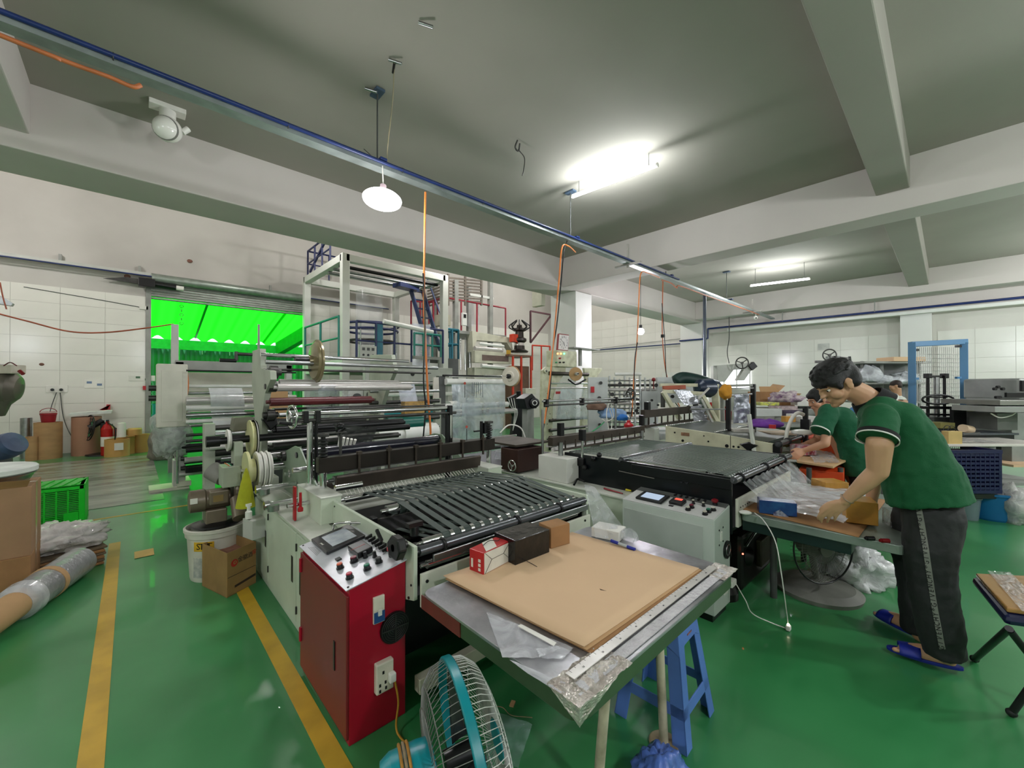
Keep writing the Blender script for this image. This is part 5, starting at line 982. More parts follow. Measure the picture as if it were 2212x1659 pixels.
# ================================================================ LEFT SIDE: BLOWER, BUCKET, BOXES, CRATE, ROLL
bk_ = thing('paint_bucket','white paint bucket with yellow label under the brown blower','bucket',(.45,3.98,0))
bx, by = .50, 4.02
MB().lathe((bx,by,0),(0,0,1),[(0,.165),(.02,.17),(.33,.188),(.335,.2),(.37,.203),(.375,.21),(.395,.21),(.40,.195),(.36,.18)],40).build('bucket_body', M('dirty_white_pail',(206,204,190),.4,0,.12,5), bk_)
def onb(a, z, r): return V((bx+r*math.cos(a), by+r*math.sin(a), z))
a0 = math.atan2(-by,-bx)-.45
MB().grid(lambda u,v: onb(a0+.75*(u-.5), .245+.07*v, .188), 12, 3).build('yellow_label', M('yellow_label_print',(208,164,40),.5), bk_)
for i,ch in enumerate('STUT'):
    a = a0-.18+.13*i; text(ch,'label_letter',onb(a,.28,.1895),(-math.sin(a),math.cos(a),0),(0,0,1),.05,BLKPL,bk_,.0005)
MB().grid(lambda u,v: onb(a0+.9*(u-.5), .04+.16*v, .1795), 12, 3).build('grey_print', M('grey_print_panel',(150,154,148),.5,0,.3,25,col2=(190,190,180)), bk_)
BLW = M('brown_grey_cast',(124,112,96),.35,.2,.12,5,.05,col2=(96,84,70))
bl = thing('blower','brown-grey electric blower standing on the white bucket','blower',(.5,4.0,.4))
MB().lathe((bx,by,.40),(0,0,1),[(0,.17),(.012,.16),(.03,.10)],32).build('dark_base', BLKPL, bl); MB().box(bx-.08,bx+.06,by-.09,by+.09,.42,.53).build('foot', BLW, bl, .01)
axb = V((1,.0,0)); mc = V((bx-.02,by,.60))
MB().lathe(mc-axb*.16,axb,[(0,.06),(.01,.085),(.10,.088),(.11,.078),(.26,.078),(.27,.07)],28).build('motor_body', BLW, bl); MB().box(mc.x-.04,mc.x+.09,by-.11,by-.02,.57,.68).build('terminal_box', BLW, bl, .012); MB().box(mc.x-.015,mc.x+.05,by-.113,by-.108,.595,.645).build('name_plate', M('brass_plate',(150,126,84),.4,.4), bl)
MB().box(mc.x-.155,mc.x-.11,by-.092,by-.085,.60,.64).build('white_label', WHITEPL, bl)
def scroll(k): 
    pts = []
    for i in range(30): t = 2*pi*i/30; r = .125+.06*i/30; pts.append((mc.x+k, by+r*math.cos(t+.6), .64+r*math.sin(t+.6)))
    return pts
MB().prism(scroll(.12),(.09,0,0)).build('fan_scroll', BLW, bl, .025); MB().cyl((mc.x+.14,by-.12,.60),(mc.x+.14,by-.24,.47),.05).build('outlet', BLW, bl); MB().cyl((mc.x+.21,by,.64),(mc.x+.27,by,.64),.07,n=20).build('intake_ring', DGREY, bl)
MB().cyl((mc.x+.1,by+.22,.72),(mc.x+.02,by+.3,.78),.075,n=20).build('hose_end', M('grey_duct',(140,138,132),.6), bl)
# open carton
ob = thing('open_box','open-topped brown carton with chinese lettering beside the white bucket','box',(.52,3.68,0))
c0 = P(490,1292,z=0); c1_ = P(430,1262,z=0); c2_ = P(558,1256,z=0); dx = (c2_-c0); dx.z = 0; dy = (c1_-c0); dy.z = 0; dx = dx.normalized()*.235; dy = dy.normalized()*.36; c0.z = 0
H_ = .315; w_ = .006; BXM = M('old_yellow_carton',(150,118,72),.85,0,.12,6,.05)
def wall_(a, b): n = V((-(b-a).y,(b-a).x,0)).normalized()*w_; return [a,b,b+n,a+n]
def panel(a, b, nm, lean=0):
    q = wall_(a,b); top = [p+V((0,0,H_)) for p in q]; MB().add(q+top,[(3,2,1,0),(4,5,6,7),(0,1,5,4),(1,2,6,5),(2,3,7,6),(3,0,4,7)]).build(nm, BXM, ob, .001)
A_,B_,C_,D_ = c0, c0+dx, c0+dx+dy, c0+dy
panel(A_,B_,'front_side'); panel(B_,C_,'side'); panel(C_,D_,'back_side'); panel(D_,A_,'side')
MB().prism([A_,B_,C_,D_],(0,0,.005)).build('bottom', BXM, ob)
MB().prism([lerp(A_,C_,.06)+V((0,0,.2)),lerp(B_,D_,.06)+V((0,0,.22)),lerp(C_,A_,.06)+V((0,0,.24)),lerp(D_,B_,.06)+V((0,0,.23))],(0,0,.01)).build('contents', M('pinkish_liner',(150,104,86),.8,0,.2,12,.2,stretch=(1,6,1)), ob)
nf = V((dx.y,-dx.x,0)).normalized(); fx = dx.normalized()
fp_ = lambda u, z: A_+dx*u+nf*.0015+V((0,0,z))
PRB = M('carton_print',(58,44,34),.8); PRR = M('carton_red_print',(170,44,28),.8)
MB().cyl(fp_(.24,.225)-nf*.001,fp_(.24,.225)+nf*.0006,.026,n=24).build('red_logo', PRR, ob); MB().ring(fp_(.255,.228)+nf*.001,nf,.010,.003,16,4).build('logo_mark', BXM, ob)
for i,ch in enumerate('金徽酒'): text(ch,'box_letter',fp_(.44+.17*i,.232),fx,(0,0,1),.032,PRB,ob,.0004)
text('家','box_letter',fp_(.93,.24),fx,(0,0,1),.03,PRR,ob,.0004)
MB().prism([fp_(.02,.135),fp_(.98,.135),fp_(.98,.139),fp_(.02,.139)],nf*.0006).build('fold_line', PRB, ob); MB().prism([fp_(.25,.045),fp_(.98,.06),fp_(.98,.078),fp_(.25,.062)],nf*.0006).build('dark_band', PRB, ob)
MB().bar(P(505,1215,y=4.2),P(530,1120,y=4.3),.02).build('stand_leg', FRM, us) if 0 else None
wbx = carton('white_box', P(524,1160,z=.37), P(545,1168,z=.37), .12, .37, .14, PALE, 'pale box with a small bottle, squeezed behind the open carton')
solo(MB().lathe(P(537,1120,z=.52),(0,0,1),[(0,.022),(.05,.022),(.06,.012),(.09,.012),(.092,.02),(.11,.02)],14).build('small_bottle', WHITEPL),'small white bottle with cap standing on the pale box','bottle')
# ---------------- cardboard box stack at the left edge
def bigbox(px, pyb, z0, h, x1, label, mat=CARD2, w=.42, dep=.42, tape=True):
    q = P(px,pyb,z=z0) if z0 == 0 else V(x1); t = thing('cardboard_box', label, 'box', (q.x-w/2,q.y+dep/2,z0)); x, y = q.x, q.y
    MB().box(x-w,x,y,y+dep,z0,z0+h).build('box_body', mat, t, .004)
    if tape: MB().box(x-.001,x+.0008,y+dep*.42,y+dep*.58,z0,z0+h).build('tape', M('clear_brown_tape',(172,136,98),.25), t); MB().box(x-w,x,y+dep*.44,y+dep*.56,z0+h,z0+h+.001).build('tape', M('clear_brown_tape',(0,0,0)), t)
    return q
q = bigbox(66,1292,0,.30,None,'lower brown cardboard box at the left edge, under the taller one'); bigbox(0,0,.30,.49,(q.x-.0,q.y+.01),'upper tall brown cardboard box carrying the round white lid',M('tall_brown_box',(158,122,92),.85,0,.08,4,.05))
MB().prism([(q.x-.42,q.y+.01,.79),(q.x-.02,q.y+.01,.79),(q.x+.0,q.y-.03,.84),(q.x-.42,q.y-.03,.86)],(0,.004,0)).build('box_flap', CARD2, bpy.data.objects['cardboard_box.001'])
rl = thing('round_pot','round steel tray with a thick white lid on the cardboard boxes','tray',(q.x-.30,q.y+.25,.8))
MB().lathe((q.x-.28,q.y+.22,.795),(0,0,1),[(0,.24),(.06,.27),(.075,.285)],48).build('steel_tray', STEEL, rl); MB().lathe((q.x-.28,q.y+.22,.872),(0,0,1),[(0,.275),(.01,.29),(.04,.29),(.048,.28)],48).build('white_lid', M('white_foam',(222,226,220),.6), rl)
# ---------------- green crate
gc = thing('plastic_crate','bright green ventilated plastic crate lying on its side on the floor at left','crate',(-.75,6.75,0))
GC = M('bright_green_plastic',(22,190,40),.4,0,.06,4)
gx0,gx1,gy,gh = -1.15,-.375,6.50,.42
MB().box(gx1-.05,gx1,gy,gy+.5,0,gh).build('crate_side', GC, gc, .01); MB().box(gx0,gx1,gy,gy+.03,0,.035).box(gx0,gx1,gy,gy+.03,gh-.05,gh).build('crate_rim', GC, gc, .004)
for i in range(9): MB().box(gx1-.05-(i+1)*.085,gx1-.05-(i+1)*.085+.014,gy,gy+.02,.03,gh-.04).build('upright', GC, gc)
for k in range(17):
    z = .04+k*.0195; MB().box(gx0,gx1-.04,gy+.004,gy+.016,z,z+.008).build('lattice_slat', GC, gc)
MB().box(gx1-.16,gx1-.05,gy-.001,gy+.02,.035,.13).build('solid_corner', GC, gc)
MB().box(gx0,gx1,gy,gy+.5,gh-.012,gh).build('crate_side', GC, gc); MB().box(gx0,gx1-.01,gy+.48,gy+.5,0,gh).build('crate_bottom', M('crate_inner_pale',(150,176,150),.6), gc); MB().box(gx0,gx1,gy,gy+.5,0,.012).build('crate_side', GC, gc)
for k in range(8): MB().bar((gx0+.05+k*.09,gy-.0,gh+.004),(gx0+.14+k*.09,gy+.45,gh+.004),.018,.01).build('top_rib', GC, gc)
# ---------------- heap of film, flattened boxes and the wrapped roll
solo(lump((-.50,5.18,.135),(.31,.28,.11),21,.35,60,freq=5).build('film_heap', film('film_heap_mat',(214,208,206),.85,.22,.9,9)),'heap of milky plastic film on flattened cardboard at the left','plastic film')
for i in range(6): solo(MB().obox((-.56+.012*i,5.03+.02*i,.012+.021*i),(.68-.02*i,.52,.018),az=.25+.05*math.sin(i*3)).build('flattened_carton', [CARD2,M('grey_brown_card',(120,104,84),.8)][i%2], None, .004), ['lowest','second','third','fourth','fifth','uppermost'][i]+' flattened carton from the floor under the film heap at left','cardboard','flattened cartons under the film heap')
pr = thing('wrapped_roll','long cardboard-cored roll wrapped in grey film lying on the floor at left','roll',(-.4,4.3,0))
r0, r1 = P(-30,1350,z=.11), P(172,1212,z=.115); dr_ = (r1-r0).normalized()
MB().cyl(r0-dr_*.05,r1,.085,n=24).build('core', CARD, pr); MB().cyl(lerp(r0,r1,.30),lerp(r0,r1,.98),.108,.112,n=28).build('grey_wrap', M('grey_wrapped_film',(150,150,152),.25,.1,.15,6,.4), pr)
MB().lathe(lerp(r0,r1,.30),dr_,[(-.06,.088),(-.02,.115),(.04,.12),(.05,.105)],24).build('crumpled_end', FILM2, pr); MB().cyl(lerp(r0,r1,.55),lerp(r0,r1,.60),.114,n=24).build('paper_band', CARD, pr)
# ================================================================ AGAINST THE DOOR WALL
def core(px, pyb, pyt, r, mat, label, nm='cardboard_core'):
    b = P(px,pyb,z=0); d = (b-EP).dot(_f); h = (pyb-pyt)*d/FPX; b.y = min(b.y, YW-.03-r)
    t = thing(nm, label, 'roll', (b.x,b.y,0)); MB().lathe((b.x,b.y,0),(0,0,1),[(0,r),(h,r),(h,r*.82),(h-.05,r*.82)],28).build('tube', mat, t); return b, h, t
COREM = M('cardboard_core_mat',(176,138,96),.8,0,.1,3,.03,stretch=(1,1,3))
core(56,990,903,.085,STEEL,'tall narrow shiny steel cylinder leaning at the wall, leftmost of the rolls','steel_cylinder')
core(68,995,943,.085,COREM,'thin short cardboard core between the steel cylinder and the pale one'); core(84,988,945,.07,M('pale_core',(180,174,166),.7),'thin pale grey core behind the short cardboard ones')
b, h, _t = core(104,990,912,.205,COREM,'thick tall cardboard core carrying the small red bucket')
rb = thing('red_bucket','small red lidded bucket on top of the thick cardboard core','bucket',(b.x,b.y,h)); MB().lathe((b.x,b.y,h),(0,0,1),[(0,.1),(.15,.118),(.155,.125),(.2,.125),(.21,.115),(.215,.1)],28).build('pail', M('dark_pink_red',(150,28,40),.4), rb); MB().ring((b.x,b.y,h+.2),(0,0,1),.122,.008,28,5).build('rim', WHITEPL, rb); MB().path([(b.x+.12*math.cos(t),b.y,h+.2+.09*math.sin(t)) for t in [pi*i/12 for i in range(13)]],.007,6).build('bail_handle', M('dark_pink_red',(0,0,0)), rb)
b, h, _t = core(187,982,900,.235,M('reddish_core',(168,124,100),.8,0,.06,3),'widest cardboard core standing under the white foam board')
solo(MB().prism([P(147,898,y=12.7),P(240,893,y=12.7),P(242,887,y=12.7),P(150,893,y=12.7)],(0,.5,0)).build('foam_board', M('white_foam',(0,0,0))),'long thin white foam board lying on the widest core','board')
bf = thing('stand_fan','small black stand fan in front of the widest cardboard core','fan',(P(225,985,z=0).x,P(225,985,z=0).y,0)); q = P(222,982,z=0)
MB().lathe((q.x,q.y,0),(0,0,1),[(0,.28),(.03,.27),(.05,.05)],28).build('base', BLKPL, bf); MB().cyl((q.x,q.y,.04),(q.x,q.y,.75),.025).build('pole', BLKPL, bf); g0 = P(193,924,y=q.y); MB().cyl((q.x,q.y,.75),g0,.06).build('motor', BLKPL, bf)
for r in (.27,.2,.12): MB().ring(g0,(-.9,-.3,.1),r,.012,32,5).build('guard_ring', BLKPL, bf)
MB().cyl(g0,g0+V((.05,.02,0)),.06).build('hub', BLKPL, bf)
for k in range(12): t = 2*pi*k/12; a = V((-.9,-.3,.1)).normalized(); s1 = a.cross(up).normalized(); s2 = s1.cross(a); MB().cyl(g0,g0+(s1*math.cos(t)+s2*math.sin(t))*.27,.006,n=5).build('guard_wire', BLKPL, bf)
for k in range(3): 
    t = 2*pi*k/3; MB().prism([g0,g0+(s1*math.cos(t)+s2*math.sin(t))*.2,g0+(s1*math.cos(t+.7)+s2*math.sin(t+.7))*.2],(.01,0,0)).build('blade', GREENP, bf)
MB().obox((q.x+.02,q.y,.5),(.12,.12,.4)).build('speed_box', BLKPL, bf, .02)
def ext(px, pyb, pyt, label):
    b = P(px,pyb,z=0); d = (b-EP).dot(_f); h = (pyb-pyt)*d/FPX; b.y = min(b.y,YW-.15); t = thing('fire_extinguisher',label,'fire extinguisher',(b.x,b.y,0))
    RE = M('extinguisher_red',(170,24,24),.25,0,.05); MB().lathe((b.x,b.y,0),(0,0,1),[(0,.09),(.02,.105),(h*.7,.105),(h*.8,.07),(h*.85,.03),(h*.9,.03)],24).build('cylinder', RE, t); MB().cyl((b.x,b.y,h*.25),(b.x,b.y,h*.5),.107,n=24).build('label_band', WHITEPL, t); MB().obox((b.x,b.y,h*.92),(.05,.16,.03)).build('valve_handle', BLKPL, t, .005); MB().path(bez([(b.x,b.y-.05,h*.88),(b.x+.12,b.y-.1,h*.7),(b.x+.11,b.y-.1,h*.3)],6),.012,6).build('hose', BLKPL, t)
ext(232,984,902,'fire extinguisher beside the black stand fan, left of the pair'); ext(241,972,912,'second fire extinguisher nearer the stacked paper rolls')
solo(MB().prism([P(215,885,y=13.3),P(238,885,y=13.3),P(238,874,y=13.3),P(230,874,y=13.3),P(230,888,y=13.3)],(0,.17,0)).build('red_bracket', RED),'small red wall bracket above the fire extinguishers','bracket')
for px,pyb,pyt,r,lb in ((253,985,948,.2,'front tan paper roll with a white sticker, leftmost of the small rolls'),(273,980,943,.14,'tan paper roll in the middle of the group by the door'),(305,976,938,.15,'tan paper roll at the right, closest to the door frame'),(291,972,925,.12,'tan paper roll seen behind, tallest of the small group')):
    b,h,t = core(px,pyb,pyt,r,M('tan_paper_roll',(196,150,86),.6,0,.08,4),lb,'paper_roll')
    if px == 253: MB().obox((b.x+.03,b.y-.2,h*.6),(.14,.012,.15)).build('sticker', WHITEPL, t)
solo(MB().lathe(P(262,944,y=12.2),(0,0,1),[(0,.075),(.3,.07),(.31,.04)],18).build('white_cylinder',WHITEPL),'white plastic canister standing behind the front paper roll','canister')
solo(MB().lathe(P(290,939,y=12.3),(0,0,1),[(0,.13),(.12,.13),(.14,.1)],22).build('paper_roll',M('tan_paper_roll',(0,0,0))),'short orange-brown roll lying on top of the small rolls','roll')
# machine fragment at the left edge
lm = thing('hanging_blower','grey-brown machine head with a pale control box cut by the left edge','machine',P(10,850,d=4.6))
q = P(22,798,d=4.6); RL = Matrix((_r,_f0,V((0,0,1)))).transposed(); MB().obox(q,(.20,.14,.10),RL).build('control_box', M('pale_beige_box',(196,188,172),.5), lm, .008); MB().obox(P(-2,800,d=4.6),(.05,.16,.14),RL).build('bracket', M('mauve_plate',(150,140,146),.5), lm, .005)
MB().cyl(P(42,801,d=4.55),P(50,808,d=4.55),.018).build('red_knob', M('dark_red_roll',(0,0,0)), lm); MB().path(bez([P(8,790,d=4.5),P(22,783,d=4.5),P(36,790,d=4.5)],6),.006,6).build('cable', MAROON, lm)
MB().lathe(P(-20,835,d=4.6),(1,-.2,-.1),[(0,.20),(.05,.22),(.16,.20),(.22,.13),(.24,.05)],28).build('housing', M('grey_brown_casting',(110,104,94),.4,.4,.15), lm); MB().cyl(P(-5,860,d=4.6),P(-14,895,d=4.6),.12,.09).build('nozzle', M('grey_brown_casting',(0,0,0)), lm)
MB().bar(P(-40,900,d=4.6),(P(-40,900,d=4.6).x,P(-40,900,d=4.6).y,0),.1).build('column', DGREY, lm)
solo(MB().lathe(P(14,965,d=5.2),(.6,-.5,.45),[(-.16,.07),(-.1,.15),(.06,.16),(.12,.14),(.13,.06)],22).build('blue_motor', M('blue_grey_cast',(70,88,120),.5,.1,.15)),'blue-grey motor housing at the left edge behind the white lid','motor')
solo(MB().bar((P(10,985,d=5.2).x,P(10,985,d=5.2).y,0),P(10,985,d=5.2),.12).build('motor_post', DGREY),'dark post under the blue-grey motor at the left edge','post')
# pale trunking at far left with a lamp end
solo(MB().prism([P(-10,632,y=9),P(28,655,y=9),P(24,660,y=9),P(-10,655,y=9)],(0,.12,0)).build('lamp_reflector', STEEL),'tilted steel lamp reflector at the left edge, hung by a red cable','lamp')
# ================================================================ GREY ROLLER FRAME (behind, left)
rf = thing('film_roller_frame','grey printing frame with pale rollers, film and wall box near the roller door','machine',(1.2,7.7,0))
YA = 7.7; g = FRM
xa, xb = .50, 1.95
MB().box(xa-.04,xa+.06,YA,YA+.12,.05,1.86).box(xb-.03,xb+.06,YA,YA+.12,.05,1.86).build('post', PALE, rf, .005); MB().box(xa-.04,xb+.06,YA,YA+.12,1.74,1.88).build('top_beam', GREYP, rf, .005)
for x in (xa-.04,xb): MB().box(x,x+.06,YA,YA+1.6,1.76,1.84).box(x,x+.06,YA+1.5,YA+1.6,0,1.8).build('rear_frame', GREYP, rf)
MB().box(xa-.06,xa+.08,YA-.05,YA+.2,0,.42).build('foot_column', PALE, rf, .006); MB().box(xa-.32,xa+.12,YA-.1,YA+.3,0,.045).box(xa-.02,xa+.14,YA-.12,YA+.3,.045,.12).build('base_plate', CREAM, rf, .004)
for py, r, m_ in ((803,.012,BLACK),(834,.025,WHITEP),(849,.022,STEEL),(863,.06,M('pale_roller',(0,0,0))),(878,.04,WHITEP),(893,.035,STEEL),(905,.03,WHITEP),(918,.022,STEEL),(932,.02,DSTEEL),(944,.02,DSTEEL),(962,.035,BLACK),(985,.04,M('pale_roller',(0,0,0))),(1005,.03,BLACK)):
    z = P(450,py,y=YA-.05).z; MB().cyl((xa+.05,YA-.05-.2*(py%3),z),(xb,YA-.05-.2*(py%3),z),r,n=16).build('roller', m_, rf)
    MB().cyl((xa+.02,YA-.08,z),(xa+.09,YA-.08,z),.03,n=10).build('bearing', DSTEEL, rf)
WF = film('white_film',(226,228,232),.8,.2,.2,4)
MB().box(xa+.1,xb,YA+1.2,YA+1.24,1.05,1.74).build('rear_panel', M('beige_panel',(206,200,188),.6,0,.04), rf); q = [P(450,838,y=YA-.48),P(522,838,y=YA-.48),P(545,985,y=YA-.55),P(470,985,y=YA-.55)]
MB().grid(lambda u,v: lerp(lerp(q[0],q[1],u),lerp(q[3],q[2],u),v)+V((0,-.08*math.sin(v*12),0)),6,24).build('white_web', WF, rf)
q = P(365,855,y=YA-.1); MB().box(q.x-.14,q.x+.20,YA-.25,YA-.02,q.z-.44,q.z+.45).build('electric_box', M('ivory_box',(216,212,198),.45,0,.05), rf, .015); MB().box(q.x-.09,q.x+.14,YA-.256,YA-.25,q.z-.36,q.z+.36).build('box_lid', M('ivory_box',(0,0,0)), rf, .006)
for k in range(2): MB().cyl((q.x-.22,YA-.15,q.z+.06-.14*k+.05),(q.x-.13,YA-.15,q.z+.06-.14*k+.05),.04,n=12).build('gland', DSTEEL, rf)
q = P(378,700,y=YA); MB().box(q.x-.04,q.x+.045,YA+.02,YA+.1,1.8,q.z).build('tall_channel', PALE, rf, .004); q = P(560,700,y=YA); MB().box(q.x-.015,q.x+.015,YA+.02,YA+.05,1.8,q.z).build('thin_post', GREYP, rf)
MB().path(bez([P(402,795,y=YA-.12),P(406,830,y=YA-.12),P(401,870,y=YA-.12)],8),.014,6).build('orange_cable', ORANGE, rf)
MB().box(xa+.06,xb,YA-.1,YA-.02,.36,.46).box(xa+.06,xb,YA-.3,YA-.2,.26,.34).build('lower_bar', BLACK, rf, .004); MB().cyl((xa,YA-.1,.22),(xb,YA-.1,.22),.03).build('lower_tube', M('pale_roller',(0,0,0)), rf)
MB().cyl((xa-.02,YA-.12,.1),(xa-.02,YA-.12,.7),.018).build('chrome_rod', CHROME, rf); MB().ring((xa-.12,YA-.12,.78),(.4,1,0),.09,.012,24,6).build('handwheel', CHROME, rf); MB().cyl((xa-.15,YA-.1,.62),(xa+.3,YA-.1,.62),.035).build('black_actuator', BLACK, rf)
solo(lump(P(365,1000,z=0)+V((0,.6,0)),(.26,.2,.42),31,.3,30).build('grey_sack', M('dirty_grey_sack',(128,124,112),.8,0,.2,5,.5)),'dirty grey stuffed sack hanging by the left foot of the roller frame','sack')
solo(lump(P(372,930,y=7.62),(.2,.16,.34),33,.4,28,False).build('clear_wad', film('clear_grey_film',(200,204,200),.6,.2,.8,8)),'crumpled clear film bundle below the wall box of the roller frame','plastic film')
# ================================================================ FILM BLOWING TOWER (white frame)
tw = thing('film_blowing_tower','tall white steel tower with blue ladder and railings near the wall','tower',(5.1,10.8,0))
TX0_,TX1_,TY0_,TY1_ = 3.77,6.62,10.0,12.95; TZ = 4.72
TWM = M('tower_white_steel',(214,216,208),.45,0,.04,2)
for x,y in ((TX0_,TY0_),(TX1_,TY0_),(TX0_,TY1_),(TX1_,TY1_)): MB().box(x-.09,x+.09,y-.09,y+.09,0,TZ).build('tower_post', TWM, tw, .01)
for a,b in (((TX0_,TY0_),(TX1_,TY0_)),((TX0_,TY1_),(TX1_,TY1_)),((TX0_,TY0_),(TX0_,TY1_)),((TX1_,TY0_),(TX1_,TY1_))):
    MB().bar((a[0],a[1],TZ-.1),(b[0],b[1],TZ-.1),.18,.18).build('top_beam', TWM, tw, .01); MB().bar((a[0],a[1],2.0),(b[0],b[1],2.0),.12,.3).build('middle_beam', TWM, tw, .01)
for k in range(3): MB().cyl((TX0_,TY0_+.35+.4*k,TZ-.22),(TX1_,TY0_+.35+.4*k,TZ-.22),.045).build('nip_roller', STEEL if k else BLACK, tw)
MB().bar((TX0_,TY0_+1.5,TZ-.12),(TX1_,TY0_+1.5,TZ-.12),.12).build('inner_beam', TWM, tw); MB().obox((5.9,10.9,TZ-.3),(.7,.35,.12),az=.2).build('drive_unit', DBLUE, tw)
RAILB = M('navy_railing',(40,48,92),.4,0,.08); RAILT = M('teal_railing',(40,132,120),.4,0,.08)
def railing(pts, h, mat, par, posts=3, mid=1, r=.026):
    for a, b in zip(pts, pts[1:]):
        a, b = V(a), V(b); MB().cyl(a+V((0,0,h)),b+V((0,0,h)),r,n=8).build('rail', mat, par)
        for m in range(mid): MB().cyl(a+V((0,0,h*(m+1)/(mid+1))),b+V((0,0,h*(m+1)/(mid+1))),r*.8,n=8).build('rail', mat, par)
        for k in range(posts+1): q = lerp(a,b,k/posts); MB().cyl(q,q+V((0,0,h)),r,n=8).build('baluster', mat, par)
railing([(TX0_,TY1_-.1,TZ),(TX0_+.0,TY0_+1.0,TZ)],.75,RAILB,tw,3,1); railing([(TX0_,TY1_-.1,TZ),(TX0_+1.2,TY1_-.1,TZ)],.75,RAILB,tw,2,1); MB().bar((TX0_,TY1_-.3,TZ+.1),(TX0_,TY0_+1.3,TZ+.7),.05).build('brace', RAILB, tw)
railing([(TX0_-.1,TY1_-.2,2.15),(TX0_-.1,TY0_+.1,2.15)],1.05,RAILT,tw,2,1,.03)
railing([(TX0_+.25,TY0_-.1,2.15),(TX1_-.1,TY0_-.1,2.15)],.95,RAILB,tw,5,1,.03)
MB().box(TX0_,TX1_,TY0_,TY1_,2.08,2.14).build('platform', GREYP, tw); 
MB().box(TX0_+.75,TX0_+.92,TY0_-.12,TY0_-.02,2.1,3.12).build('teal_column', M('teal_blue_paint',(30,110,130),.4), tw)
for r_,z in ((.75,3.2),(.72,3.05),(.6,2.75)): MB().ring((TX0_+1.15,TY0_+1.1,z),(0,0,1),r_,.035,48,6).build('guide_ring', RAILB if z > 3 else DSTEEL, tw)
for k in range(8): t = 2*pi*k/8; MB().cyl((TX0_+1.15+.72*math.cos(t),TY0_+1.1+.72*math.sin(t),2.14),(TX0_+1.15+.72*math.cos(t),TY0_+1.1+.72*math.sin(t),3.2),.018,n=8).build('cage_rod', STEEL, tw)
MB().lathe((TX0_+1.1,TY0_+1.1,2.14),(0,0,1),[(0,.3),(.3,.36),(2.0,.36)],32).build('film_bubble', film('bubble_film',(224,226,232),.12,.1,.0,.4), tw)
MB().grid(lambda u,v: V((TX0_+1.75+.55*u,TY0_-.14,.9+2.3*v)),6,10).build('film_web', film('web_film',(214,220,240),.45,.15,.15,3), tw)
MB().cyl((TX0_+.9,TY0_-.2,3.15),(TX1_-.5,TY0_-.2,3.0),.06).build('pale_roller', WHITEP, tw); MB().box(TX0_+.3,TX0_+.72,TY0_-.2,TY0_-.1,2.2,2.5).build('control_box', PALE, tw, .01)
for k in range(3): MB().cyl((TX0_+.38+.12*k,TY0_-.215,2.27),(TX0_+.38+.12*k,TY0_-.2,2.27),.028,n=10).build('knob', BLACK, tw); MB().box(TX0_+.35+.12*k,TX0_+.42+.12*k,TY0_-.205,TY0_-.2,2.38,2.45).build('meter', DGREY, tw)
# blue stair and its railing
sA, sB = V((TX1_-.75,TY0_+1.3,TZ-.3)), V((TX1_-.15,TY0_-.15,2.2))
sA, sB = P(885,618,y=11.2), P(925,755,y=10.4)
for o_ in (0,.42):
    off = V((o_,0,0)); MB().bar(sA+off,sB+off,.05,.12).build('stair_string', M('dark_blue_stair',(44,60,100),.4), tw)
for k in range(7): q = lerp(sA,sB,(k+.5)/7); MB().bar(q,q+V((.42,0,0)),.10,.03).build('tread', M('dark_blue_stair',(0,0,0)), tw)
MB().cyl(sA+V((.5,0,.6)),sB+V((.5,0,.9)),.025).cyl(sA+V((.5,0,0)),sA+V((.5,0,.6)),.02).cyl(sB+V((.5,0,.1)),sB+V((.5,0,.9)),.02).build('stair_rail', M('dark_blue_stair',(0,0,0)), tw)
# lower winder under the tower
wd = thing('film_winder','pale film winder with teal roll at the foot of the white tower','machine',(4.6,9.2,0))
MB().box(3.9,6.3,9.1,9.25,1.62,1.98).box(3.9,4.02,9.1,9.25,0,1.62).box(6.15,6.3,9.1,9.25,0,1.62).build('winder_frame', PALE, wd, .008)
for z,m_,r in ((1.55,STEEL,.05),(1.3,WHITEP,.05),(1.0,STEEL,.05),(.75,TEAL,.18),(.5,WHITEP,.14)): MB().cyl((4.0,9.0,z),(6.2,9.0,z),r,n=20).build('roller', m_, wd)
MB().lathe((6.0,8.9,.75),(1,0,0),[(0,.36),(.25,.36)],32).build('white_roll', WHITEP, wd)
MB().cyl((5.1,9.08,1.8),(5.1,9.12,1.8),.05).build('port', BLACK, wd)
for i in range(14): solo(MB().box(4.0+.3*(i//2)-.13,4.0+.3*(i//2)+.13,9.6,9.8,.345*(i%2),.34+.345*(i%2)).build('tan_box',KRAFT,None,.004),['first','second','third','fourth','fifth','sixth','seventh'][i//2]+' tan carton from the left in the '+['bottom','top'][i%2]+' row behind the winder','box','tan cartons behind the winder')
# ================================================================ SECOND TOWER (brown grey, red railings)
t9 = thing('film_blowing_tower','brown-grey tower with slatted cage and red railings behind the column','tower',(8.6,11.3,0))
ga = lambda px,py,y=11: P(px,py,y=y)
BG = M('brown_grey_steel',(120,112,102),.5,.2,.12)
for px in (985,1060): q = ga(px,800); MB().box(q.x-.07,q.x+.07,10.95,11.1,0,ga(px,605).z).build('tower_post', GREYP, t9, .006); MB().box(q.x-.07,q.x+.07,12.2,12.35,0,ga(px,605).z).build('tower_post', GREYP, t9, .006)
for k in range(8): a = ga(970,600+k*7); b = ga(1040,607+k*6.5); MB().bar(a,b,.04,.055).build('cage_slat', BG, t9); MB().bar(a,a+V((-.0,1.3,0)),.04,.055).build('cage_slat', BG, t9)
for px in (968,1005,1040): MB().bar(ga(px,592),ga(px,660),.06).build('cage_post', BG, t9)
RR = M('red_railing_paint',(150,36,54),.4,0,.08)
zb = ga(975,712).z; zt = ga(975,645).z
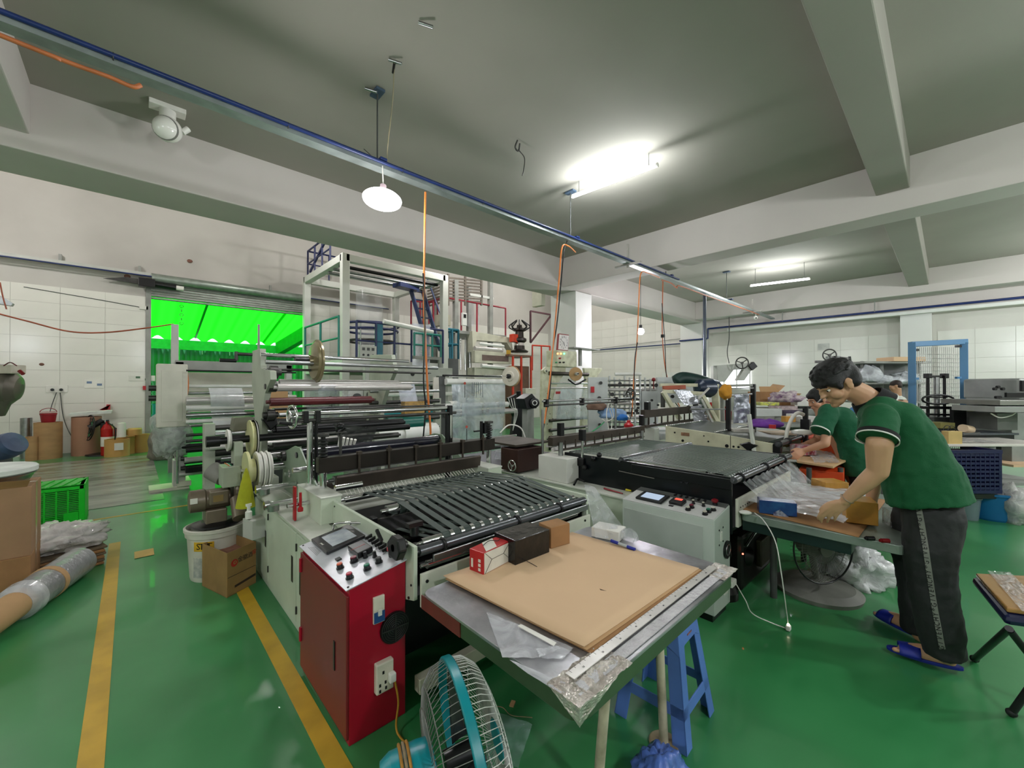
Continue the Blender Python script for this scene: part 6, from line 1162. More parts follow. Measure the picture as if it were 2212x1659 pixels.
railing([(ga(960,712).x,11,zb),(ga(1092,712).x,11,zb)],zt-zb,RR,t9,4,0,.03); railing([(ga(960,712).x,11,zb),(ga(960,712).x,12.3,zb)],zt-zb,RR,t9,2,0,.03)
MB().box(ga(960,712).x,ga(1092,712).x,10.95,12.4,zb-.1,zb).build('platform', GREYP, t9, .005)
q = ga(997,690); MB().box(q.x-.09,q.x+.09,10.82,10.9,q.z-.22,q.z+.2).build('control_pendant', WHITEP, t9, .01); MB().box(q.x-.05,q.x+.05,10.81,10.82,q.z+.03,q.z+.15).build('display', BLACK, t9)
MB().bar(ga(1015,636),ga(1065,645),.06,.08).build('white_lamp_bar', WHITEP, t9); MB().box(ga(965,680).x,ga(985,680).x,11.3,11.8,ga(970,700).z,ga(970,676).z).build('box', CREAM, t9)
for k in range(3): MB().cyl(ga(1010+k*11,655,11.6),ga(1010+k*11,705,11.6),.05).build('white_tube', film('bubble_film',(0,0,0)), t9)
# head unit below the platform
MB().prism([ga(1020,715,10.8),ga(1105,730,10.8),ga(1108,760,10.8),ga(1095,740,10.8),ga(1030,735,10.8),ga(1022,760,10.8)],(0,.3,0)).build('gantry', CREAM, t9, .005)
MB().cyl(ga(1035,742,10.7),ga(1088,748,10.7),.05).build('white_roller', WHITEP, t9); MB().cyl(ga(1025,752,10.7),ga(1085,757,10.7),.07).build('red_white_roller', M('pale_roller',(0,0,0)), t9)
a, b = ga(1022,757,10.7), ga(1103,765,10.7); MB().box(a.x,b.x,10.6,10.8,ga(1060,785,10.7).z,a.z).build('trough', CREAM, t9, .006); MB().box(a.x+.3,b.x-.2,10.59,10.6,ga(1060,780,10.7).z,ga(1060,768,10.7).z).build('brown_label', M('brown_panel',(110,90,84),.5), t9); MB().box(b.x-.3,b.x-.1,10.585,10.6,ga(1060,765,10.7).z,ga(1060,757,10.7).z+.05).build('yellow_stripe', M('yellow_line_paint',(0,0,0)), t9)
MB().box(ga(1025,800,10.8).x,ga(1100,800,10.8).x,10.8,11.2,0,ga(1060,795,10.8).z).build('base_frame', CREAM, t9, .006); MB().cyl(ga(1040,790,10.6),ga(1100,795,10.6),.06).build('white_roller', WHITEP, t9)
for k in range(4): MB().cyl(ga(985+k*10,730,11.3),ga(985+k*10,800,11.3),.025).build('chrome_rod', CHROME, t9)
# teal cage beside it
cg = thing('guard_cage','teal and blue railing cage between the two towers','railing',ga(975,800,10.3))
z0c, z1c = ga(980,775,10.3).z, ga(980,712,10.3).z; xx = ga(963,750,10.3).x; x2 = ga(990,750,10.3).x
railing([(xx,10.3,z0c),(x2,10.3,z0c)],z1c-z0c,M('teal_blue_paint',(0,0,0)),cg,2,1,.035); railing([(x2,10.3,z0c),(x2,11.2,z0c)],z1c-z0c,M('teal_blue_paint',(0,0,0)),cg,2,1,.035); MB().box(xx,x2,10.3,11.2,0,z0c).build('pedestal', DGREY, cg)
g2 = thing('guard_cage','green stair railing in front of the white tower at right','railing',ga(915,780,9.8)); za, zb2 = ga(920,770,9.8).z, ga(920,722,9.8).z
railing([(ga(893,770,9.8).x,9.75,za),(ga(950,770,9.8).x,9.75,za)],zb2-za,RAILT,g2,3,1,.03); MB().box(ga(893,770,9.8).x,ga(950,770,9.8).x,9.75,9.85,za-.08,za).build('platform_edge', GREYP, g2); MB().bar((ga(950,770,9.8).x,9.8,0),(ga(950,770,9.8).x,9.8,za),.08).build('leg', GREYP, g2)
g3 = t9
railing([ga(888,700,12),ga(945,700,12)],.75,RR,g3,3,0,.03)
for a_,b_ in (((1146,672),(1146,740)),((1146,672),(1190,680)),((1146,740),(1190,682))): MB().bar(ga(a_[0],a_[1],11.4),ga(b_[0],b_[1],11.4),.06).build('triangle_bracket', M('dark_maroon_frame',(70,44,50),.5), g3)
# extruder on an orange stand
ex_ = thing('extruder','dark extruder head with red parts on an orange stand left of the column','machine',ga(1122,800,10.6))
q = ga(1122,735,10.6); MB().lathe((q.x,q.y,q.z-.45),(0,0,1),[(0,.30),(.05,.33),(.12,.2),(.35,.18),(.42,.26),(.5,.26),(.55,.16),(.75,.15),(.8,.25),(.86,.25),(.9,.1),(1.0,.09)],24).build('die_head', M('extruder_dark',(70,66,64),.3,.7,.2), ex_); MB().lathe((q.x,q.y,q.z-.2),(0,0,1),[(0,.19),(.2,.17)],24).build('chrome_band', CHROME, ex_)
for k in range(8): t = 2*pi*k/8; MB().path(bez([(q.x+.2*math.cos(t),q.y+.2*math.sin(t),q.z+.35),(q.x+.38*math.cos(t),q.y+.38*math.sin(t),q.z+.5),(q.x+.12*math.cos(t),q.y+.12*math.sin(t),q.z+.72)],5),.022,5).build('hose', BLACK, ex_)
MB().obox((q.x-.28,q.y,q.z+.05),(.25,.2,.28)).build('red_box', M('orange_red',(214,66,40),.4), ex_, .01); OR2 = M('orange_frame',(206,62,40),.45)
MB().prism([ga(1100,765,10.4),ga(1150,768,10.4),ga(1150,772,10.4),ga(1100,769,10.4)],(0,.8,0)).build('table_plate', M('brown_plate',(120,88,70),.5), ex_)
for px in (1108,1126,1147): q2 = ga(px,770,10.4); MB().bar((q2.x,10.4,0),(q2.x,10.4,q2.z),.06).build('stand_leg', OR2, ex_)
MB().box(ga(1108,790,10.4).x,ga(1147,790,10.4).x,10.5,10.9,0,ga(1120,790,10.4).z).build('barrel_box', M('brown_barrel',(110,84,68),.6), ex_)
railing([ga(1150,800,10.6),ga(1188,800,10.6)],ga(1150,746,10.6).z-ga(1150,800,10.6).z,OR2,ex_,2,0,.03)
jb = ga(1182,650,9.0); solo(MB().box(jb.x-.2,jb.x+.12,8.9,9.1,jb.z-.18,jb.z+.2).build('junction_box', CREAM),'beige wall box high up at the left of the concrete column','box') if 0 else None
q = P(1176,648,x=7.75); solo(MB().box(7.45,7.59,q.y-.18,q.y+.15,q.z-.2,q.z+.2).build('wall_box', CREAM, None, .008),'beige electrical box fixed high on the left face of the column','box')
# ================================================================ BLACK UNWIND FRAME with film (centre)
bu = thing('film_unwind_stand','black-framed unwind stand with printed film and a white reel in the centre','machine',(3.4,5.2,0))
yb = 5.2; pb = lambda px,py,y=yb: P(px,py,y=y)
xl, xr = pb(960,900).x, pb(1112,900).x
def plate_w(pts, y0, nm, mat, par, t=.08): return MB().prism([P(a,b,y=y0) for a,b in pts],(0,t,0)).build(nm, mat, par, .004)
CW = M('chalk_white_plate',(206,200,190),.5,0,.08)
plate_w([(948,812),(962,812),(964,960),(974,1080),(955,1080),(946,960)], yb, 'side_frame', DGREY, bu); plate_w([(937,815),(948,815),(950,905),(937,905)], yb-.03, 'white_plate', CW, bu, .03)
plate_w([(1100,860),(1120,850),(1135,860),(1128,900),(1135,960),(1128,1080),(1098,1080),(1105,960),(1112,900)], yb, 'side_frame', BLACK, bu)
for py,r,m_,x0,x1 in ((812,.015,BLACK,-.05,-.1),(814,.012,CHROME,.05,-.05),(825,.05,WHITEP,0,-.1),(877,.045,WHITEP,-.3,-.2),(893,.045,M('pale_roller',(0,0,0)),0,0),(952,.02,CHROME,0,0),(975,.03,DSTEEL,0,0)): z = pb(1000,py).z; MB().cyl((xl+x0,yb-.03,z),(xr+x1,yb-.03,z),r,n=16).build('roller', m_, bu)
a, b = pb(970,826), pb(1085,826); c, d = pb(972,985), pb(1080,975); PFM = film('pale_printed_film',(190,202,210),.5,.15,.3,5)
MB().grid(lambda u,v: lerp(lerp(a,b,u),lerp(c,d,u),v)+V((0,-.06-.03*math.sin(v*5),0)),8,16).build('printed_film', PFM, bu)
for px,py in ((1004,828),(1008,922)): q = pb(px,py,yb-.12); MB().cyl(q,q-V((0,.003,0)),.022,n=16).build('red_print_mark', M('red_print',(190,80,66),.5), bu); MB().box(q.x-.005,q.x+.005,q.y-.004,q.y,q.z-.22,q.z-.03).build('dark_print_stem', BLKPL, bu)
for k in range(6): q = pb(1020+k*4.5,826,yb-.12); MB().box(q.x-.004,q.x+.004,q.y-.003,q.y,q.z-.18-.03*(k%3),q.z).build('text_line', M('film_print_grey',(90,100,110),.6), bu)
rc_ = pb(1104,813,4.6); axr = V((-.95,-.25,0)).normalized()
MB().lathe(rc_-axr*.03,axr,[(0,.155),(.01,.16),(.02,.16),(.03,.15)],40).build('brown_disc', M('cardboard',(0,0,0)), bu); MB().lathe(rc_,axr,[(0,.148),(.004,.15),(.03,.148),(.034,.08),(.05,.07)],40).build('white_reel', M('ivory_reel',(214,208,192),.4,0,.04), bu); MB().cyl(rc_+axr*.03,rc_+axr*.09,.035).build('reel_hub', BLACK, bu); MB().cyl(rc_+axr*.08,rc_+axr*.7,.009).build('axle', CHROME, bu)
MB().cyl(pb(1120,845,4.9),pb(1122,870,4.9),.04).build('bracket', BLACK, bu)
for k in range(3): MB().path(bez([pb(1098+k*6,860,5.0),pb(1105+k*4,880,4.95),pb(1118-k*3,890,4.95),pb(1108,930,5.0)],6),.006,5).build('white_cable', WHITEPL, bu)
# dark pulley block right of it
pl_ = thing('motor_pulley','black motor pulley block on a grey post between the centre machines','motor',P(1145,1000,y=4.6))
q = P(1152,870,y=4.4); MB().prism([P(1132,862,y=4.4),P(1150,850,y=4.4),P(1160,862,y=4.4),P(1160,882,y=4.4),P(1138,884,y=4.4)],(0,.2,0)).build('motor_block', BLACK, pl_, .01); MB().lathe(q+V((0,-.02,0)),(-.5,-.85,0),[(0,.075),(.03,.075),(.035,.05),(.05,.05),(.055,.02)],28).build('pulley', BLACK, pl_); MB().ring(q+V((-.03,-.06,0)),(-.5,-.85,0),.035,.008,24,6).build('pulley_ring', WHITEP, pl_)
MB().box(q.x-.03,q.x+.12,4.5,4.62,0,q.z-.05).build('grey_post', GREYP, pl_, .005); MB().obox(P(1143,845,y=4.8),(.24,.08,.1)).build('cream_bracket', CREAM, pl_, .004)
# ================================================================ CREAM MACHINE with clock and brown disc
cm = thing('printing_machine','cream machine with curved side frames, lit buttons and a brown paper disc','machine',(4.9,5.6,0))
yc = 5.4; pc = lambda px,py,y=yc: P(px,py,y=y)
CRM = M('spotted_cream_paint',(206,206,178),.4,0,.1,9,col2=(178,176,146))
plate_w([(1172,800),(1180,792),(1222,792),(1222,804),(1204,830),(1195,860),(1192,1000),(1196,1080),(1174,1080),(1176,1000),(1170,880)], yc, 'side_frame', CRM, cm, .06)
plate_w([(1262,795),(1300,795),(1300,800),(1282,825),(1272,860),(1268,930),(1256,930),(1260,860),(1266,820)], yc+.1, 'side_frame', CRM, cm, .06)
for py,r,m_ in ((808,.04,BROWNM),(828,.02,CHROME),(838,.02,M('pale_roller',(0,0,0))),(866,.012,CHROME),(905,.03,BROWNM),(925,.03,DSTEEL),(940,.035,BROWNM),(962,.03,BLACK)): z = pc(1230,py).z; MB().cyl((pc(1185,py).x,yc-.02,z),(pc(1268,py).x,yc-.02,z),r,n=14).build('roller', m_, cm)
a, b = pc(1205,840), pc(1262,840); c, d = pc(1195,905), pc(1266,905)
MB().grid(lambda u,v: lerp(lerp(a,b,u),lerp(c,d,u),v)+V((0,-.08,0)),6,8).build('film_web', PFM, cm); q = pc(1203,865,yc-.05); MB().box(q.x-.05,q.x+.1,q.y-.01,q.y,q.z-.3,q.z+.18).build('red_white_notice', WHITEPL, cm); MB().box(q.x-.05,q.x+.1,q.y-.012,q.y-.01,q.z+.13,q.z+.18).build('notice_header', RED, cm)
z0 = pc(1200,792).z; MB().box(pc(1196,775).x,pc(1238,775).x,yc-.1,yc+.2,z0,pc(1200,757).z).build('button_box', CRM, cm, .01)
for k,(c_,s_) in enumerate((((1,.25,.1),5),((1,.35,.1),5),((.15,1,.3),4))): q = pc(1204+k*7,764,yc-.1); MB().cyl(q,q-V((0,.02,0)),.017,n=10).build('lit_button', glow('button_lamp_%d'%k,c_,s_), cm)
for k,(x_,y_2,m_) in enumerate(((1208,774,RED),(1200,783,GREENP),(1208,783,BLACK),(1216,783,BLACK))): q = pc(x_,y_2,yc-.1); MB().cyl(q,q-V((0,.04,0)),.016,n=10).build('button', m_, cm)
q = pc(1243,808,yc-.35); MB().lathe(q,(-.6,-.8,0),[(0,.13),(.02,.135),(.03,.13)],36).build('brown_disc', M('kraft_disc',(176,140,94),.6,0,.05,3), cm); MB().cyl(q,q+V((-.10,-.13,0)),.03).build('core_tube', PALE, cm); MB().cyl(q+V((-.1,-.13,0)),q+V((-.16,-.2,0)),.012).build('axle', BLACK, cm)
MB().path(bez([pc(1228,820,yc-.1),pc(1245,830,yc-.1),pc(1265,820,yc-.1)],8),.02,6).build('dark_arc', BLACK, cm); q = pc(1178,802,yc-.02); MB().cyl(q,q-V((0,.03,0)),.04,n=18).build('round_boss', CRM, cm); MB().cyl(q-V((0,.03,0)),q-V((0,.035,0)),.022,n=14).build('boss_hole', DGREY, cm)
for k in range(14): q = pc(1182+(k%3)*6,850+k*11,yc-.001); MB().cyl(q,q-V((0,.004,0)),.010+.004*(k%2),n=8).build('bolt_hole', BLACK, cm)
MB().box(pc(1240,750).x,pc(1296,750).x,yc,yc+.3,pc(1250,752).z,pc(1250,752).z+.02).build('top_shelf', GREYP, cm); MB().bar((pc(1265,752).x,yc+.15,pc(1265,790).z),(pc(1265,752).x,yc+.15,pc(1265,752).z),.06).build('shelf_post', GREYP, cm)
ck = thing('wall_clock','square white clock with red rim propped on the cream machine','clock',pc(1216,755,yc)); q = pc(1217,740,yc+.02)
def ckp(u, v): return q+V((u*.17,-.001,v*.17))+V((.12*v*.17,0,0))
MB().prism([ckp(-1,-.95),ckp(-.95,-1),ckp(.95,-1),ckp(1,-.95),ckp(1,.95),ckp(.9,1.05),ckp(-.85,1.05),ckp(-1,.9)],(0,.04,0)).build('red_rim', M('dark_red_rim',(140,40,44),.4), ck, .006)
MB().prism([ckp(-.88,-.88),ckp(.88,-.88),ckp(.88,.92),ckp(-.88,.92)],(0,-.006,0)).build('dial', M('clock_dial',(222,216,212),.4), ck)
for k in range(12):
    t = pi/2-2*pi*k/12; text(str(k or 12),'numeral',ckp(.68*math.cos(t),.68*math.sin(t))+V((0,-.010,0)),(1,0,0),(0,0,1),.036,BLKPL,ck,.0005)
MB().bar(q+V((0,-.011,0)),ckp(.2,-.4)+V((0,-.011,0)),.008,.002).build('hour_hand', BLKPL, ck); MB().bar(q+V((0,-.012,0)),ckp(-.5,.25)+V((0,-.012,0)),.006,.002).build('minute_hand', BLKPL, ck)
# ================================================================ CEILING: TRAY, LAMPS, CABLES
YT = 3.83; ZTR = 3.66
BLUEPIPE = M('navy_pipe',(34,52,104),.35,0,.1); TRM = M('galvanised_tray',(150,158,156),.35,.4,.1,8)
ty = thing('cable_tray','long galvanised cable tray with navy pipe hanging under the ceiling across the hall','cable tray',(4,YT,ZTR))
MB().box(-3.5,15.0,YT-.05,YT+.06,ZTR-.02,ZTR-.012).box(-3.5,15.0,YT+.052,YT+.06,ZTR-.012,ZTR+.05).box(-3.5,15.0,YT-.05,YT-.042,ZTR-.012,ZTR+.02).build('tray_channel', TRM, ty)
MB().cyl((-3.5,YT-.062,ZTR+.03),(8.2,YT-.062,ZTR+.03),.016,n=10).build('navy_pipe', BLUEPIPE, ty); MB().cyl((-3.5,YT-.03,ZTR+.055),(6.4,YT-.03,ZTR+.055),.013,n=10).build('navy_pipe', BLUEPIPE, ty)
for x in (1.79,4.85,7.9,11.2): 
    MB().cyl((x,YT+.07,ZTR),(x,YT+.07,ZC),.008,n=6).build('hanger_rod', DGREY, ty); MB().obox((x,YT+.02,ZTR+.06),(.07,.2,.025)).build('hanger_clamp', BLUEPIPE, ty, .003); MB().obox((x,YT+.07,ZC-.02),(.09,.16,.025)).build('ceiling_plate', M('blue_grey_plate',(70,88,108),.5), ty, .002)
for x in (6.35,13.0): MB().obox((x,YT,ZTR+.12),(.03,.03,.42)).obox((x,YT,ZTR-.03),(.05,.5,.03)).build('wooden_stay', M('pale_stay',(150,146,138),.6), ty)
for k in range(7): MB().ring((-2.2+k*1.05,YT-.05,ZTR+.03),(1,0,0),.024,.004,12,4).build('cable_tie', DSTEEL, ty)
wire('orange_cable',[(-3.4,YT-.1,ZTR+.01)]+[P(a,b,y=YT-.1) for a,b in ((0,76),(60,100),(120,124),(170,143),(235,166),(285,187),(305,184))],.014,M('orange_brown_cable',(200,116,72),.4),'orange-brown cable lying along the near part of the ceiling tray')
# cable drops
def drop(name, pts, label, mat=ORANGE, r=.011): return wire(name, pts, r, mat, label)
def col(px, y_, zt, zb, yy): return [P(px,y_,y=yy)]
drop('orange_cable',[P(919,415,y=YT-.06),P(917,520,y=YT-.07),P(916,640,y=YT-.06),P(920,760,y=YT-.05),P(925,860,y=YT-.04),P(930,930,y=YT-.04),P(929,975,y=YT-.04)],'bright orange cable dropping from the tray behind the nearest machine')
drop('black_cable',[P(914,590,y=YT-.08),P(918,700,y=YT-.09),P(915,820,y=YT-.09),P(919,880,y=YT-.08),P(913,960,y=YT-.07)],'black cable twisting beside the leftmost orange drop',BLKPL,.008)
drop('orange_cable',[P(1243,545,y=YT),P(1228,532,y=YT-.1),P(1214,535,y=YT-.12),P(1208,600,y=YT-.12),P(1200,690,y=YT-.1),P(1192,780,y=YT-.1),P(1184,850,y=YT-.1),P(1176,915,y=YT-.1)],'orange and black cable dropping beside the concrete column')
drop('black_cable',[(P(1225,540,y=YT).x,YT,ZTR-.02),P(1218,545,y=YT-.1),P(1211,620,y=YT-.11),P(1203,700,y=YT-.1),P(1194,760,y=YT-.1),P(1187,850,y=YT-.08),P(1172,935,y=YT-.08)],'black cable hanging right against the orange one by the column',BLKPL,.009)
drop('orange_cable',[P(1425,600,y=YT),P(1400,590,y=YT-.1),P(1384,592,y=YT-.12),P(1380,650,y=YT-.12),P(1376,740,y=YT-.1),P(1369,820,y=YT-.1),P(1365,900,y=YT-.1)],'orange cable dropping in front of the bare bulb')
drop('black_cable',[P(1377,740,y=YT-.12),P(1371,780,y=YT-.12),P(1369,850,y=YT-.1),P(1362,905,y=YT-.1)],'black cable tied to the lower half of the drop by the bulb',BLKPL,.010)
drop('orange_cable',[P(1432,605,y=YT),P(1431,660,y=YT-.08),P(1431,730,y=YT-.08),P(1438,800,y=YT-.1),P(1450,840,y=YT-.14),P(1468,878,y=YT-.2)],'orange-red cable drop with a knot, right of the bulb',M('reddish_orange_cable',(200,110,72),.4))
drop('black_cable',[P(1430,655,y=YT-.1),P(1436,740,y=YT-.1),P(1440,815,y=YT-.12),P(1452,858,y=YT-.2),P(1466,880,y=YT-.2)],'black cable running with the knotted orange-red drop',BLKPL,.009)
solo(MB().obox(P(1432,726,y=YT-.1),(.07,.05,.06)).build('cable_knot', BLKPL),'black tape knot on the orange-red cable drop','tape')
wire('loose_cable',[P(1430,605,y=YT-.07),P(1450,612,y=YT-.07),P(1462,622,y=YT-.07),P(1470,618,y=YT-.07),P(1530,640,y=YT-.07),P(1600,665,y=YT-.07),P(1640,680,y=YT-.07)],.012,M('reddish_orange_cable',(0,0,0)),'red-brown cable looping along the far part of the tray')
# round bright lamp under the tray
rl_ = thing('round_lamp','bright round pendant lamp glowing under the cable tray','lamp',P(826,425,y=YT-.06))
lc = P(826,428,y=YT-.05); nl = V((-.12,-.12,-1)).normalized()
LAMPG = glow('lamp_white',(1,.97,.98),16)
MB().lathe(lc,nl,[(-.03,.05),(.0,.17),(.015,.185),(.03,.18),(.06,.12),(.075,.04)],36).build('glowing_disc', LAMPG, rl_); MB().lathe(lc-nl*.14,nl,[(0,.03),(.06,.035),(.11,.06)],18).build('lamp_socket', M('pinkish_socket',(190,170,176),.5), rl_); MB().cyl(lc-nl*.14,(lc.x,YT-.05,ZTR),.006,n=6).build('lamp_cord', WHITEPL, rl_)
lamp(tuple(lc+nl*.16), 75, (1,.97,1), .15)
# tube lamps
def tube(a, b, label, zc_=ZC, p=60):
    a, b = V(a), V(b); t = thing('tube_lamp', label, 'lamp', (a+b)/2); MB().cyl(a,b,.026,n=16).build('glowing_tube', glow('tube_white',(.95,.98,1),14), t); d = (b-a).normalized()
    MB().cyl(a-d*.02,a,.028,n=12).build('end_cap', WHITEPL, t); MB().cyl(b,b+d*.02,.028,n=12).build('end_cap', WHITEPL, t); u = V((0,0,.02))
    for q in (.08,.92): p_ = lerp(a,b,q); MB().cyl(p_+u,(p_.x,p_.y,zc_),.006,n=6).build('hanger', STEEL, t)
    for q in (.2,.5,.8): p_ = lerp(a,b,q); lamp((p_.x,p_.y,p_.z-.1), p/3, COOL, .06)
    return t
tube(P(1238,424,z=4.27),P(1418,357,z=4.27),'bright white tube lamp hanging from the ceiling of the near bay',ZC,85)
tube(P(1622,617,z=4.05),P(1748,602,z=4.05),'bright white tube lamp in the far bay beyond the beam',ZC,110)
bu_ = thing('bare_bulb','bare glowing bulb hanging in front of the far tiled wall','bulb',P(1384,716,d=10)); q = P(1384,716,d=10); MB().sph(q,.085,16).build('glowing_bulb', glow('bulb_white',(1,.95,1),30), bu_); MB().cyl(q+V((0,0,.06)),q+V((0,0,.16)),.035).build('socket', BLKPL, bu_); lamp(tuple(q+V((0,-.0,-.2))), 120, (.95,.9,1), .12)
pipe_y = lambda x: None
MB().cyl(q+V((0,0,.16)),(q.x,q.y,ZC),.006,n=6).build('cord', BLKPL, bu_)
# spotlight sensor, ceiling hooks and wires
sn = thing('ceiling_camera','white swivelling ceiling wifi camera fixed to the beam face','camera',P(361,262,y=6.08)); q = P(362,236,z=ZC-.03)
MB().box(q.x-.15,q.x+.15,q.y-.07,q.y+.07,ZC-.05,ZC).build('mount_plate', WHITEPL, sn, .005); MB().cyl((q.x,q.y,q.z-.13),(q.x,q.y,q.z),.07,n=16).build('swivel_neck', WHITEPL, sn)
qq = V((q.x,q.y,q.z-.21)); MB().sph(qq,.128,24).build('round_head', M('glossy_white',(232,230,222),.2,0,.02), sn); MB().ring(qq+V((-.02,-.05,-.02)),(-.4,-.85,-.3),.108,.010,32,6).build('dark_seam', M('grey_seam',(120,120,112),.4), sn); MB().cyl(qq+V((.12,-.03,.0)),qq+V((.17,-.03,.06)),.03).build('side_clip', WHITEPL, sn)
wire('ceiling_hook',[P(1118,303,z=4.44),P(1113,318,z=4.36),P(1120,326,z=4.34),P(1123,310,z=4.42)],.010,DSTEEL,'small dark wire hook loop in the ceiling','hook'); wire('hook_wire',[P(1122,326,z=4.34),P(1133,342,z=4.26),P(1131,368,z=4.12),P(1128,380,z=4.06)],.006,DSTEEL,'thin dark wire hanging down from the ceiling hook','wire')
for k,(px,py) in enumerate(((918,50),(800,192),(852,130))):
    a = P(px,py,z=4.44); solo(MB().cyl(a+V((-.04,.03,0)),a+V((.05,-.04,-.03)),.014,n=8).build('ceiling_anchor', STEEL),['short steel anchor in the ceiling near the top of the frame','short steel anchor in the ceiling above the blue hanger plate','steel anchor in the ceiling where the thin wire hangs'][k],'anchor')
wire('thin_wire',[P(852,132,z=4.43),P(848,220,z=4.1),P(838,310,z=3.85),P(836,352,z=3.74)],.005,M('straw_wire',(150,140,112),.6),'thin straw-coloured wire from the ceiling anchor to the tray','wire')
wire('thin_wire',[P(852,136,z=4.42),P(849,158,z=4.33)],.012,BLKPL,'short black double lead at the top of the straw-coloured wire','wire')
wire('stray_wire',[P(786,322,z=3.9),P(822,355,z=3.75)],.004,DSTEEL,'stray stiff wire sticking up left of the lamp hanger','wire')
# second camera, vertical dark pipe, far pipes and trunkings
q = P(1522,640,y=YT+.1); vp = thing('vertical_pipe','dark vertical conduit pipe running down from the tray between the machines','pipe',(q.x,q.y,0)); MB().cyl((q.x,q.y,.0),(q.x,q.y,ZTR),.036,n=16).build('conduit', M('dark_blue_grey_pipe',(66,74,84),.3,.4,.1), vp)
q = P(1632,686,y=YT); cc = thing('security_camera','small white camera hanging under the far end of the tray','camera',q); MB().sph(q,.06,14).build('camera_head', WHITEPL, cc); MB().cyl(q+V((.02,0,.02)),(q.x+.02,q.y,ZTR-.02),.012).build('stem', WHITEPL, cc); MB().sph(q+V((-.05,-.03,-.02)),.022,8).build('lens', BLKPL, cc)
fp2 = thing('pipe_run','navy pipe with pale lamp trunking along the far wall beams','pipe',(15.1,3,3.3)); MB().cyl((15.12,-3.5,3.56),(15.12,5.9,3.56),.03,n=8).build('navy_pipe', BLUEPIPE, fp2); MB().box(15.0,15.14,-3.5,5.2,3.40,3.48).build('lamp_trunking', WHITEP, fp2)
for y in (-1.6,1.4,3.6): MB().cyl((15.1,y,3.56),(15.1,y,3.86),.012,n=6).build('hanger', GREYP, fp2)
MB().cyl((15.12,5.9,3.56),(15.12,5.9,3.2),.03,n=8).build('navy_pipe', BLUEPIPE, fp2); MB().cyl((15.05,5.9,3.2),(15.05,6.9,3.2),.03,n=8).build('navy_pipe', BLUEPIPE, fp2)
wire('far_pipe',[(15.55,6.95,3.15),(15.55,9,3.15),(15.55,11,3.15),(15.55,13.3,3.15)],.025,BLUEPIPE,'dark pipe running along the far tiled wall behind the bulb','pipe')
wire('far_wire',[P(1285,754,x=15.6),P(1400,740,x=15.6),P(1516,726,x=15.6)],.012,GREYP,'thin grey line along the far tiled wall below the bulb','cable'); _w = P(1575,730,x=14.9); wire('hanging_wire',[(_w.x,_w.y,3.86),P(1575,730,x=14.9),P(1571,760,x=14.9),P(1575,785,x=14.9)],.014,DGREY,'grey cable hanging down at the far corner','cable')
# ================================================================ BACKGROUND MACHINES AND CLUTTER (centre right)
def pz(px, py, y): return P(px,py,y=y)
bgm = thing('printing_machine','distant grey-white printing press with many rollers before the far wall','machine',P(1400,880,d=7.4))
RL = Matrix((_r,_f0,V((0,0,1)))).transposed()
def slab(par, name, mat, px0, py0, px1, py1, d, t=.08, bev=.004):
    """upright slab facing the aisle, spanning the given place at distance d"""
    a, b = P(px0,py0,d=d), P(px1,py1,d=d); c = (a+b)/2; w_ = abs((b-a).dot(_r)); h = abs(b.z-a.z); return MB().obox(c,(w_,t,h),RL).build(name, mat, par, bev)
LGM = M('light_grey_machine',(186,190,188),.4,.05,.08,4); DMX = M('machine_dark_bits',(62,62,62),.4,.4,.2)
slab(bgm,'frame_panel',LGM,1270,815,1312,960,7.0); slab(bgm,'frame_panel',LGM,1385,845,1420,960,7.2); slab(bgm,'frame_panel',LGM,1418,815,1500,870,7.2); slab(bgm,'base',LGM,1270,925,1500,980,7.3,.5)
for k in range(9): slab(bgm,'upright',LGM,1315+k*11,812+3*(k%3),1318+k*11,930,7.2,.05)
for k in range(11): a = P(1312,822+k*10,d=7.1); b = P(1420,822+k*10,d=7.3); MB().cyl(a,b,.014+.008*(k%3),n=8).build('roller', [STEEL,DSTEEL,M('pale_roller',(0,0,0))][k%3], bgm)
rnd = random.Random(11)
for k in range(36): a = P(rnd.uniform(1275,1495),rnd.uniform(820,940),d=6.95); MB().cyl(a,a-_f0*.03,rnd.uniform(.012,.032),n=10).build('bolt', DMX, bgm)
MB().cyl(P(1328,808,d=7.2),P(1385,808,d=7.2),.03).build('white_roller', WHITEP, bgm)
for px in (1412,1479): a = P(px,820,d=7); MB().cyl(a,a+V((0,0,-.16)),.01).sph(a,.035,10).build('control_lever', M('dark_red_roll',(0,0,0)), bgm)
handwheel(bgm,P(1362,850,d=6.6),-_f0*.3-_r*.7,.085,DSTEEL)
MB().path(bez([P(1285,822,d=7),P(1300,818,d=7),P(1308,826,d=7),P(1309,870,d=7)],6),.012,6).build('curved_tube', DGREY, bgm)
slab(bgm,'red_triangle',RED,1276,835,1284,848,6.93,.01)
for i in range(3): slab(bgm,'lower_cabinet',[MINT,CREAM,LGM][i],1300+60*i,935,1350+60*i,975,6.4,.3)
# green rolled cloth bolt
solo(MB().path(bez([P(1458,826,d=6.6),P(1475,818,d=6.6),P(1510,824,d=6.6),P(1540,835,d=6.6)],6),[.06]*1+[.11]*17+[.07],16).build('dark_green_bolt', M('dark_green_cloth',(18,50,46),.5,0,.15,5)),'dark green rolled sheet lying on top of the far machine','roll')
solo(MB().lathe(P(1512,838,d=6.2),_r*.9+_f0*.4,[(-.05,.06),(0,.13),(.2,.15),(.32,.13),(.36,.08)],24).build('navy_motor', M('navy_motor_paint',(36,48,70),.3,.1,.2)),'navy blue motor end facing the aisle between the far machines','motor')
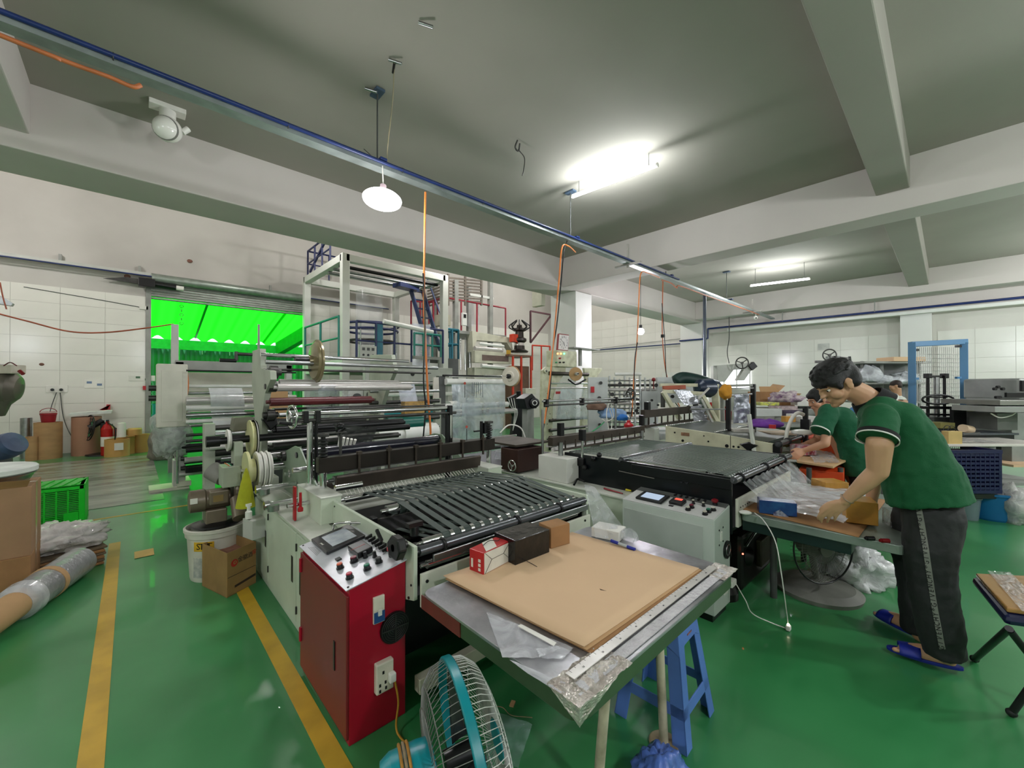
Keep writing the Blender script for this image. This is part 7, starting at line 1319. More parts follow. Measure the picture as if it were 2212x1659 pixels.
# slanted cream frame with silver film (machine 3's unwinder)
sf = thing('film_unwind_stand','slanted cream unwind stand with silvery film and orange-red rollers','machine',P(1460,900,d=6.2))
def bars(par, name, mat, pts, d, w_=.07, t=.05): return MB().bar(P(*pts[0],d=d),P(*pts[1],d=d),w_,t).build(name, mat, par, .004)
bars(sf,'slanted_leg',CR3,((1432,846),(1468,905)),6.0,.09); bars(sf,'slanted_leg',CR3,((1515,850),(1552,915)),6.0,.06); bars(sf,'crossbar',CR3,((1432,845),(1520,850)),6.0,.05); bars(sf,'orange_roller',M('orange_brown_roller',(170,84,58),.4),((1432,838),(1480,836)),6.1,.06,.06)
bars(sf,'post',DSTEEL,((1432,845),(1432,880)),6.1,.05); bars(sf,'top_bar',CR3,((1425,832),(1545,832)),6.2,.05); bars(sf,'side_post',CR3,((1545,830),(1548,930)),6.2,.1); bars(sf,'side_post',GREYP,((1560,830),(1562,940)),6.3,.05)
a,b,c,d = P(1455,842,d=5.95),P(1500,846,d=5.95),P(1535,935,d=5.9),P(1498,900,d=5.9); SILV = M('silvery_film',(170,172,178),.2,.5,.1,6,.3)
MB().add([a,P(1490,844,d=5.95),P(1515,872,d=5.92),P(1478,876,d=5.92)],[(0,1,2,3)]).build('silver_film', SILV, sf); MB().add([P(1492,878,d=5.9),P(1520,874,d=5.9),P(1530,912,d=5.88),P(1500,915,d=5.88)],[(0,1,2,3)]).build('silver_film', SILV, sf)
for k in range(5): q = P(1508+k*5,858+k*11,d=5.85); MB().cyl(q,q-_f0*.05,.035,n=12).build('chrome_knob', CHROME, sf)
bars(sf,'diagonal_rod',M('pale_roller',(0,0,0)),((1508,862),(1532,838)),5.8,.025,.025); bars(sf,'diagonal_rod',PALE,((1515,862),(1545,925)),5.8,.03,.03); bars(sf,'horizontal_rod',STEEL,((1490,884),(1570,884)),5.7,.02,.02)
# white triangular frame with handwheel (far press head)
tf = thing('press_machine','pale triangular press head frame with a handwheel on top before the bright window','machine',P(1585,810,d=9.5))
dT = 9.3
MB().prism([P(a,b,d=dT) for a,b in ((1541,790),(1628,783),(1628,793),(1608,822),(1592,822),(1607,798),(1585,799),(1566,825),(1550,825),(1549,800))][:10],_f0*.12).build('head_frame', PALE, tf)
MB().prism([P(a,b,d=dT) for a,b in ((1541,790),(1549,790),(1549,850),(1541,850))],_f0*.12).build('post', PALE, tf); MB().bar(P(1620,786,d=dT),P(1628,796,d=dT),.12,.14).build('end_block', BLACK, tf); handwheel(tf,P(1603,784,d=dT-.2),-_f0*.8-_r*.3,.125,DSTEEL)
slab(tf,'body',PALE,1545,840,1610,975,dT+.3,.6)
# window with daylight behind it
wn = struct(MB().box(XW-.03,XW,6.95,7.9,1.05,2.05).build('window_1', WHITEP)); a = P(1553,800,x=XW-.05); b = P(1603,850,x=XW-.05)
MB().box(XW-.045,XW-.03,b.y-.25,a.y+.25,b.z-.6,a.z+.1).build('bright_pane', glow('daylight_pane',(.92,.96,1),6), wn)
for k in range(4): MB().box(XW-.06,XW-.045,b.y-.25+k*(a.y-b.y+.5)/3-.02,b.y-.25+k*(a.y-b.y+.5)/3+.02,b.z-.6,a.z+.1).build('window_bar', WHITEP, wn)
# black double-post frame with a hanging film bag
bf2 = thing('film_stand','black two-post stand with hanging silvery film by the third machine','stand',P(1600,900,y=2.6))
for px,pt,pb_ in ((1573,832,925),(1627,830,912)): a = P(px,pt,d=5.0); b = P(px,pb_,d=5.0); MB().bar((a.x,a.y,.75),a,.05,.05).build('black_post', BLACK, bf2, .003)
a,b = P(1568,833,d=5),P(1630,832,d=5); MB().bar(a,b,.04,.03).build('crossbar', GREYP, bf2); MB().bar(P(1573,839,d=4.98),P(1630,838,d=4.98),.015,.015).build('thin_bar', STEEL, bf2); MB().cyl(P(1578,854,d=4.95),P(1624,851,d=4.95),.014).build('film_bar', STEEL, bf2)
a,b,c,d = P(1586,853,d=4.93),P(1618,851,d=4.93),P(1622,912,d=4.9),P(1584,915,d=4.9)
MB().grid(lambda u,v: lerp(lerp(a,b,u),lerp(d,c,u),v)+_f0*(.03*noise.noise(V((u*5,v*5,1)))),12,16).build('silver_film', M('silver_bag',(150,154,164),.22,.45,.1,5,.5), bf2)
solo(lump(P(1567,836,d=4.7)-V((0,0,.06)),(.07,.06,.075),41,.4,22,False).build('orange_rag', M('orange_yellow_cloth',(206,142,48),.9,0,.15)),'orange-yellow rag tied on the left post of the black stand','rag')
wire('white_rod',[P(1568,850,d=4.7),P(1571,864,d=4.7)],.010,WHITEPL,'short white rod hanging below the orange rag','rod')
for k,(px,py,d,pb_) in enumerate(((1537,880,7.6,905),(1570,893,7.4,915))):
    a = P(px,py,d=d); t = thing('fire_extinguisher',['red fire extinguisher glimpsed left of the black stand','red fire extinguisher low behind the black stand post'][k],'fire extinguisher',(a.x,a.y,0)); zb_ = P(px,pb_,d=d).z; MB().lathe((a.x,a.y,zb_),(0,0,1),[(0,.07),(.22,.08),(.28,.04),(.31,.03)],18).build('cylinder', M('extinguisher_red',(0,0,0)), t); MB().box(a.x-.12,a.x+.12,a.y-.1,a.y+.1,0,zb_).build('stand_box', LGM, t)
# cluttered long bench: boxes, clothes, machines
bn = thing('work_bench','long cluttered bench with machine parts behind the packing woman','table',P(1690,960,d=6)); 
q0,q1 = P(1560,955,d=5.9),P(1800,945,d=7.0)
def bench(px0, px1, py, d, dep, nm='bench_top', h=.05, mat=None):
    a, b = P(px0,py,d=d), P(px1,py,d=d); c = (a+b)/2+_f0*dep/2; MB().obox(c,((b-a).length,dep,h),RL).build(nm, mat or GREYP, bn, .004)
    for s_ in (.03,.97): p_ = lerp(a,b,s_)+_f0*.1; MB().bar((p_.x,p_.y,0),(p_.x,p_.y,a.z),.05).build('bench_leg', DGREY, bn)
bench(1570,1800,920,6.6,.9); bench(1620,1760,948,5.6,.5,'bench_top',.04,M('white_board',(214,210,200),.5)); bench(1640,1830,898,8.2,.6); slab(bn,'bench_riser',GREYP,1640,881,1795,938,7.6,.9)
MB().box(0,0,0,0,0,0)
def cl(name, label, mb, mat, cat, **k): return solo(mb.build(name, mat, None, **k), label, cat)
def openbox(px0,py0,px1,py1,d,label,lean=.25):
    a,b = P(px0,py1,d=d),P(px1,py1,d=d); h = P(px0,py0,d=d).z-a.z; t = thing('open_carton',label,'box',(a+b)/2); w_=(b-a)
    c_ = (a+b)/2; MB().obox(c_+V((0,0,h*.35))+_f0*.2,(w_.length,.4,h*.7),RL).build('box_body', CARD2, t, .003)
    MB().add([a+V((0,0,h*.7)),b+V((0,0,h*.7)),b+V((0,0,h))-_r*.05,a+V((0,0,h))-_r*.02],[(0,1,2,3)]).build('raised_flap', CARD, t, thick=.006); MB().add([b+V((0,0,h*.7)),b+V((0,0,h*.7))+_f0*.4,b+_r*.15+V((0,0,h*1.15))+_f0*.4,b+_r*.12+V((0,0,h*1.05))],[(0,1,2,3)]).build('side_flap', CARD, t, thick=.006)
openbox(1642,835,1682,873,7.6,'large open brown carton with raised flaps on the cluttered bench'); openbox(1688,852,1717,880,7.4,'smaller open carton right of the large one on the cluttered bench')
cl('purple_cloth','purple cloth crumpled on the bench edge behind the third machine',lump(P(1652,922,d=4.7),(.17,.14,.055),51,.4,24),M('purple_cloth_mat',(110,56,150),.85,0,.12),'cloth')
cl('blue_bag','pale blue cloth or plastic heap on the middle machine in front of the far wall',lump(P(1322,902,d=6.0),(.20,.15,.085),52,.4,28),M('pale_blue_cloth',(130,160,200),.7,0,.15,12),'bag')
cl('blue_rag','bright blue rag just right of the pale blue heap',lump(P(1345,908,d=5.6),(.07,.06,.05),53,.4,20),M('bright_blue_cloth',(40,110,190),.7,0,.1),'rag')
cl('teal_bag','teal coloured packet lying on the pale blue heap',lump(P(1335,893,d=6.2),(.08,.06,.03),54,.4,18),M('teal_cloth',(30,110,120),.6,0,.2),'bag')
cl('red_bottle','small red and white bottle on the machine behind the black knife beam',MB().lathe(P(1358,926,d=4.8),(0,0,1),[(0,.05),(.05,.055),(.07,.03),(.08,.02),(.1,.02)],16),RED,'bottle')
cl('brown_cloth','brown crumpled cloth over the roller right of the cream machine',lump(P(1290,885,d=6.0),(.16,.12,.07),55,.4,22),M('brown_cloth_mat',(112,88,74),.9,0,.15),'cloth')
for i,(px,py,d,w_,h,m_,lab) in enumerate(((1703,905,5.6,.14,.08,KRAFT,'small tan box on the bench behind the purple cloth'),(1720,898,5.8,.20,.05,WHITEPL,'white box lying on the bench right of the tan one'),(1692,884,7.0,.35,.12,M('pinkish_clothes',(196,176,176),.9,0,.2,20),'heap of pale pink packed goods before the open cartons'),(1655,872,6.6,.3,.05,M('yellow_green_pack',(196,200,70),.5,0,.3,30,col2=(120,120,110)),'yellow-green packets at the left end of the bench'),(1650,890,6.5,.4,.12,LGM,'grey metal box on the bench under the yellow-green packets'),(1708,893,6.6,.28,.10,M('dark_violet_mix',(80,66,90),.7,0,.3,22),'dark violet clutter between the cartons and the woman'),(1740,905,5.6,.24,.08,LGM,'grey tool block beside the vertical rod near the woman'),(1730,868,7.2,.25,.12,WHITEPL,'white bundle right of the smaller open carton'),(1600,930,5.0,.25,.05,M('white_board',(0,0,0)),'white slip pack at the foot of the black stand'),(1685,935,5.0,.42,.03,M('pale_card',(206,184,160),.7),'thin pale card sheets on the bench right of the purple cloth'))):
    a = P(px,py,d=d); t = solo(MB().obox(a,(w_,w_*.7,h),RL).build('small_box' if m_ is not LGM else 'tool_box', m_, None, .006), lab, 'box')
solo(lump(P(1695,868,d=7.0),(.26,.2,.10),57,.5,26,freq=6).build('clothes_heap', M('pale_mixed_heap',(200,186,186),.9,0,.3,14,col2=(120,90,120))),'heap of pale and violet scraps on the bench before the cartons','scraps')
# drill-like post and curved white tube left of the woman
dpst = thing('drill_press','dark vertical post with cross arm beside the woman\'s shoulder','machine',P(1740,950,d=4.9)); a = P(1740,938,d=4.9); MB().cyl((a.x,a.y,.74),(a.x,a.y,P(1740,878,d=4.9).z),.03).build('post', BLACK, dpst); MB().bar(P(1725,880,d=4.9),P(1750,880,d=4.9),.03).build('cross_arm', BLACK, dpst); MB().obox((a.x,a.y,P(1740,918,d=4.9).z),(.09,.09,.14)).build('slide_block', BLACK, dpst, .005); MB().box(a.x-.3,a.x+.3,a.y-.2,a.y+.2,.70,.74).build('base_board', M('white_board',(0,0,0)), dpst, .003); MB().box(a.x-.2,a.x+.2,a.y-.15,a.y+.15,0,.70).build('pedestal', DGREY, dpst)
solo(MB().path(bez([P(1697,950,d=4.5),P(1702,925,d=4.5),P(1712,902,d=4.5),P(1724,892,d=4.5),P(1736,896,d=4.5)],8),.02,10).build('white_tube', WHITEPL),'curved white hose arching left of the dark vertical post','hose')
solo(lump(P(1734,937,d=4.6),(.13,.1,.03),59,.3,18).build('white_gloves', WHITEPL),'pair of white gloves lying left of the woman\'s far hand','gloves')
# white tubing and clear box between machine 1 and 2
cb_ = thing('clear_container','clear plastic tubs stacked beside the knife beam end of the nearest machine','container',P(1095,965,y=3.6)); a = P(1095,985,y=3.5)
CLP = film('clear_tub',(206,210,214),.35,.15,.3,20)
MB().obox((a.x,a.y,a.z+.02),(.24,.18,.10)).build('tub', CLP, cb_, .01); MB().lathe((a.x-.02,a.y,a.z+.07),(0,0,1),[(0,.055),(.10,.06)],20).build('clear_cup', CLP, cb_); MB().lathe((a.x+.07,a.y+.02,a.z+.07),(0,0,1),[(0,.05),(.09,.055)],20).build('clear_cup', CLP, cb_)
solo(MB().box(a.x-.45,a.x+.75,a.y-.3,a.y+.6,a.z-.09,a.z-.04).build('metal_shelf', M('grey_violet_metal',(120,118,126),.35,.4,.1,3)),'grey metal shelf between the two machines carrying clear tubs','shelf'); solo(MB().box(a.x-.35,a.x+.65,a.y-.2,a.y+.5,0,a.z-.09).build('shelf_cabinet', DGREY),'dark cabinet carrying the grey metal shelf between the machines','cabinet')
for k,pts in enumerate((((1080,935),(1100,918),(1125,925),(1138,955)),((1120,945),(1135,960),(1140,985)))): wire('white_tube',[P(*p,y=3.4) for p in pts],.008,WHITEPL,['white air tube arching over the clear tubs','short white air tube right of the clear tubs'][k],'tube')
for k,pts in enumerate((((1318,865),(1310,895),(1318,940)),((1318,865),(1325,900),(1310,910),(1300,905)),((1312,870),(1322,905),(1319,938)),((1305,912),(1290,925),(1275,935)))): wire('white_tube',[P(*p,y=3.0) for p in pts],.007,WHITEPL if k<3 else GREENP,['white air tube hanging left of the second machine rail','white tube curling from the rail clamp','second white tube beside the rail clamp','green air tube curving down beside the white ones'][k],'tube')
# belts of dark machinery behind machine 1 (between unwind stand and centre)
cf = thing('film_press','low machine with white rolls and a slanted guard behind the nearest knife beam','machine',P(860,950,y=4.9)); y5 = 4.9
MB().box(P(800,1000,y=y5).x,P(1000,1000,y=y5).x,y5,y5+.6,0,.72).build('base', GREYP, cf, .005)
for px,py,r,m_ in ((855,940,.09,WHITEP),(905,935,.12,WHITEP),(875,915,.09,TEAL)): a = P(px,py,y=y5-.1); MB().cyl((a.x-.25,a.y,a.z),(a.x+.25,a.y,a.z),r,n=24).build('film_roll', m_ if m_ is not TEAL else M('deep_teal_roll',(14,92,80),.35), cf)
for px in (815,878,945): a = P(px,860,y=y5+.1); MB().box(a.x-.05,a.x+.05,y5+.08,y5+.14,.7,a.z).build('upright', FRM, cf, .005)
for py,r in ((845,.02),(868,.025),(888,.018),(905,.03),(925,.02)): z = P(880,py,y=y5).z; MB().cyl((P(800,py,y=y5).x,y5+.02,z),(P(950,py,y=y5).x,y5+.02,z),r,n=12).build('roller', STEEL if r<.025 else DSTEEL, cf)
a = P(893,880,y=y5-.1); MB().obox(a,(.3,.1,.16)).build('amber_cover', film('amber_film',(190,150,80),.6,.2), cf); a,b,c,d = P(858,830,y=y5-.05),P(895,830,y=y5-.05),P(905,880,y=y5-.05),P(868,880,y=y5-.05); MB().add([a,b,c,d],[(0,1,2,3)]).build('film_web', film('web_film',(0,0,0)), cf)
b2m = thing('film_press','dense dark roller machine between the grey frame and the nearest machine','machine',P(500,960,y=5.8)); y6 = 5.6
for i,(py,r,m_) in enumerate(((925,.03,DSTEEL),(938,.02,STEEL),(950,.045,BLACK),(965,.03,M('pale_roller',(0,0,0))),(978,.05,DSTEEL),(992,.025,STEEL),(1005,.05,BLACK),(1018,.02,STEEL))): a = P(450,py,y=y6); b = P(790,py,y=y6); MB().cyl((a.x+.05*(i%3),y6-.1*(i%2),a.z),(b.x,y6-.1*(i%2),a.z),r,n=14).build('roller', m_, b2m)
for px in (452,640,790): a = P(px,915,y=y6); MB().box(a.x-.05,a.x+.05,y6-.05,y6+.1,0,a.z).build('upright', FRM, b2m, .005)
a = P(600,880,y=6.4); carton('brown_box', P(575,905,y=6.4), P(622,905,y=6.4), .4, P(575,905,y=6.4).z, .42, CARD, 'open brown carton seen between the stands in front of the roller door'); q = P(600,905,y=6.4); solo(MB().box(q.x-.4,q.x+.4,6.4,7.0,0,q.z).build('pallet_stack', DGREY),'grey stack under the brown carton between the stands','stack')
q = P(820,875,y=5.9); 
for k,(px,py,m_) in enumerate(((770,858,PALE),(800,852,FRM),(815,868,PALE))): 
    a = P(px,py,y=6.2); MB().box(a.x-.12,a.x+.12,6.2,6.4,0,a.z+.12).build('machine_block', m_, b2m, .006); MB().cyl((a.x,6.15,a.z),(a.x,6.2,a.z),.06,n=16).build('round_port', DGREY, b2m)
# ================================================================ RIGHT SIDE
ff = thing('mesh_door_frame','tall blue steel door-like frame standing before the far wall','frame',P(2025,950,d=6.6)); BF = M('blue_frame_paint',(78,128,170),.4,0,.06,3)
dF = 6.4
for px in (1970,2082): a = P(px,740,d=dF); MB().bar((a.x,a.y,0),a,.09,.09).build('frame_post', BF, ff, .005)
MB().bar(P(1966,744,d=dF),P(2086,738,d=dF),.08,.08).build('top_bar', BF, ff, .005); 
for px,py in ((1978,756),(2070,748),(1978,818),(2070,816)): a = P(px,py,d=dF); MB().obox(a,(.07,.04,.035),RL).build('latch', BLACK if py<790 else BF, ff)
WM = M('white_mesh_wire',(214,212,206),.4)
mp = thing('mesh_panel','large white wire mesh panel leaning behind the blue frame','mesh',P(2030,860,d=6.8)); 
for k in range(21): a = P(1982+k*4.35,750,d=6.7); b = P(1982+k*4.35,880,d=6.7); MB().cyl((a.x,a.y,.02),a,.0045,n=5).build('mesh_wire', WM, mp)
for k in range(30): z = .05+k*.068; a = P(1982,0,d=6.7); b = P(2070,0,d=6.7); MB().cyl((a.x,a.y,z),(b.x,b.y,z),.0045,n=5).build('mesh_wire', WM, mp)
# stacker lift
lf_ = thing('pallet_stacker','black hand pallet stacker with chains and an oval handle before the blue frame','lift',P(2020,950,d=6.0)); dL = 6.0
for px in (2004,2040): a = P(px,812,d=dL); MB().bar((a.x,a.y,.1),a,.035,.05).build('mast_chain', M('chain_black',(40,40,42),.5,.5,.3,60), lf_); MB().obox(a,(.06,.08,.07),RL).build('mast_cap', BLACK, lf_, .005)
MB().bar(P(2003,814,d=dL),P(2042,813,d=dL),.03).build('mast_bridge', BLACK, lf_); a = P(2023,815,d=dL); MB().cyl((a.x,a.y,.5),a,.032).build('hydraulic_ram', STEEL, lf_)
c = P(2026,863,d=dL-.15); MB().path([c+_r*(.225*math.cos(t))*(1)+V((0,0,.065*math.sin(t))) for t in [2*pi*i/36 for i in range(36)]],.014,8,True).build('oval_handle', BLACK, lf_); MB().bar(P(2003,858,d=dL-.1),P(2045,858,d=dL-.1),.02).build('handle_bar', BLACK, lf_)
MB().bar(P(1990,880,d=dL-.2),P(2105,882,d=dL-.2),.05,.04).bar(P(1990,895,d=dL-.2),P(2105,897,d=dL-.2),.03,.03).build('push_bar', BLACK, lf_, .004); slab(lf_,'black_panel',BLACK,2055,878,2084,925,dL-.3,.05); slab(lf_,'yellow_box',M('yellow_plastic',(226,214,60),.4),2086,888,2103,902,dL-.25,.06); slab(lf_,'white_tape',WHITEPL,2088,905,2101,915,dL-.25,.06); slab(lf_,'battery_box',DGREY,1995,900,2050,940,dL,.3); slab(lf_,'stacker_base',BLACK,2000,940,2095,960,dL,.4)
for px in (2005,2090): a = P(px,950,d=dL); MB().bar((a.x,a.y,0),(a.x,a.y,.75),.07).build('leg', BLACK, lf_)
# grey cutting machine at the right edge
gm = thing('paper_cutter','large grey cutting machine with steel bed at the right edge','machine',P(2180,900,d=6.0)); dG = 5.9; GM = M('hammered_grey',(150,152,148),.4,.2,.08,6)
slab(gm,'machine_head',GM,2137,818,2260,863,dG,.7,.03); slab(gm,'dark_window',BLACK,2172,848,2240,858,dG-.36,.03); slab(gm,'blade_slot',BLACK,2205,822,2240,845,dG-.36,.03); slab(gm,'head_lower',GM,2137,860,2175,880,dG,.6); slab(gm,'dark_band',DGREY,2172,862,2260,876,dG-.2,.3)
slab(gm,'steel_bed',M('steel_bed_mat',(138,138,132),.3,.5,.1),2092,863,2260,873,dG-.5,.7); slab(gm,'bed_front',GM,2100,876,2260,888,dG-.6,.5); slab(gm,'lower_body',M('dark_hammered',(112,114,110),.5,.1),2108,890,2150,925,dG-.3,.5); slab(gm,'lower_body',GM,2140,890,2260,1000,dG,.5)
for px,py in ((2146,840),(2153,836),(2163,840),(2150,858),(2156,858)): a = P(px,py,d=dG-.36); MB().cyl(a,a-_f0*.03,.02,n=10).build('knob', BLACK, gm)
MB().path(bez([P(2140,893,d=5.2),P(2160,902,d=5.2),P(2185,897,d=5.2),P(2195,889,d=5.2)],8),.008,6).build('hanging_cable', WHITEPL, gm)
# shelf along the far wall with bags, boxes
sh_ = thing('storage_shelf','grey open storage shelf with boxes on top before the far wall','shelf',P(1910,880,d=8.6)); dS = 8.6
for px in (1862,1905,1958,1985): a = P(px,780,d=dS); MB().bar((a.x,a.y,0),(a.x,a.y,a.z),.05).build('shelf_post', GREYP, sh_)
for py in (784,828,868): a = P(1845,py,d=dS); b = P(1985,py,d=dS); MB().obox((a+b)/2,((b-a).length,.5,.04),RL).build('shelf_board', GREYP, sh_)
slab(sh_,'back_panel',M('dark_grey_panel',(128,130,130),.6),1848,786,1985,866,dS+.25,.02)
for k,(x0,x1) in enumerate(((1911,1943),(1945,1980))): a,b = P(x0,784,d=dS-.1),P(x1,776,d=dS-.1); solo(MB().obox((a+b)/2+V((0,0,.03)),(abs((b-a).dot(_r)),.4,.09),RL).build('flat_carton',TANC,None,.006),['left flat tan carton on top of the grey shelf','right flat tan carton on top of the grey shelf'][k],'box')
CLB = film('cloudy_bag',(216,220,226),.85,.25,.8,8)
for k,(px,py,sx,sz,lb) in enumerate(((1878,822,.26,.20,'large bluish-white stuffed bag at the left of the shelf'),(1900,826,.22,.12,'medium white bag in the middle of the shelf'),(1925,826,.2,.10,'flatter white bag above the distant man'),(1955,825,.22,.14,'translucent bag at the right end of the shelf'))): solo(lump(P(px,py+3,d=dS-.1),(sx,.2,sz),70+k,.4,26,True,5).build('stuffed_bag', CLB), lb, 'bag')
hw = thing('wheel_stand','dark handwheel with linkage on a post seen above the man\'s head','wheel',P(1792,768,d=7.5)); handwheel(hw,P(1792,767,d=7.5),-_f0*.9-_r*.3,.105,DSTEEL); MB().bar(P(1800,770,d=7.5),P(1835,774,d=7.5),.03,.02).build('link_bar', DSTEEL, hw); MB().bar(P(1835,770,d=7.5),P(1837,785,d=7.5),.04).build('end_post', DGREY, hw); a = P(1800,785,d=7.6); MB().bar((a.x,a.y,0),(a.x,a.y,P(1800,770,d=7.6).z),.2,.2).build('column', LGM, hw); slab(hw,'arm',DSTEEL,1762,779,1800,784,7.5,.05)
solo(slab(None,'wall_paper_note',M('translucent_note',(206,206,200),.4),1767,742,1792,756,9.0,.004) if 0 else MB().box(XW-.022,XW-.014,P(1792,750,x=XW).y,P(1767,750,x=XW).y,P(1780,756,x=XW).z,P(1780,742,x=XW).z).build('wall_notice', M('pale_note',(196,196,190),.3)),'faint pale paper notice taped on the far tiled wall','notice')
solo(lump(P(1853,883,d=6.5)-V((0,0,.08)),(.13,.1,.07),80,.3,20).build('blue_cloth', M('sky_blue_cloth',(70,130,190),.7,0,.1)),'sky blue cloth behind the man, between his chin and shirt','cloth'); solo(slab(None,'paper_stack',WHITEPL,1862,870,1875,890,6.4,.2),'leaning stack of white paper behind the man\'s chest','paper')
bt_ = thing('rear_bench','bench behind the two workers carrying cloth and papers','table',P(1850,895,d=6.5)); slab(bt_,'bench_top',GREYP,1800,890,1900,895,6.6,.7); 
for px in (1805,1895): a = P(px,895,d=6.5); MB().bar((a.x,a.y,0),a,.05).build('leg', DGREY, bt_)
# white table with kraft bag and blue crate
wt_ = thing('white_table','long white-topped table behind the standing man at the right','table',P(2120,960,d=4.9)); dW = 4.7
a,b = P(2010,962,d=dW),P(2290,975,d=dW); zt_ = a.z; b.z = zt_; MB().obox((a+b)/2+_f0*.3,((b-a).length,.6,.03),RL).build('table_top', M('white_worn_top',(214,208,200),.35,0,.08,4), wt_, .004)
MB().obox((a+b)/2+_f0*.35-V((0,0,.45)),((b-a).length*.95,.7,.03),RL).build('lower_shelf', GREYP, wt_)
for s_ in (.03,.52,.97): q = lerp(a,b,s_)+_f0*.05; MB().bar((q.x,q.y,0),(q.x,q.y,zt_-.02),.045).build('table_leg', GREYP, wt_); q = q+_f0*.6; MB().bar((q.x,q.y,0),(q.x,q.y,zt_-.02),.045).build('table_leg', GREYP, wt_)
bcr = thing('plastic_crate','dark navy ventilated crate under the white table behind the man','crate',P(2100,1060,d=4.5)); dC = 4.45; NV = M('navy_crate_plastic',(22,26,70),.35,0,.08)
a,b = P(2040,1062,d=dC),P(2163,1066,d=dC); wC = (b-a).dot(_r); zc0 = min(a.z,b.z); hC = P(2100,972,d=dC).z-zc0
cen = (a+b)/2; 
def crp(u, v, k=0): return V((a.x,a.y,zc0))+_r*(wC*u)+V((0,0,hC*v))+_f0*k
MB().obox(crp(.5,.04),(wC,.02,hC*.08),RL).build('crate_rim', NV, bcr); MB().obox(crp(.5,.96),(wC,.03,hC*.08),RL).build('crate_rim', NV, bcr); MB().obox(crp(.5,.45,.4),(wC,.02,hC*.9),RL).build('crate_back', NV, bcr); MB().obox(crp(.5,.02,.2),(wC,.4,.02),RL).build('crate_floor', NV, bcr)
for k in range(12): MB().obox(crp(.04+k*.0836,.5),(.012,.015,hC),RL).build('upright', NV, bcr)
for k in range(9): MB().obox(crp(.5,.12+k*.095),(wC,.012,hC*.055),RL).build('slat', NV, bcr)
for s_ in (0,1): MB().obox(crp(s_,.5,.2),(.02,.4,hC),RL).build('crate_side', NV, bcr)
solo(MB().obox(crp(.5,-.08,.2),(wC*.9,.36,.05),RL).build('black_tray',BLKPL),'black tray under the navy crate above the tub','tray')
tub = thing('plastic_tub','blue plastic tub on the floor below the navy crate','tub',P(2140,1130,z=0)); q = P(2140,1118,z=0); MB().lathe((q.x,q.y,0),(0,0,1),[(0,.19),(.02,.20),(.28,.235),(.285,.25),(.305,.25),(.31,.235),(.29,.22),(.03,.18)],36).build('tub_body', M('blue_tub_plastic',(24,100,150),.4,0,.06), tub)
bk2 = thing('grey_bucket','grey bucket on the floor left of the blue tub','bucket',P(2088,1128,z=0)); q = P(2090,1120,z=0); MB().lathe((q.x,q.y,0),(0,0,1),[(0,.085),(.23,.105),(.235,.115),(.25,.115),(.25,.1)],28).build('bucket_body', M('grey_bucket_plastic',(110,128,132),.4,0,.08), bk2)
solo(lump(P(2192,1128,z=.0),(.15,.15,.24),90,.4,26).build('film_bundle', film('grey_clear_bundle',(190,188,184),.7,.2,.8,9)),'grey clear film bundle at the right edge beside the blue tub','plastic film')
bags = thing('paper_bag','small tan paper gift bag with handles on the white table','bag',P(2056,955,d=4.7)); q = P(2056,942,d=4.75); q.z = zt_+.085; MB().obox(q,(.16,.08,.15),RL).build('bag_body', M('tan_paper_bag',(206,176,112),.7), bags, .003)
for k in (0,.05): MB().path([q+_f0*k+V((0,0,.075))+_r*(.045*math.cos(t))+V((0,0,.06*math.sin(t))) for t in [pi*i/10 for i in range(11)]],.004,5).build('bag_handle', BLKPL, bags)
solo(MB().cyl(P(2080,925,d=5.2),P(2096,928,d=5.3),.05,n=20).build('tape_roll', M('tan_tape_roll',(206,180,150),.5)),'roll of tan tape on the black table behind the paper bag','tape'); 
bt2 = thing('black_table','low black table with glass and tape roll before the stacker','table',P(2080,955,d=5.3)); slab(bt2,'table_body',BLKPL,2005,935,2162,952,5.5,.3); slab(bt2,'grey_top',M('slate_top',(92,98,104),.3),2005,932,2162,936,5.5,.4)
for px in (2012,2155): a = P(px,950,d=5.3); MB().bar((a.x,a.y,0),a,.06).build('leg', BLKPL, bt2)
solo(MB().cyl(P(2078,938,d=5.1),P(2115,936,d=5.2),.014).build('grey_tube', DGREY),'dark grey tube lying on the black table','tube'); solo(slab(None,'olive_box',M('olive_card',(130,124,70),.6),2015,912,2046,924,5.5,.2),'olive and tan packet on the black table left of the tape roll','box')
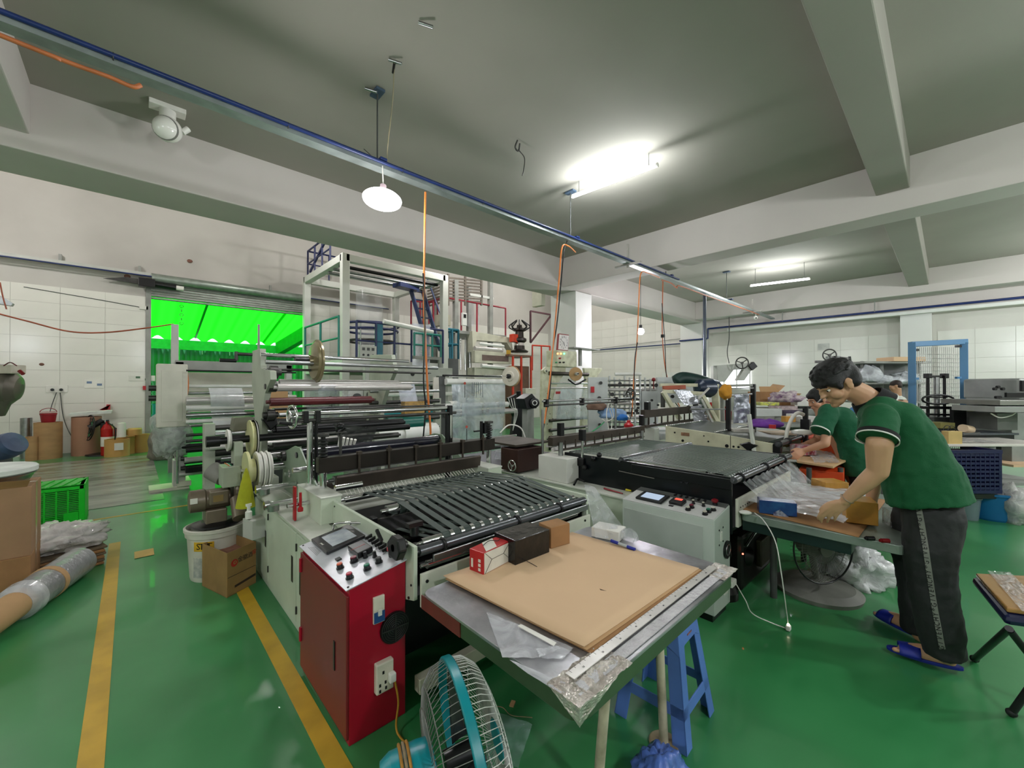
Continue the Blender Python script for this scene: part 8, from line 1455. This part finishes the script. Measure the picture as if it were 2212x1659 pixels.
for k,(px,py) in enumerate(((2060,968),(2120,968),(2165,972))): solo(MB().grid(lambda u,v,px=px,py=py: P(px-28+60*u,py,d=dW)*0+(lerp(P(px-28,py,d=dW),P(px+30,py,d=dW),u)+_f0*(.08+.45*v))*1+V((0,0,zt_+.024+.012*noise.noise(V((u*5,v*5,k)))-lerp(P(px-28,py,d=dW),P(px+30,py,d=dW),u).z)),10,8).build('film_sheet',film('pale_sheet',(220,216,214),.7,.2,.4,6)),['left','middle','right'][k]+' of three film sheets lying on the long white table','plastic sheet')
solo(MB().obox(P(2190,985,d=5.6)-V((0,0,.1)),(.5,.4,.03),RL).build('tan_board', TANC),'tan board on the lower level at the right behind the white table','board')
# folding chair wrapped in film, right edge
fc_ = thing('folding_chair','blue padded folding stool topped with film-wrapped cardboard at the right edge','chair',P(2180,1450,z=0))
NVV = M('navy_vinyl',(28,34,66),.3,0,.1,6); z_s = .46
s0,s1,s2,s3 = P(2098,1262,z=z_s),P(2170,1352,z=z_s-.02),P(2330,1375,z=z_s-.02),P(2240,1270,z=z_s)
MB().prism([s0,s1,s2,s3],(0,0,.045)).build('padded_seat', NVV, fc_, .02); MB().prism([lerp(s0,s2,.05)+V((0,0,.048)),lerp(s1,s3,.06)+V((0,0,.048)),lerp(s2,s0,.05)+V((0,0,.048)),lerp(s3,s1,.05)+V((0,0,.048))],(0,0,.022)).build('cardboard_pad', M('wrapped_cardboard',(172,128,74),.12,0,.08,5,.1,coat=.8), fc_, .006)
A5,B5 = lerp(s0,s3,.25)+V((0,0,.075)),lerp(s1,s2,.25)+V((0,0,.075)); MB().grid(lambda u,v: lerp(lerp(A5,B5,u),lerp(A5,B5,u)+(s3-s0)*.35,v)+V((0,0,.006*noise.noise(V((u*14,v*9,3))))),24,14,False).build('film_wrap', film('shiny_wrap',(226,222,220),.4,.1,1,14), fc_)
BT_ = M('charcoal_tube',(40,38,40),.4,.3,.1)
for (p0, p1) in (((P(2180,1358,z=.44)),P(2105,1430,z=.0)),(P(2182,1362,z=.43),P(2330,1560,z=0.0)),(P(2300,1380,z=.44),P(2185,1548,z=.0))): MB().cyl(p0,(p1.x,p1.y,.015),.014,n=12).build('leg', BT_, fc_)
for p in (P(2105,1430,z=0),P(2185,1548,z=0)): MB().sph((p.x,p.y,.018),.02,10,(1,1,.9)).build('rubber_foot', RUBBER, fc_)
